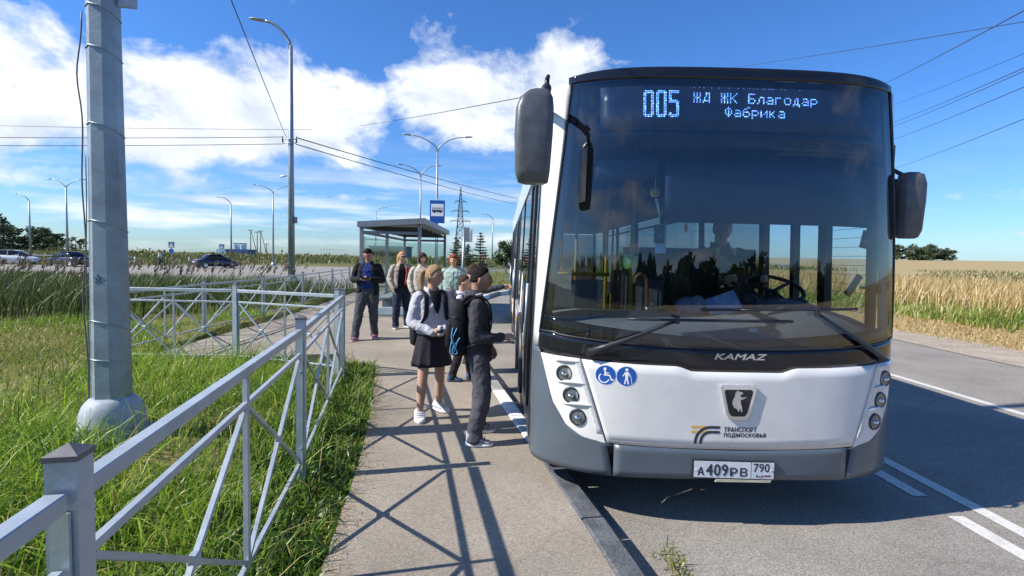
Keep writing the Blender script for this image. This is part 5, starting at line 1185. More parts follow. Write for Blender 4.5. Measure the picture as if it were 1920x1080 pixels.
        if 'accent' in shoes:
            ac = MB()
            for s in (-1, 1): ac.tube([o+Rf @ Vector((s*fw_*1.02, y*H, z*H)) for y, z in ((-.040, .040), (.0, .030), (.03, .032), (.06, .024))], [.012*H, .010*H, .008*H, .004*H], 6, flat=.3)
            for j in range(4): ac.tube([o+Rf @ Vector((a*fw_*.7, (.016+.014*j)*H, (hi/H-.010-.0085*j)*H+.004*H)) for a in (-1, 0, 1)], .0028*H, 5)
            child(ac, 'shoe_trim', shoes['accent'], None, so)
    # upper garments
    if top:
        hem = top.get('hem', .50); lo = top.get('loose', 1.0); m = MB(); op = top.get('open', 0)
        pr = [(hem, 0, .100*lo, .074*lo), (hem+.05, 0, .102*lo, .077*lo), (.61, .002, .097*lo, .072*lo), (.69, .002, .099*lo, .073*lo), (.76, .0, .101*lo, .067*lo), (.80, -.004, .090*lo, .055*lo), (.828, -.006, .066, .044), (.842, -.006, .047, .040)]
        pr = fine([(z*H, tl(z*H).x, tl(z*H).y+cy*H, rx*H*B, ry*H) for z, cy, rx, ry in pr], 4)
        if op:                                                # open front: a C-shaped shell
            seg = 40; th = .011*H; R2 = []
            for i, (z, cx, cy, rx, ry) in enumerate(pr):
                g = op*(1-.55*max(0, (z/H-.62)/.22)) ; ring = []; tt = [PI/2+g+(2*PI-2*g)*k/seg for k in range(seg+1)]
                f = lambda t, k: Vector((cx+(rx-k)*math.copysign(abs(math.cos(t))**.83, math.cos(t)), cy+(ry-k)*math.copysign(abs(math.sin(t))**.83, math.sin(t)), z))
                ring = [f(t, 0)*(1) for t in tt]+[f(t, th) for t in tt[::-1]]; R2.append(ring)
            m.loft(R2)
        else: rings(m, [(z, cx, cy, rx*(1+.012*math.sin(z*90)), ry*(1+.02*math.sin(z*70+1))) for z, cx, cy, rx, ry in pr], 34)
        for k, (s, e, w) in enumerate(AJ):
            sl = top.get('sleeve', 1.0); w2 = e+(w-e)*min(1, sl*.97)
            j = [Vector((.004*math.sin(5*i+k), .005*math.cos(4*i), .004*math.sin(3*i))) for i in range(6)]; inn = s*.86+Vector((0, 0, s.z*.14-.018*H))+Vector((tl(sh).x*.1, tl(sh).y*.1, 0))
            limb(m, [inn, s+Vector((0, 0, -.004*H)), s*.6+e*.4+j[0], e*.85+s*.15+j[1], e+j[2], e*.8+w2*.2+j[3], e*.45+w2*.55+j[4], w2], [.036*H, .041*H, .039*H*lo, .035*H*lo, .034*H*lo, .035*H*lo, .031*H*lo, .026*H], 5, 14, side=(0, 1, .2) if abs((w-e).normalized().y) < .85 else (1, 0, .2))
        jk = child(m, top.get('name', 'jacket'), top['mat'], vx)
        if top.get('collar', 1):
            c = MB(); hh = top.get('collar_h', .03)*H; R2 = []; g = top.get('collar_gap', .5); seg = 24; base = Vector((0, -.004*H, .832*H))+tl(.835*H)
            for r, z in ((.050, -.012), (.052, .004), (.047, hh/H), (.041, hh/H), (.043, .0), (.042, -.012)): R2.append([base+Vector((r*H*1.05*math.cos(t), r*H*math.sin(t)-.010*H*(z > .01), z*H-.012*H*max(0, math.sin(t)))) for t in [PI/2+g+(2*PI-2*g)*k/seg for k in range(seg+1)]])
            vs = [p for r in R2 for p in r]; n1 = seg+1; c.add(vs, [(j*n1+i, j*n1+i+1, (j+1)*n1+i+1, (j+1)*n1+i) for j in range(5) for i in range(seg)], 0, True); child(c, 'collar', top.get('collar_mat', top['mat']))
        if 'shirt' in top:
            m = MB(); pr2 = [(z, cx, cy-.0*H, rx*.90, ry*.90+.004*H) for z, cx, cy, rx, ry in pr]; pr2[0] = (pr2[0][0]+.0, *pr2[0][1:]); hs = top.get('shirt_hem', hem)
            rings(m, [((q[0] if q[0] > hs*H else hs*H), *q[1:]) for q in pr2], 28); child(m, 'shirt', top['shirt'], vx)
        if 'zip' in top:
            z_ = MB(); z_.tube([Vector((tl(z*H).x, tl(z*H).y+y*H, z*H)) for z, y in ((hem+.01, .078*lo), (.61, .078*lo), (.69, .077*lo), (.76, .071*lo), (.80, .058*lo))], .0035*H, 6, flat=.6); child(z_, 'zip', top['zip'], None, jk)
    return root, dict(hc=hc, hd=hd, Rh=Rh, S=S, AJ=AJ, leg=leg, root=root, child=child)
def w2l(rz, dx, dy): c, s = math.cos(-rz), math.sin(-rz); return (c*dx-s*dy, s*dx+c*dy)
def facing(vx, vy): return math.atan2(-vx, vy)
def bag(name, label, cat, root, H, m, size=(.27, .15, .40), zc=.70, yoff=-.165, dx=0.0, strap=True, pocket=None, rz=0.0):
    """a rucksack on somebody's back: its own thing with parts"""
    t = thing(name, label, cat, root.location, root.rotation_euler.z+rz); a, b, c = size; z0 = zc*H
    mb = MB(); R_ = []
    for (q, sx, sy) in ((-.5, .80, .72), (-.46, .95, .92), (-.2, 1.0, 1.0), (.1, .98, .96), (.32, .90, .86), (.45, .72, .70), (.5, .45, .45)):
        R_.append([Vector((dx+sx*a/2*math.copysign(abs(math.cos(k))**.6, math.cos(k)), yoff+sy*b/2*math.copysign(abs(math.sin(k))**.6, math.sin(k)), z0+q*c)) for k in np.linspace(0, 2*PI, 24, endpoint=False)])
    mb.loft(R_); o = mb.build('bag_body', m, t)
    pk = MB(); R_ = []
    for (q, sx, sy) in ((-.5, .7, .6), (-.42, .98, 1.0), (.3, .95, .9), (.45, .8, .6), (.5, .4, .3)): R_.append([Vector((dx+sx*a*.39*math.copysign(abs(math.cos(k))**.6, math.cos(k)), yoff-b*.46+sy*.045*math.copysign(abs(math.sin(k))**.6, math.sin(k)), z0-.12*c+q*c*.52)) for k in np.linspace(0, 2*PI, 20, endpoint=False)])
    pk.loft(R_).build('front_pocket', pocket or m, t)
    MB().tube([Vector((dx+x, yoff+b*.2, z0+c*.47+z)) for x, z in ((-.04, 0), (-.03, .04), (.03, .04), (.04, 0))], .008, 6).build('carry_loop', m, t)
    MB().tube([Vector((dx+a/2*math.cos(k)*1.0, yoff-.01+b*.5*math.sin(k), z0+c*.20)) for k in np.linspace(PI, 2*PI, 14)], .004, 5).build('zip_line', M_['dark'], t)
    if strap:
        for s in (-1, 1):
            x = s*.066*H; pts = [Vector((x, yoff+b*.3, .800*H)), Vector((x*1.05, -.02*H, .842*H)), Vector((x*1.02, .050*H, .812*H)), Vector((x*1.02, .068*H, .76*H)), Vector((x*1.12, .070*H, .68*H)), Vector((x*1.45, .046*H, .62*H)), Vector((x*1.66, .0*H, .585*H)), Vector((x*1.5, yoff*.55, .565*H)), Vector((x*1.2, yoff+b*.1, .57*H))]
            MB().tube(cr(pts, 5), [(.024, .006)]*41, 8, side=(1, 0, .05)).build('strap', m, t)
    return t

def people():
    W = .150
    # --- girl in the pale jacket
    H = 1.46; rz = facing(.50, -.87); gp = Vector((-.675, 4.96, W)); f1 = w2l(rz, -.765-gp.x, 4.82-gp.y); f2 = w2l(rz, -.615-gp.x, 5.13-gp.y)
    # her right foot is the nearer one, on the left of the picture
    g, gi = person('girl with a fair ponytail in a pale jacket and dark skirt, holding a can', gp, rz, H, M_['skin'], feet=((f2[0], f2[1], -.25), (f1[0], f1[1], .30)),
        arms=((Vector((-.195, -.02, .925)), Vector((-.045, .175, .860)), (.8, .45, -.15)), (Vector((.20, -.03, .92)), Vector((.055, .165, .835)), (-.75, .5, -.12))), lean=(0, -.01), head=(-.75, .05), hair=('tied', 'hair_fair', 1.15),
        top={'mat': cloth('pale_jacket', (.46, .45, .49), .06, None, .8, 7, .4), 'hem': .555, 'loose': 1.10, 'collar_gap': .75, 'collar_h': .034, 'zip': M_['silver'], 'tie': mat('hair_tie_red', (.22, .03, .06), .7)},
        legs={'kind': 'skirt', 'mat': cloth('dark_skirt', (.030, .025, .034), .2, None, .9, 9, .3)}, shoes={'mat': cloth('white_trainer', (.66, .66, .65), .06), 'high': .066, 'accent': mat('shoe_grey', (.45, .46, .48), .7)}, brow='brow_fair', headk=.142, hands=(.7, .7), build=.97,
        hand_n=((.35, -.5, .55), (-.35, -.5, .55)), voxel=.0055)
    m = MB(); m.loft([[Vector((x*k*H, (y+.003-(.012 if abs(k) == 1 else 0)*x/.04)*H, z*H)) for k in (-1, -.5, 0, .5, 1)] for x, y, z in ((.042, .046, .842), (.040, .066, .815), (.032, .078, .775), (.020, .0855, .73), (.006, .087, .695))], 0, False, True, False); gi['child'](m, 'shirt_front', cloth('black_top', (.015, .014, .018)))
    bag('school_backpack', 'dark school rucksack hanging low on the back of the girl in the pale jacket', 'backpack', g, H, cloth('rucksack_black', (.022, .022, .027), .2, None, .8, 14), (.29, .15, .40), .60, -.155, .02)
    R = Matrix.Rotation(rz, 3, 'Z'); cpos = gp+R @ Vector((.005, .215, .862))
    t = thing('drink_can', 'small white and dark blue can between the hands of the girl', 'can', cpos-Vector((0, 0, .045)), rz)
    MB().tube([(0, 0, 0), (0, 0, .006), (0, 0, .085), (0, 0, .093)], [.022, .027, .027, .023], 16).build('can_body', mat('can_white', (.62, .63, .66), .35, .3, .05, 20), t); MB().tube([(0, 0, .025), (0, 0, .060)], .0275, 16).build('can_label', mat('can_blue', (.02, .03, .09), .4), t)
    # --- boy in the dark hooded top
    H = 1.46; rz = facing(1.0, .08); bp = Vector((-.195, 4.31, W)); fA = w2l(rz, -.205-bp.x, 4.16-bp.y); fB = w2l(rz, -.185-bp.x, 4.50-bp.y)
    grey = cloth('charcoal_fleece', (.050, .047, .053), .2, None, .95, 12, .35); tro = cloth('grey_trousers', (.075, .073, .085), .16, None, .9, 7, .35)
    b, bi = person('boy with short black hair in a charcoal hooded top, looking at the bus', bp, rz, H, CL['skin2'], feet=((fB[0], fB[1], 0), (fA[0], fA[1], .10)),
        arms=((Vector((-.205, -.01, .92)), Vector((-.175, .11, .78)), (.1, .5, -.85)), (Vector((.205, -.035, .905)), Vector((.150, .190, .905)), (-.25, .95, .16))), lean=(0, -.015), head=(.0, .03), hair=('fade', 'hair_black'),
        top={'mat': grey, 'hem': .47, 'loose': 1.04, 'name': 'hooded_top', 'collar_gap': .55, 'collar_h': .050}, legs={'kind': 'trousers', 'mat': tro, 'fit': 1.12}, shoes={'mat': cloth('grey_trainer', (.30, .29, .32), .15), 'high': .075, 'accent': cloth('trainer_trim', (.03, .03, .05))}, headk=.145, hands=(.35, .35), build=1.0,
        hand_n=((.6, 0, -.6), (-.5, .1, -.8)), voxel=.0055)
    m = MB(); R2 = []
    for r, y, z in ((.050, -.030, .835), (.062, -.050, .838), (.066, -.075, .825), (.055, -.088, .800), (.030, -.085, .775)): R2.append([Vector((r*H*1.15*math.cos(t), (y+.55*r*math.sin(t))*H, z*H+.020*H*math.cos(2*t))) for t in np.linspace(0, 2*PI, 20, endpoint=False)])
    m.loft(R2); gi2 = bi['child'](m, 'hood', grey, .008)
    m = MB(); m.tube([Vector((.046*H*math.cos(t), -.008*H+.040*H*math.sin(t), .852*H+.006*H*math.sin(t))) for t in np.linspace(-PI*.2+PI, 2.2*PI, 16)], .010*H, 7); bi['child'](m, 'collar_lining', cloth('pale_lining', (.42, .41, .43)))
    bg_ = bag('school_backpack', 'black school rucksack with a pale blue loop of strap, on the back of the boy', 'backpack', b, H, cloth('rucksack_deep_black', (.012, .012, .014), .25, None, .75, 14), (.29, .15, .46), .665, -.165)
    lb = mat('blue_strap', (.12, .48, .80), .5, 0, .06, 20)
    rp = Vector((.150, -.175, 0))
    for pts in (((-.02, .0, .985), (.0, -.03, .92), (.01, -.055, .84), (.012, -.060, .78), (.012, -.045, .765), (.014, -.02, .80), (.014, .0, .87), (.012, .02, .90)), ((-.018, -.04, .975), (.008, -.05, .90), (.016, -.025, .83), (.016, .0, .785), (.016, -.02, .765), (.014, -.04, .80), (.012, -.01, .86))):
        MB().tube(cr([rp+Vector(p) for p in pts], 5), [(.011, .003)]*(5*(len(pts)-1)+1), 6, side=(1, 0, 0)).build('blue_strap', lb, bg_)
    # --- child behind the boy
    H = 1.31; rz = facing(1.0, -.05); kp = Vector((-.50, 6.42, W))
    k, ki = person('child in dark trousers and blue shoes half hidden behind the boy', kp, rz, H, M_['skin'], feet=((-.07, .12, 0), (.07, -.10, 0)), head=(.1, 0), hair=('fade', 'hair_brown'), top={'mat': cloth('white_shirt', (.52, .52, .62), .06), 'hem': .50, 'collar_h': .035}, legs={'kind': 'trousers', 'mat': cloth('black_trousers', (.022, .022, .026))},
        shoes={'mat': cloth('blue_shoe', (.05, .10, .22), .2), 'sole': cloth('dark_sole', (.05, .06, .09))}, headk=.145, voxel=.008)
    camo = cloth('patterned_cloth', (.015, .015, .017), .2, (.30, .29, .29), .85, 26, .2)
    bag('school_backpack', 'black and white patterned rucksack on the child behind the boy', 'backpack', k, H, camo, (.30, .18, .44), .72, -.17)
    # --- passenger reaching for the bus door
    H = 1.60; rz = facing(.95, .3); p = Vector((-.46, 7.55, 0.0))
    person('passenger in dark clothes stepping up to the bus with one arm stretched out to it', p, rz, H, M_['skin'], feet=((-.08, .12, 0), (.08, -.08, 0)), arms=((Vector((-.21, .27, 1.21)), Vector((-.13, .53, 1.27)), (.1, 1, .1)), (Vector((.22, .0, 1.05)), Vector((.20, .12, .84)), (0, .3, -1))), hair=('short', 'hair_brown'), top={'mat': cloth('slate_jacket', (.055, .06, .08), .15), 'hem': .50},
        legs={'kind': 'trousers', 'mat': cloth('olive_trousers', (.055, .055, .052), .2), 'fit': 1.15}, shoes={'mat': cloth('black_shoe', (.02, .02, .02)), 'sole': M_['dark']}, voxel=.008)
    # --- man with the phone
    H = 1.69; rz = facing(.10, -1.0); p = Vector((-2.50, 9.55, W)); fr_ = w2l(rz, -.17, -.24); fl_ = w2l(rz, .10, .10)
    mn, mi = person('young man in a black jacket over a blue shirt, looking at his phone', p, rz, H, CL['skin2'], feet=((fl_[0], fl_[1], -.1), (fr_[0], fr_[1], .15)), arms=((Vector((-.26, .0, 1.10)), Vector((-.085, .225, 1.12)), (.75, .55, .1)), (Vector((.26, .0, 1.10)), Vector((.085, .225, 1.11)), (-.75, .55, .1))), lean=(0, -.01), head=(.0, .55), hair=('short', 'hair_black'),
        top={'mat': cloth('black_jacket', (.013, .013, .016), .2, None, .8, 8, .3), 'open': .62, 'hem': .485, 'loose': 1.10, 'shirt': cloth('blue_shirt', (.018, .035, .15), .3, None, .8, 5, .3), 'shirt_hem': .56, 'collar_gap': .7}, legs={'kind': 'trousers', 'mat': cloth('slate_trousers', (.062, .068, .075), .15, None, .9, 8, .3), 'fit': 1.05},
        shoes={'mat': cloth('purple_trainer', (.07, .04, .16), .3), 'sole': mat('orange_sole', (.65, .36, .25), .6), 'accent': mat('orange_trim', (.7, .25, .08), .6)}, build=1.08, hands=(.6, .6), hand_n=((.2, -.3, .8), (-.2, -.3, .8)), voxel=.0075)
    R = Matrix.Rotation(rz, 3, 'Z'); q = p+R @ Vector((0.0, .30, 1.135)); t = thing('mobile_phone', 'black mobile phone in the hands of the man in the black jacket', 'phone', q, rz)
    MB().box((0, 0, 0), (.150, .075, .009), Matrix.Rotation(.5, 3, 'X'), bev=.003).build('phone_case', M_['dark'], t); MB().box((0, -.002, .0055), (.140, .067, .002), Matrix.Rotation(.5, 3, 'X')).build('phone_screen', M_['black_gloss'], t)
    # --- woman with sunglasses
    H = 1.65; rz = facing(.42, -.9); p = Vector((-2.18, 11.05, W))
    f1 = w2l(rz, -.09, -.12); f2 = w2l(rz, .10, .16)
    bl, bi_ = person('woman in sunglasses with a long fair ponytail and an open beige jacket over dark clothes', p, rz, H, M_['skin'], feet=((f2[0], f2[1], -.2), (f1[0], f1[1], .25)), arms=((Vector((-.235, -.02, 1.08)), Vector((-.23, .10, .86)), (.1, .3, -1)), (Vector((.245, -.02, 1.06)), Vector((.20, .13, .86)), (-.1, .35, -1))), head=(-.35, .04), hair=('tied', 'hair_gold', 1.5), brow='brow_fair',
        top={'mat': cloth('beige_jacket', (.36, .31, .25), .1, None, .85, 8, .3), 'open': .55, 'hem': .525, 'loose': 1.16, 'shirt': cloth('black_jumper', (.014, .014, .017)), 'shirt_hem': .50, 'collar_gap': .7}, legs={'kind': 'trousers', 'mat': cloth('dark_jeans', (.020, .032, .055), .3), 'fit': 1.08}, shoes={'mat': cloth('grey_canvas_shoe', (.05, .06, .06))}, voxel=.0075)
    hc, hd, Rh = bi_['hc'], bi_['hd'], bi_['Rh']; m = MB()
    for s in (-1, 1): m.ell(hc+Rh @ (Vector((s*.155, .415, .02))*hd), (.125*hd, .035*hd, .075*hd), 12, 8, Rh); m.tube([hc+Rh @ (Vector((s*.27, .36, .035))*hd), hc+Rh @ (Vector((s*.365, -.02, .02))*hd)], .014*hd, 5)
    m.tube([hc+Rh @ (Vector((-.05, .44, .03))*hd), hc+Rh @ (Vector((.05, .44, .03))*hd)], .016*hd, 5); bi_['child'](m, 'sunglasses', M_['black_gloss'])
    m = MB(); m.tube(cr([Vector((-.055*H, .060*H, .805*H)), Vector((-.058*H, .088*H, .72*H)), Vector((-.045*H, .098*H, .64*H)), Vector((-.04*H, .096*H, .57*H))], 5), [(.030, .008)]*16, 8, side=(1, 0, 0)); bi_['child'](m, 'red_scarf', cloth('rust_scarf', (.34, .075, .045), .2))
    # --- woman half hidden behind the girl
    H = 1.62; rz = facing(.25, -1); p = Vector((-1.62, 10.3, W))
    person('dark-haired woman in a cream jacket, half hidden behind the girl', p, rz, H, M_['skin'], feet=((-.08, .05, -.1), (.09, -.05, .15)), head=(-.3, .05), hair=('bob', 'hair_brown'), top={'mat': cloth('cream_jacket', (.44, .40, .33), .1, None, .85, 8, .3), 'hem': .49, 'loose': 1.15, 'zip': M_['silver']}, legs={'kind': 'trousers', 'mat': cloth('navy_jeans', (.022, .03, .05), .25)}, shoes={'mat': cloth('black_boot', (.02, .02, .022))}, voxel=.0075,
        arms=((Vector((-.23, -.01, 1.05)), Vector((-.20, .12, .85)), (.1, .3, -1)), (Vector((.235, -.01, 1.05)), Vector((.20, .12, .85)), (-.1, .3, -1))))
    # --- red-haired woman
    H = 1.60; rz = facing(-.05, -1); p = Vector((-.97, 10.1, W))
    person('woman with curly red hair in a pale green blouse, waiting behind the children', p, rz, H, M_['skin'], feet=((-.08, .06, -.1), (.08, -.06, .1)), head=(.0, .05), hair=('curly', 'hair_red'), brow='brow_fair', top={'mat': cloth('mint_blouse', (.30, .40, .35), .12, None, .8, 6, .4), 'hem': .46, 'loose': 1.18, 'zip': cloth('mint_placket', (.36, .46, .41)), 'collar_gap': .8}, legs={'kind': 'trousers', 'mat': cloth('black_slacks', (.02, .02, .022))}, shoes={'mat': cloth('black_slip_on', (.02, .02, .02))}, build=1.12, voxel=.0075,
        arms=((Vector((-.25, -.01, 1.04)), Vector((-.22, .10, .84)), (.1, .3, -1)), (Vector((.25, -.01, 1.04)), Vector((.22, .10, .84)), (-.1, .3, -1))))
    # --- driver at the wheel
    H = 1.74; rz = facing(0, -1); p = Vector((2.06, 4.83, .40)); dr, di = person('bus driver in a dark jacket with yellow collar points, seated at the wheel', p-Vector((0, 0, 0)), rz, H, M_['skin'], feet=((-.13, .42, 0), (.13, .42, 0)),
        arms=((Vector((-.26, .22, 1.13)), Vector((-.17, .50, 1.16)), (.2, .9, .2)), (Vector((.26, .22, 1.13)), Vector((.17, .50, 1.16)), (-.2, .9, .2))), hair=('short', 'hair_brown'), top={'mat': cloth('driver_jacket', (.018, .02, .028)), 'hem': .50}, legs={'kind': 'trousers', 'mat': cloth('driver_trousers', (.02, .02, .025))}, shoes={'mat': cloth('driver_shoe', (.02, .02, .02))}, voxel=.009, hands=(.8, .8))
    m = MB()
    for s in (-1, 1): m.add([Vector((s*x*H, y*H, z*H)) for x, y, z in ((.022, .060, .835), (.060, .062, .825), (.045, .086, .785))], [(0, 1, 2)])
    di['child'](m, 'collar_points', mat('hi_vis', (.62, .60, .06), .6))
people()
# ------------------------------------------------------------------ street furniture
def lamp(x, y, h, arms, label, group='street lamps round the junction', r=.085, reach=1.7, base=True, gz=0.0, name='street_lamp', rise=.9):
    t = thing(name, label, 'street lamp', (x, y, gz), 0, group)
    MB().tube([(0, 0, .0), (0, 0, h*.5), (0, 0, h-rise)], [r, r*.72, r*.5], 10).build('post', M_['lampmetal'], t)
    if base: MB().tube([(0, 0, -.05), (0, 0, .10), (0, 0, .32), (0, 0, .55)], [r*3.0, r*2.9, r*2.0, r*1.15], 14).build('base', M_['galv'], t)
    for (dx, dy, k) in arms:
        L = math.hypot(dx, dy); u = Vector((dx/L, dy/L, 0)); pts = [Vector((0, 0, h-rise-.2))] + [Vector((0, 0, h-rise))+u*reach*k*s+Vector((0, 0, rise*math.sin(min(1, s*1.0)*PI/2)**.75)) for s in np.linspace(.05, 1, 9)]
        a = MB().tube(pts, [r*.5]+[r*.42-.010*s for s in np.linspace(0, 1, 9)], 8).build('arm', M_['lampmetal'], t)
        e = pts[-1]; mb = MB(); mb.tube([e-u*.05, e+u*.12+Vector((0, 0, .02)), e+u*.45+Vector((0, 0, .05)), e+u*.62+Vector((0, 0, .05))], [(.04, .03), (.12, .06), (.13, .05), (.05, .02)], 10, side=(-u.y, u.x, 0)); mb.build('lamp_head', M_['lampmetal'], t)
    return t
L1 = lamp(-8.80, 21.5, 11.0, [(-1, -.1, .62)], 'tall grey street lamp with one short arm and wires tied to it', None, .15, 1.6, True, .05)
def lamp_extras():
    MB().tube([(0, 0, -.05), (0, 0, .35), (0, 0, .42), (0, 0, .7)], [.50, .46, .34, .2], 12).build('concrete_foot', M_['pole'], L1)
    for z in (6.32, 6.16): MB().tube([(-.30, -.1, z), (.26, -.1, z+.02)], .02, 6).build('cross_bracket', M_['galv'], L1)
    for x in (-.30, .26): MB().tube([(x, -.1, 6.2), (x, -.1, 6.45)], [.035, .02], 8).build('insulator', M_['dark'], L1)
    MB().tube([(-.14, -.06, 4.85), (-.40, -.12, 4.80)], [.03, .05], 10).build('camera', M_['whitevinyl'], L1)
    MB().box((.17, -.03, 3.05), (.15, .12, .26), bev=.015).build('control_box', M_['busgrey'], L1)
lamp_extras()
lamp(-4.75, 36.5, 10.15, [(-1, -.05, 1.0), (1, .1, 1.0)], 'street lamp with two curved arms rising behind the bus stop sign', r=.11, reach=1.85)
lamp(-7.76, 48.0, 10.1, [(-1, -.1, .95), (1, .1, .75)], 'street lamp with two arms just left of the bus stop sign', r=.11, reach=1.7)
lamp(-2.2, 103.6, 10.5, [(-1, 0, 1)], 'single-arm street lamp between the spruces and the bus', r=.15)
lamp(-26.2, 106.0, 11.6, [(.8, .1, 1)], 'small far street lamp showing above the shelter roof', r=.15)
lamp(-40.6, 77.4, 9.9, [(-1, .1, 1)], 'single-arm street lamp by the crossing sign right of the thick pole', r=.15)
lamp(-31.0, 69.8, 10.8, [(-1, 0, 1.0), (1, .1, 1.0)], 'two-armed street lamp just left of the tall wired lamp', r=.14, reach=2.2)
lamp(-65.2, 72.0, 9.1, [(-1, .1, 1)], 'single-arm street lamp far left, above the white car', r=.15)
lamp(-49.8, 59.6, 9.6, [(-1, .1, 1), (1, .05, .9)], 'two-armed street lamp left of the thick pole, above the black car', r=.14, reach=1.8)

def wire(label, pts, r=.012, sag=0.0, group=None):
    a, b = Vector(pts[0]), Vector(pts[1]); P = [a+(b-a)*t-Vector((0, 0, sag*4*t*(1-t))) for t in np.linspace(0, 1, 24)]
    o = MB().tube(P, r, 5, smooth=True).build('overhead_wire', M_['wirecol']); tag(o, label, 'wire', group); return o
def wires():
    a, b = Vector((-8.93, 21.4, 6.38)), Vector((-4.66, 9.0, 5.96)); wire('dark wire climbing from the tall lamp up over the lawn', (a, a+(b-a)*1.9), .010, .05)
    wire('upper of two wires running left from the tall lamp behind the thick pole', ((-9.1, 21.4, 6.46), (-40, 16.7, 5.2)), .012, .25); wire('lower of two wires running left from the tall lamp behind the thick pole', ((-9.1, 21.4, 6.18), (-40, 16.7, 4.85)), .012, .25)
    a, b = Vector((-8.55, 21.4, 6.45)), Vector((1.52, 60, 8.71)); wire('upper of two wires from the tall lamp down towards the pylon', (a, b), .022, .15)
    a, b = Vector((-8.55, 21.4, 6.18)), Vector((1.22, 60, 8.08)); wire('lower of two wires from the tall lamp down towards the pylon', (a, b), .020, .15)
    wire('faint high wire crossing the cloud far left', ((-45, 40, 10.9), (-14.78, 40, 11.21)), .016, .1)
    wire('faint wire sloping up over the cloud to the bus mirror', ((-18.5, 66, 18.0), (3.6, 16.6, 7.5)), .02, .1)
    R = [((13.36, 30, 13.13), (11.96, 12, 7.51)), ((22.05, 30, 12.46), (11.94, 12, 7.76)), ((23, 30, 11.39), (12.02, 12, 6.79)), ((22.95, 30, 10.35), (12.04, 12, 6.46)), ((22.96, 30, 10.11), (12.05, 12, 6.39)), ((23.07, 30, 9.38), (12.08, 12, 6.03)), ((23.56, 30, 7.82), (12.14, 12, 5.3))]
    nm = ['nearly level wire above the bus roof in the top right sky', 'steep dark wire meeting the right end of the bus roof', 'faint thin wire below the steep one in the right sky', 'upper of the close pair of wires right of the bus', 'lower of the close pair of wires right of the bus', 'wire just under the close pair right of the bus', 'lowest wire in the sky right of the bus']
    rr = [.010, .014, .007, .010, .010, .010, .009]
    for (p, q), n, r in zip(R, nm, rr):
        p, q = Vector(p), Vector(q); wire(n, (q+(q-p)*.35, p+(p-q)*.5), r, .12, 'overhead lines right of the bus')
wires()

def shelter():
    x0, x1, y0, y1, zl, zr = -3.6, -2.0, 12.8, 18.6, 2.50, 2.62; t = thing('bus_shelter', 'grey framed bus shelter with glass walls behind the waiting passengers', 'bus shelter', ((x0+x1)/2, (y0+y1)/2, .15)); sm = mat('shelter_frame', (.20, .22, .245), .45, .35, .08, 6)
    B = lambda c, d, n, m=sm, bev=.006: MB().box(c, d, None, 0, bev).build(n, m, t, world=True)
    for (x, y) in ((x0+.06, y0+.10), (x1-.10, y0+.10), (x0+.06, y1-.10), (x1-.10, y1-.10), (x0+.06, 15.7)): B((x, y, (zl+.15)/2), (.085, .085, zl-.15), 'post')
    m = MB(); m.add([Vector(p) for p in ((x0-.02, y0-.02, zl-.10), (x1+.05, y0-.02, zr-.10), (x1+.05, y1+.02, zr-.10), (x0-.02, y1+.02, zl-.10), (x0-.02, y0-.02, zl+.04), (x1+.05, y0-.02, zr+.04), (x1+.05, y1+.02, zr+.04), (x0-.02, y1+.02, zl+.04))], [(0, 3, 2, 1), (4, 5, 6, 7), (0, 1, 5, 4), (1, 2, 6, 5), (2, 3, 7, 6), (3, 0, 4, 7)]); ro = m.build('roof', sm, t, world=True)
    for y in np.linspace(y0+.4, y1-.4, 7): MB().box(((x0+x1)/2, y, (zl+zr)/2-.15), (x1-x0-.1, .05, .06)).build('rafter', M_['dark'], ro, world=True)
    for y in (y0+.10, y1-.10): B(((x0+x1)/2, y, zl-.22), (x1-x0-.2, .05, .07), 'cross_beam')
    B((x0+.06, (y0+y1)/2, zl-.22), (.05, y1-y0-.2, .07), 'cross_beam')
    g = glass('shelter_glass', (.80, .88, .875), 1.45)
    for (a, b) in ((y0+.16, 15.64), (15.76, y1-.16)): B((x0+.06, (a+b)/2, 1.33), (.012, b-a, 1.70), 'glass_wall', g, 0)
    B(((x0+x1)/2, y1-.10, 1.33), (x1-x0-.3, .012, 1.70), 'glass_wall', g, 0)
    for (a, b) in ((y0+.16, 15.64), (15.76, y1-.16)): B((x0+.06, (a+b)/2, .42), (.03, b-a, .05), 'glass_rail')
    B((x0+.42, 15.8, .58), (.36, 4.2, .05), 'bench_seat', mat('bench_slat', (.28, .30, .31), .6), .01)
    for y in (14.2, 15.8, 17.4): B((x0+.42, y, .36), (.28, .05, .40), 'bench_leg', sm)
    B((-2.85, 13.35, .27), (1.15, .10, .20), 'plinth', mat('plinth_paint', (.50, .53, .56), .6), .01)
shelter()

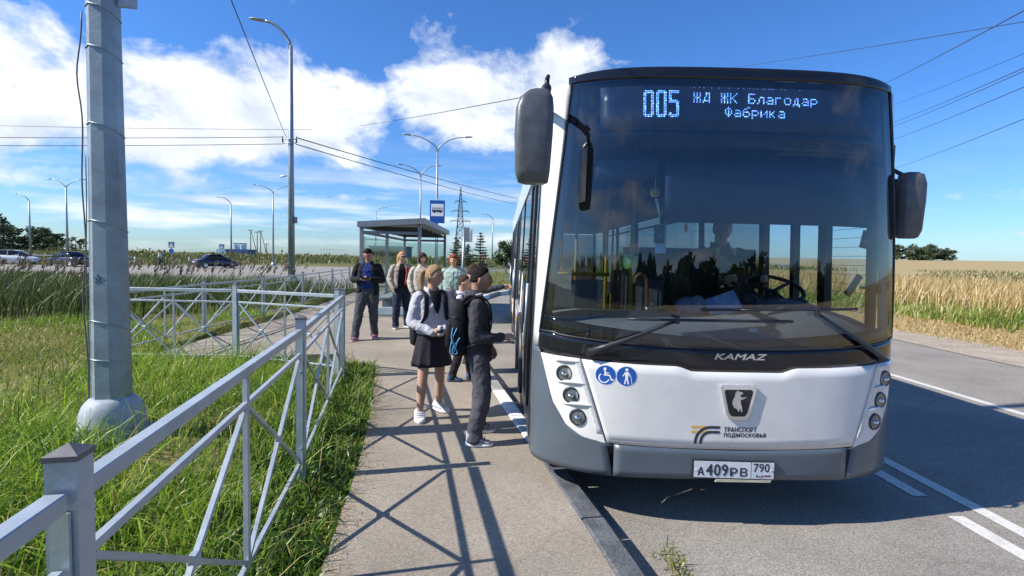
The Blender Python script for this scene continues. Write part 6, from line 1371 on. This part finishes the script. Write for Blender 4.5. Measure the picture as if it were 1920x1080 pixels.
def signs():
    t = thing('bus_stop_sign', 'blue bus stop sign with a white square, on a pole above the shelter', 'sign', (-2.58, 20.0, 0)); x, y, z = -2.58, 20.0, 3.45
    MB().tube([(x, y+.05, .1), (x, y+.05, 3.95)], .032, 10).build('pole', M_['galv'], t, world=True)
    p = MB().box((x, y, z), (.58, .025, .88), bev=.008).build('sign_plate', M_['blue'], t, world=True)
    m = MB().add([(x+a, y-.016, z+b) for a, b in ((-.24, -.17), (.24, -.17), (.24, .30), (-.24, .30))], [(0, 1, 2, 3)]); m.build('white_square', M_['whitevinyl'], p, world=True)
    m = MB(); Q = lambda a0, a1, b0, b1: m.add([(x+a, y-.019, z+b) for a, b in ((a0, b0), (a1, b0), (a1, b1), (a0, b1))], [(0, 1, 2, 3)])
    Q(-.20, .20, -.01, .07); Q(-.20, .20, .135, .155); Q(-.20, -.185, .07, .135); Q(.185, .20, .07, .135)
    for a in (-.12, -.05, .02, .09): Q(a, a+.014, .07, .135)
    for a in (-.11, .11): m.add([(x+a+.035*math.cos(k), y-.0195, z-.015+.035*math.sin(k)) for k in np.linspace(0, 2*PI, 14, endpoint=False)], [tuple(range(14))])
    m.build('bus_symbol', M_['navy'], p, world=True)
    t = thing('notice_sign', 'narrow sign on a thin leaning pole right of the red-haired woman, its back showing', 'sign', (-.98, 13.0, .15)); MB().tube([(-1.06, 13, .15), (-.99, 13, 2.48)], .026, 8).build('pole', M_['galv'], t, world=True)
    MB().box((-.93, 12.96, 2.28), (.22, .02, .36), Matrix.Rotation(.9, 3, 'Z'), bev=.004).build('sign_plate', mat('plate_back', (.36, .40, .43), .5, .3), t, world=True); MB().box((-.85, 13.1, 2.28), (.12, .08, .36), None, bev=.004).build('timetable_case', M_['whitevinyl'], t, world=True)
    t = thing('chevron_sign', 'red and white chevron bend sign by the spruces', 'sign', (-2.9, 75, .3)); z = 1.95
    MB().box((-2.9, 75, z), (.95, .04, .56), bev=.01).build('sign_plate', mat('sign_red', (.50, .03, .05), .5), t, world=True)
    m = MB()
    for a in (-.26, .10): m.add([(-2.9+a+q, 74.975, z+w) for q, w in ((-.14, .27), (.02, .27), (.20, 0), (.02, -.27), (-.14, -.27), (.04, 0))], [(0, 1, 2, 5), (5, 2, 3, 4)])
    m.build('chevron', M_['whitevinyl'], t, world=True)
    for s in (-.3, .3): MB().tube([(-2.9+s, 75.05, .2), (-2.9+s, 75.05, z)], .03, 8).build('post', M_['galv'], t, world=True)
    for (x, y, z, lab, rd) in ((-39.6, 62, 2.4, 'pedestrian crossing sign over a round sign, behind the cyclist', True), (-40.7, 75, 2.45, 'pedestrian crossing sign behind the dark blue-grey car', False)):
        t = thing('crossing_sign', lab, 'sign', (x, y, 0), 0, 'pedestrian crossing signs'); MB().tube([(x, y+.05, 0), (x, y+.05, z+.35)], .04, 8).build('pole', M_['galv'], t, world=True)
        p = MB().box((x, y, z+.1), (.80, .03, .80), bev=.01).build('sign_plate', mat('sign_lime', (.55, .62, .30), .5), t, world=True); MB().box((x, y-.02, z+.1), (.62, .01, .62)).build('blue_field', M_['blue'], p, world=True)
        MB().add([(x+a*.26, y-.03, z-.16+b*.5) for a, b in ((-1, 0), (1, 0), (0, 1))], [(0, 1, 2)]).build('white_triangle', M_['whitevinyl'], p, world=True)
        m = MB(); m.add([(x+a*.1, y-.035, z-.12+b*.34) for a, b in ((-.9, 0), (-.2, .4), (-.5, .75), (0, .85), (.5, .7), (.25, .4), (.9, 0), (.5, 0), (0, .32), (-.5, 0))], [tuple(range(10))]); m.build('walking_figure', M_['navy'], p, world=True)
        if rd: MB().tube([(x, y, z-.66), (x, y-.03, z-.66)], .30, 20).build('round_plate', M_['blue'], t, world=True)
signs()

# ------------------------------------------------------------------ trees
def blob_points(n, c, r, hollow=.35):
    d = rng.normal(size=(n, 3)); d /= np.linalg.norm(d, axis=1)[:, None]; return np.array(c)+d*np.array(r)*(hollow+(1-hollow)*rng.random((n, 1))**.5)
M_['leaf'] = leafmat('broad_leaf', [(.015, .03, .008), (.04, .07, .016), (.08, .12, .03), (.14, .17, .05)], .3, .3)
M_['leaf_far'] = leafmat('far_leaf', [(.045, .07, .035), (.08, .11, .05), (.12, .145, .07), (.17, .19, .10)], .25, .08)  # lighter than the near leaves: distance haze put into the leaf colour
M_['needle'] = leafmat('needles', [(.012, .026, .016), (.03, .055, .03), (.06, .09, .05), (.10, .13, .07)], .2, .5)
M_['bark'] = mat('bark', (.085, .06, .042), .9, 0, .3, 14, .5, 40)
def tree(name, label, x, y, h, w, n=900, group=None, gz=None, m='leaf', leafs=(.35, .3), seed=0, trunk=.22):
    gz = float(ground_z(x, y)) if gz is None else gz; t = thing(name, label, 'tree', (x, y, gz), 0, group); r = random.Random(seed)
    MB().tube([(0, 0, -.2), (.04*h*.1, 0, h*.3), (0, 0, h*.85)], [h*.026, h*.018, h*.005], 8).build('trunk', M_['bark'], t)
    for k in range(5):
        a = r.uniform(0, 6.28); z = h*r.uniform(trunk, .6); MB().tube([(0, 0, z), (math.cos(a)*w*.25, math.sin(a)*w*.25, z+h*.12), (math.cos(a)*w*.4, math.sin(a)*w*.4, z+h*.2)], [h*.011, h*.007, h*.003], 6).build('limb', M_['bark'], t)
    P = []; cl = 12+int(w*2)
    for k in range(cl):
        a = r.uniform(0, 6.28); q = r.random()**.5; z = h*(trunk+.08+(1-trunk-.18)*r.random()); e = math.sqrt(max(.1, 1-((z/h-(.5+trunk/2))/(.62-trunk/2))**2)); c = (math.cos(a)*w*.36*q*e, math.sin(a)*w*.36*q*e, z); s = r.uniform(.12, .2); P.append(blob_points(n//cl, c, (w*s, w*s, h*s*.62)))
    P = np.concatenate(P); N = len(P)
    blades('crown', P, rng.uniform(.6, 1.2, N)*leafs[0], rng.uniform(.7, 1.3, N)*leafs[1], M_[m], 1.1, None, None, t, stiff=.9)
    return t
def spruce(label, x, y, h, seed, group='spruces by the chevron sign'):
    r = random.Random(seed); gz = float(ground_z(x, y))+.05; t = thing('spruce', label, 'tree', (x, y, gz), 0, group); MB().tube([(0, 0, -.1), (0, 0, h)], [h*.022, .015], 8).build('trunk', M_['bark'], t); P = []; bm = MB()
    for z in np.linspace(h*.10, h*.96, 13):
        for k in range(7):
            a = r.uniform(0, 6.28); L = (1-z/h)**.75*h*.34*r.uniform(.5, 1.15)+.10; u = Vector((math.cos(a), math.sin(a), 0)); e = Vector((0, 0, z))+u*L+Vector((0, 0, .10*L)); bm.tube([(0, 0, z), Vector((0, 0, z))+u*L*.6+Vector((0, 0, -.02*L)), e], [.022, .014, .005], 4)
            for q in np.linspace(.15, 1, max(4, int(L*16))):
                for _ in range(3): P.append(Vector((0, 0, z))+u*L*q+Vector((r.gauss(0, .05), r.gauss(0, .05), .08*L*q*q+r.gauss(-.03, .05))))
    bm.build('branches', M_['bark'], t); P = np.array([tuple(p) for p in P]); N = len(P); blades('crown', P, rng.uniform(.10, .26, N), rng.uniform(.05, .10, N), M_['needle'], 1.3, None, None, t, stiff=.95)
def trees():
    spruce('left of the young spruces below the pylon', -6.02, 66, 4.3, 1); spruce('right and tallest of the young spruces, by the chevron sign', -2.94, 66, 5.0, 2); spruce('small young spruce between its two taller neighbours', -4.75, 70, 3.5, 3)
    tree('broadleaf_tree', 'round green tree beside the bus, behind the far lamp', .4, 86, 4.9, 5.2, 2200, None, None, 'leaf', (.28, .24), 5, .08)
    gl = [(-149, 150, 8.6), (-144.5, 151, 8.2), (-140, 149, 7.8), (-136.5, 152, 7.9), (-133, 150, 7.4), (-130.5, 151, 6.2)]
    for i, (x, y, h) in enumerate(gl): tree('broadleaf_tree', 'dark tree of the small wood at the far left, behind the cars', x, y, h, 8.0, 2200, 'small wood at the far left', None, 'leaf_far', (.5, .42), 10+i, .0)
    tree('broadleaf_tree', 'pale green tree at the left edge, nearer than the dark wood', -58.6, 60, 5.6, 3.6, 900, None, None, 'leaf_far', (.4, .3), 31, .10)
    tree('broadleaf_tree', 'small thin tree left of the lamp above the black car', -120.5, 140, 4.2, 4.6, 420, 'thin trees behind the black car', None, 'leaf', (.5, .42), 40, .12); tree('broadleaf_tree', 'small thin tree between the lamp above the black car and the thick pole', -114.8, 140, 4.8, 5.0, 420, 'thin trees behind the black car', None, 'leaf', (.5, .42), 41, .12)
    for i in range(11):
        x = 186+i*2.4+random.uniform(-.5, .5); h = 7.2+.7*math.sin(i*1.7)+random.uniform(-.4, .4)-(1.4 if i == 10 else .5 if i == 9 else 0); tree('broadleaf_tree', 'dark tree of the round wood in the field right of the bus', x, 240+random.uniform(-4, 4), h, 7.5, 2000, 'round wood in the field', None, 'leaf_far', (.5, .42), 60+i, -.02)
trees()
def scrub():
    c = np.concatenate([blob_points(60, (rng.uniform(-110, 45), rng.uniform(98, 150), 0), (rng.uniform(1.5, 5), rng.uniform(1, 3), rng.uniform(.8, 1.9)), .2) for _ in range(90)]); c = c[c[:, 2] > -.2]; c[:, 2] += ground_z(c[:, 0], c[:, 1])
    n = len(c); blades('scrub', c, rng.uniform(.4, .9, n), rng.uniform(.25, .5, n), M_['weed'], .9)
    # the wood behind the photographer, which the windscreen mirrors
    n = 30000; x = rng.uniform(-110, 110, n); top = 7.0+1.6*np.sin(x*.31)+1.6*np.sin(x*.83+1)+1.0*np.sin(x*2.1); z = rng.random(n)**.8*top; y = -78+rng.uniform(-7, 4, n)+2*np.sin(x*.4)
    blades('distant_woods', np.stack([x, y, z], 1), rng.uniform(.9, 1.8, n), rng.uniform(.7, 1.3, n), M_['leaf'], .9)
scrub()

# ------------------------------------------------------------------ far things
def pylon():
    x, y, h = -21.9, 260.0, 37.0; t = thing('power_pylon', 'grey lattice power pylon on the skyline right of the shelter', 'pylon', (x, y, 0)); m = MB(); st = mat('pylon_steel', (.10, .11, .125), .6, .3)
    W = lambda z: np.interp(z, [0, h*.55, h*.72, h], [3.2, 1.25, .95, .08]); zs = [0, 5, 9.5, 13.5, 17, 20, 22.5, 25, 27.2, 29.4, 31.6, 34, h]
    for a, b in zip(zs[:-1], zs[1:]):
        for k in range(4):
            s = [(-1, -1), (1, -1), (1, 1), (-1, 1)]; p, q = s[k], s[(k+1) % 4]; P = lambda c, z: (c[0]*W(z), c[1]*W(z), z)
            m.bar(P(p, a), P(p, b), .26, .26); m.bar(P(p, a), P(q, b), .17, .17); m.bar(P(q, a), P(p, b), .17, .17); m.bar(P(p, b), P(q, b), .15, .15)
    m.build('lattice_mast', st, t)
    for z, L in ((20.0, 5.2), (25.0, 4.4), (29.8, 2.9)):
        for s in (-1, 1):
            c = MB(); c.bar((s*W(z), 0, z+.9), (s*L, 0, z), .18, .18); c.bar((s*W(z), -W(z), z), (s*L, 0, z), .2, .2); c.bar((s*W(z), W(z), z), (s*L, 0, z), .2, .2); c.build('cross_arm', st, t)
        for s in (-1, 1): MB().tube([(s*L*.96, 0, z), (s*L*.96, 0, z-1.2)], .10, 6).build('insulator', M_['dark'], t)
pylon()
def buildings():
    t = thing('substation', 'small blue and white substation with two short towers on the far skyline', 'building', (-103, 200, 0)); bl = mat('cladding_blue', (.10, .28, .50), .6); dk = mat('cladding_dark', (.03, .075, .19), .6)
    MB().box((-107.2, 200, 1.4), (3.6, 6, 3.0)).build('hall', mat('cladding_pale_blue', (.22, .48, .66), .6), t, world=True); MB().box((-101.2, 200.2, 1.5), (8.4, 6, 3.1)).build('hall', dk, t, world=True); MB().box((-99.5, 197.1, 1.3), (1.0, .2, 1.9)).build('door', dk, t, world=True)
    for x in (-102.6, -100.0):
        w = MB().box((x, 199.5, 4.1), (1.6, 2, 2.3)).build('tower', M_['whitevinyl'], t, world=True); MB().box((x+.2, 198.45, 4.0), (.9, .2, 1.6)).build('tower_panel', bl, w, world=True); MB().box((x, 199.5, 5.35), (1.8, 2.2, .2)).build('tower_roof', dk, w, world=True)
    t = thing('warehouse', 'long low grey warehouse seen through the shelter glass', 'building', (-32.6, 150, 0)); MB().box((-32.6, 150, 2.2), (10.6, 8, 4.0)).build('wall', mat('warehouse_wall', (.16, .19, .21), .7), t, world=True); MB().box((-32.6, 149.6, 4.35), (11.2, 9, .35)).build('roof', mat('warehouse_roof', (.10, .12, .14), .7), t, world=True)
    for k in range(4): MB().box((-36.6+2.6*k, 145.97, 2.2), (1.3, .06, 1.0)).build('window', M_['black_gloss'], t, world=True)
    wd = mat('pole_wood', (.20, .16, .12), .9)
    for i, (x, h, br, lab) in enumerate(((-92.6, 10.4, 2.6, 'leftmost braced wooden pole by the blue substation'), (-90.2, 9.8, 0, 'plain wooden pole between the two braced ones by the substation'), (-89.0, 10.2, 2.4, 'rightmost braced wooden pole by the blue substation'), (-86.9, 5.6, 0, 'short wooden pole right of the braced ones'))):
        t = thing('wooden_pole', lab, 'pole', (x, 190, 0), 0, 'wooden poles by the substation'); MB().tube([(0, 0, 0), (0, 0, h)], [.20, .14], 8).build('mast', wd, t)
        if br: MB().tube([(br, .3, 0), (.1, 0, h*.96)], .13, 8).build('brace', wd, t)
        MB().box((0, -.1, h-.5), (2.0, .14, .16)).build('crossarm', wd, t)
        for s in (-.8, .8): MB().tube([(s, -.1, h-.42), (s, -.1, h-.05)], [.08, .05], 6).build('insulator', M_['dark'], t)
    t = thing('switchyard_frame', 'faint row of pale switchyard posts on the skyline left of the shelter', 'frame', (-58, 175, 0)); gp = mat('post_pale', (.40, .42, .44), .6)
    for k in range(9): MB().tube([(-62+1.05*k, 175, 0), (-62+1.05*k, 175, 3.6)], .08, 6).build('post', gp, t, world=True)
    MB().box((-57.8, 175, 3.4), (9.0, .12, .14)).build('beam', gp, t, world=True)
    t = thing('guard_rail', 'white double guard rail behind the cars at the far left', 'guard rail', (-55, 57.5, 0)); wp = M_['whitevinyl']
    for z in (.5, .95): MB().tube([(-70, 55, z), (-42.5, 60, z)], .045, 6).build('rail', wp, t, world=True)
    for k in range(9): x = -70+27.5*k/8; MB().tube([(x, 55+5*k/8, 0), (x, 55+5*k/8, 1.0)], .05, 6).build('post', wp, t, world=True)
buildings()

def car(label, x, y, rz, paint, L=4.4, Wd=1.75, H=1.45, hatch=False, group='cars on the far road'):
    t = thing('car', label, 'car', (x, y, 0), rz, group); hw = Wd/2
    def sect(y, w, zb, zt, tum=.06): return [Vector((sx*(w-(tum if hi else 0)), y, z)) for sx, z, hi in ((-1, zb, 0), (-1, (zb+zt)*.55, 0), (-1, zt-.05, 1), (-.86, zt, 1), (-.4, zt+.015, 1), (.4, zt+.015, 1), (.86, zt, 1), (1, zt-.05, 1), (1, (zb+zt)*.55, 0), (1, zb, 0))]
    st = [(-L/2, hw*.80, .42, .68), (-L/2+.06, hw*.92, .26, .86), (-L/2+.55, hw, .20, .95 if not hatch else .98), (-.6, hw, .18, .96), (.7, hw, .18, .94), (L/2-.9, hw*.98, .19, .86), (L/2-.25, hw*.92, .24, .72), (L/2, hw*.74, .40, .58)]
    b = MB(); b.loft([sect(*s) for s in st]); b.build('body', paint, t)
    r0 = -L/2+(.28 if hatch else .78); cab = [(r0, hw*.82, .90, .94), (r0+.42, hw*.80, .90, H-.10), (r0+.85, hw*.79, .90, H), (.25, hw*.79, .90, H-.01), (.62, hw*.81, .90, H-.14), (1.22, hw*.86, .88, .93)]
    g = MB(); g.loft([sect(y, w, a, b2, .14) for y, w, a, b2 in cab]); gh = g.build('window_band', M_['black_gloss'], t)
    rf = MB(); rf.loft([[Vector((sx*(hw*.64), y, z)) for sx in (-1, -.5, 0, .5, 1) for z in (zz,)] + [Vector((sx*(hw*.64), y, zz+.025)) for sx in (1, .5, 0, -.5, -1)] for y, zz in ((r0+.5, H-.07), (r0+.85, H+.005), (.25, H), (.58, H-.10))]); rf.build('roof', paint, t)
    for s in (-1, 1):
        for yy in (r0+.30, -.15, .78): 
            zt = float(np.interp(yy, [c[0] for c in cab], [c[3] for c in cab])); MB().bar((s*hw*.88, yy-.02+.05, .92), (s*hw*.70, yy, zt-.01), .07, .05).build('pillar', paint, t)
        MB().ell((s*(hw+.08), .78, .98), (.10, .07, .07), 8, 6).build('wing_mirror', paint, t)
        for yw in (-L/2+.82, L/2-.88):
            c = Vector((s*(hw-.10), yw, .31)); w = MB().tube([c-Vector((s*.10, 0, 0)), c+Vector((s*.115, 0, 0))], .31, 20).build('wheel', M_['rubber'], t); MB().tube([c+Vector((s*.116, 0, 0)), c+Vector((s*.125, 0, 0))], .20, 14).build('rim', M_['silver'], w)
        MB().box((s*hw*.68, L/2-.16, .64), (.36, .16, .12), Matrix.Rotation(-s*.35, 3, 'Z'), bev=.03).build('headlight', M_['chrome'], t); MB().box((s*hw*.72, -L/2+.035, .78), (.32, .10, .16), Matrix.Rotation(s*.25, 3, 'Z'), bev=.02).build('tail_light', mat('tail_red', (.35, .02, .02), .3), t)
    MB().box((0, -L/2-.012, .66), (.50, .03, .11)).build('number_plate', M_['plate'], t); MB().box((0, L/2+.006, .45), (.50, .03, .11)).build('number_plate', M_['plate'], t)
    return t
car('dark blue-grey saloon driving away on the far road right of the thick pole', -31.2, 56.3, -math.radians(38), mat('paint_slate', (.03, .045, .06), .25, .2, .06, 3, coat=.6))
car('black saloon on the far road just left of the thick pole', -43.2, 51.8, math.radians(72), mat('paint_black', (.010, .011, .016), .2, .1, .06, 3, coat=.6), 4.6)
car('white hatchback on the far road at the left edge', -50.8, 54.2, -math.radians(78), mat('paint_white', (.62, .64, .66), .3, 0, .04, 3, coat=.5), 4.2, 1.72, 1.47, True)
def coach():
    t = thing('coach', 'white coach with a dark windscreen far off beside the waiting bus', 'bus', (1.25, 88, 0)); x, y = 1.25, 88.0
    m = MB(); m.loft([[Vector((x+sx*1.2*k, yy, 1.75+sz*1.45*k2)) for sx, sz in ((-1, -.9), (-.95, -1), (.95, -1), (1, -.9), (1, .85), (.85, 1), (-.85, 1), (-1, .85))] for yy, k, k2 in ((y, .96, .97), (y+.2, 1, 1), (y+9, 1, 1))]); m.build('body', M_['white'], t, world=True)
    MB().box((x, y-.01, 2.15), (2.05, .06, 1.25), bev=.05).build('windscreen', M_['black_gloss'], t, world=True); MB().box((x-1.2, y+4.5, 2.2), (.03, 8.2, .9)).build('side_window', M_['black_gloss'], t, world=True)
    for s in (-1, 1):
        MB().box((x+s*.85, y-.02, .75), (.35, .06, .16), bev=.03).build('headlight', M_['chrome'], t, world=True)
        for yw in (y+2, y+7): MB().tube([(x+s*.95, yw, .45), (x+s*1.18, yw, .45)], .45, 16).build('wheel', M_['rubber'], t, world=True)
    MB().box((x, y-.015, .42), (.5, .05, .12)).build('number_plate', M_['plate'], t, world=True)
coach()
def far_people():
    bx, by = -41.6, 63.0; rz = facing(-.75, -.65)
    t = thing('bicycle', 'bicycle under the cyclist on the far side of the road', 'bicycle', (bx, by, 0), facing(1, .1)); fr = M_['dark']
    for s in (-.52, .52): w = MB().tube([(0, s+.33*math.cos(a), .34+.33*math.sin(a)) for a in np.linspace(0, 2*PI, 21)], .025, 6, cap=False).build('wheel', M_['rubber'], t)
    m = MB()
    for p, q in (((0, -.52, .34), (0, -.1, .32)), ((0, -.1, .32), (0, -.22, .86)), ((0, -.52, .34), (0, -.2, .74)), ((0, -.2, .74), (0, .38, .80)), ((0, -.1, .32), (0, .38, .72)), ((0, .38, .90), (0, .52, .34))): m.tube([p, q], .022, 6)
    m.build('frame', fr, t); MB().tube([(-.28, .30, 1.02), (0, .40, .98), (.28, .30, 1.02)], .016, 6).build('handlebar', fr, t); MB().box((0, -.24, .90), (.14, .26, .06), bev=.02).build('saddle', fr, t)
    person('cyclist in a white top and dark trousers, straddling a bicycle by the crossing sign', Vector((bx-.15, by, 0)), facing(1, .1), 1.75, M_['skin'], feet=((-.16, .0, 0), (.16, .06, 0)), arms=((Vector((-.22, .18, 1.18)), Vector((-.22, .38, 1.05)), (0, 1, 0)), (Vector((.22, .18, 1.18)), Vector((.22, .38, 1.05)), (0, 1, 0))), lean=(0, .08), top={'mat': cloth('white_tee', (.60, .61, .64)), 'hem': .50}, legs={'kind': 'trousers', 'mat': cloth('far_trousers', (.02, .022, .03))}, shoes={'mat': M_['dark']}, voxel=.02, face=False)
    person('small child in a pale top walking across the far road', Vector((-36.9, 61.0, 0)), facing(.8, .4), 1.25, M_['skin'], feet=((-.07, .18, 0), (.07, -.16, 0)), top={'mat': cloth('pale_tee', (.52, .52, .50)), 'hem': .50}, legs={'kind': 'trousers', 'mat': cloth('far_trousers_dark', (.05, .055, .06))}, shoes={'mat': M_['dark']}, voxel=.02, face=False, headk=.155)
far_people()

# ------------------------------------------------------------------ loose things inside the bus
def bus_clutter():
    t = thing('umbrella', 'closed umbrella with a brown wooden crook handle standing behind the windscreen', 'umbrella', (1.18, 4.15, .95)); wdn = mat('cane_wood', (.22, .10, .04), .35, 0, .25, 20)
    pts = [(1.185, 4.15, 1.30), (1.18, 4.15, 1.48), (1.165, 4.15, 1.565), (1.125, 4.15, 1.60), (1.085, 4.15, 1.565), (1.08, 4.15, 1.52)]; MB().tube(cr(pts, 5), .014, 10).build('crook_handle', wdn, t, world=True); MB().tube([(1.187, 4.15, 1.33), (1.187, 4.15, 1.29)], .018, 10).build('ferrule', M_['silver'], t, world=True); MB().tube([(1.187, 4.15, 1.30), (1.19, 4.15, 1.1), (1.20, 4.15, .45)], [.025, .035, .012], 10).build('folded_canopy', M_['dark'], t, world=True)
    t = thing('green_note', 'bright green folded note fixed to the yellow pole behind the windscreen', 'note', (1.12, 4.56, 1.62)); gm = mat('green_paper', (.16, .62, .10), .7); MB().box((1.095, 4.555, 1.70), (.085, .004, .13), Matrix.Rotation(.25, 3, 'Y')).build('front_flap', gm, t, world=True); MB().box((1.175, 4.575, 1.70), (.07, .004, .10), Matrix.Rotation(-.3, 3, 'Z')).build('back_flap', gm, t, world=True)
    t = thing('smiley_ornament', 'round yellow smiling ornament hanging behind the windscreen', 'ornament', (1.0, 3.42, 2.16)); MB().ell((1.0, 3.42, 2.16), (.034, .022, .034), 16, 10).build('face_ball', mat('smiley_yellow', (.80, .58, .05), .4), t, world=True); MB().tube([(1.0, 3.42, 2.19), (1.015, 3.42, 2.42)], .003, 4).build('string', M_['whitevinyl'], t, world=True)
    m = MB(); m.tube([(1.0+.018*math.cos(a), 3.399, 2.162+.018*math.sin(a)) for a in np.linspace(-2.7, -.45, 8)], .0025, 5); m.build('smile', M_['dark'], t, world=True)
    for s in (-1, 1): MB().ell((1.0+s*.011, 3.400, 2.171), (.004, .003, .006), 8, 6).build('eye', M_['dark'], t, world=True)
    m = MB(); m.tube([(1.012, 3.42, 2.12), (1.03, 3.42, 2.05), (1.04, 3.42, 1.98)], [.012, .008, .003], 6); m.build('tassel', M_['whitevinyl'], t, world=True)
    for (x, y, z, ang, lab, bg_) in ((1.065, 3.5, 1.89, 0.0, 'dark hanging tag with a small white cross in front of a pale blue card', True), (2.535, 3.55, 1.885, -.20, 'dark hanging air freshener card by the driver side window', False)):
        t = thing('hanging_card', lab, 'card', (x, y, z)); R = Matrix.Rotation(-ang, 3, 'Y'); MB().box((x, y, z), (.072, .004, .125), R, bev=.001).build('card', M_['navy'], t, world=True); MB().tube([(x, y, z+.062), (x+.01, y, z+.22)], .002, 4).build('string', M_['dark'], t, world=True)
        m = MB()
        for a, b in (((-.016, -.035), (.016, .005)), ((.016, -.035), (-.016, .005)), ((-.02, .04), (.02, .04))): m.bar(Vector((x, y-.003, z))+R @ Vector((a[0], 0, a[1])), Vector((x, y-.003, z))+R @ Vector((b[0], 0, b[1])), .006, .001)
        m.build('printed_mark', M_['whitevinyl'], t, world=True)
        if bg_: MB().box((x+.03, y+.06, z-.03), (.075, .003, .20)).build('blue_card', mat('pale_blue_card', (.30, .55, .75), .5), t, world=True)
    t = thing('doll_ornament', 'tiny pinkish doll ornament hanging behind the windscreen', 'ornament', (1.23, 3.45, 1.94)); MB().ell((1.23, 3.45, 1.93), (.013, .012, .030), 10, 8).build('body', mat('doll_pink', (.55, .28, .22), .6), t, world=True); MB().ell((1.23, 3.45, 1.965), (.014, .014, .014), 10, 8).build('head', M_['whitevinyl'], t, world=True); MB().tube([(1.23, 3.45, 1.975), (1.23, 3.45, 2.3)], .0015, 4).build('string', M_['dark'], t, world=True)
    t = thing('phone_holder', 'black jointed phone holder arm stuck to the windscreen in front of the driver window', 'holder', (2.56, 3.5, 1.54)); MB().tube([(2.60, 3.46, 1.545), (2.575, 3.48, 1.545)], .034, 14).build('suction_cup', M_['dark'], t, world=True); MB().tube([(2.575, 3.48, 1.545), (2.52, 3.56, 1.552)], .010, 8).build('stalk', M_['dark'], t, world=True); MB().bar((2.455, 3.60, 1.49), (2.545, 3.60, 1.635), .012, .05, bev=.004).build('cradle', M_['dark'], t, world=True)
    t = thing('cloth_bag', 'pale grey-blue cloth bundle lying on the dashboard', 'bag', (1.40, 3.75, 1.33)); MB().ell((1.40, 3.78, 1.37), (.11, .09, .075), 16, 10).build('bundle', cloth('bundle_cloth', (.22, .25, .32), .2), t, world=True); MB().ell((1.44, 3.74, 1.41), (.05, .05, .05), 12, 8).build('knot', cloth('knot_cloth', (.25, .28, .35), .2), t, world=True)
    t = thing('printed_sheet', 'blue and white printed sheet lying on the dashboard beside the bundle', 'paper', (1.60, 3.72, 1.36)); MB().box((1.62, 3.72, 1.40), (.24, .005, .15), Matrix.Rotation(-.35, 3, 'Y') @ Matrix.Rotation(-.5, 3, 'X')).build('sheet', mat('sheet_blue', (.16, .30, .48), .6, 0, .3, 14, col2=(.50, .58, .66)), t, world=True)
    o = MB(); 
    t = thing('pass_card', 'small pale card leaning inside the bottom of the windscreen', 'card', (1.64, 3.29, 1.22)); MB().box((1.64, 3.285, 1.265), (.06, .004, .035), bev=.001).build('card', mat('pass_pale', (.45, .50, .56), .5), t, world=True); MB().box((1.625, 3.287, 1.235), (.012, .004, .025)).build('clip', M_['silver'], t, world=True)
bus_clutter()
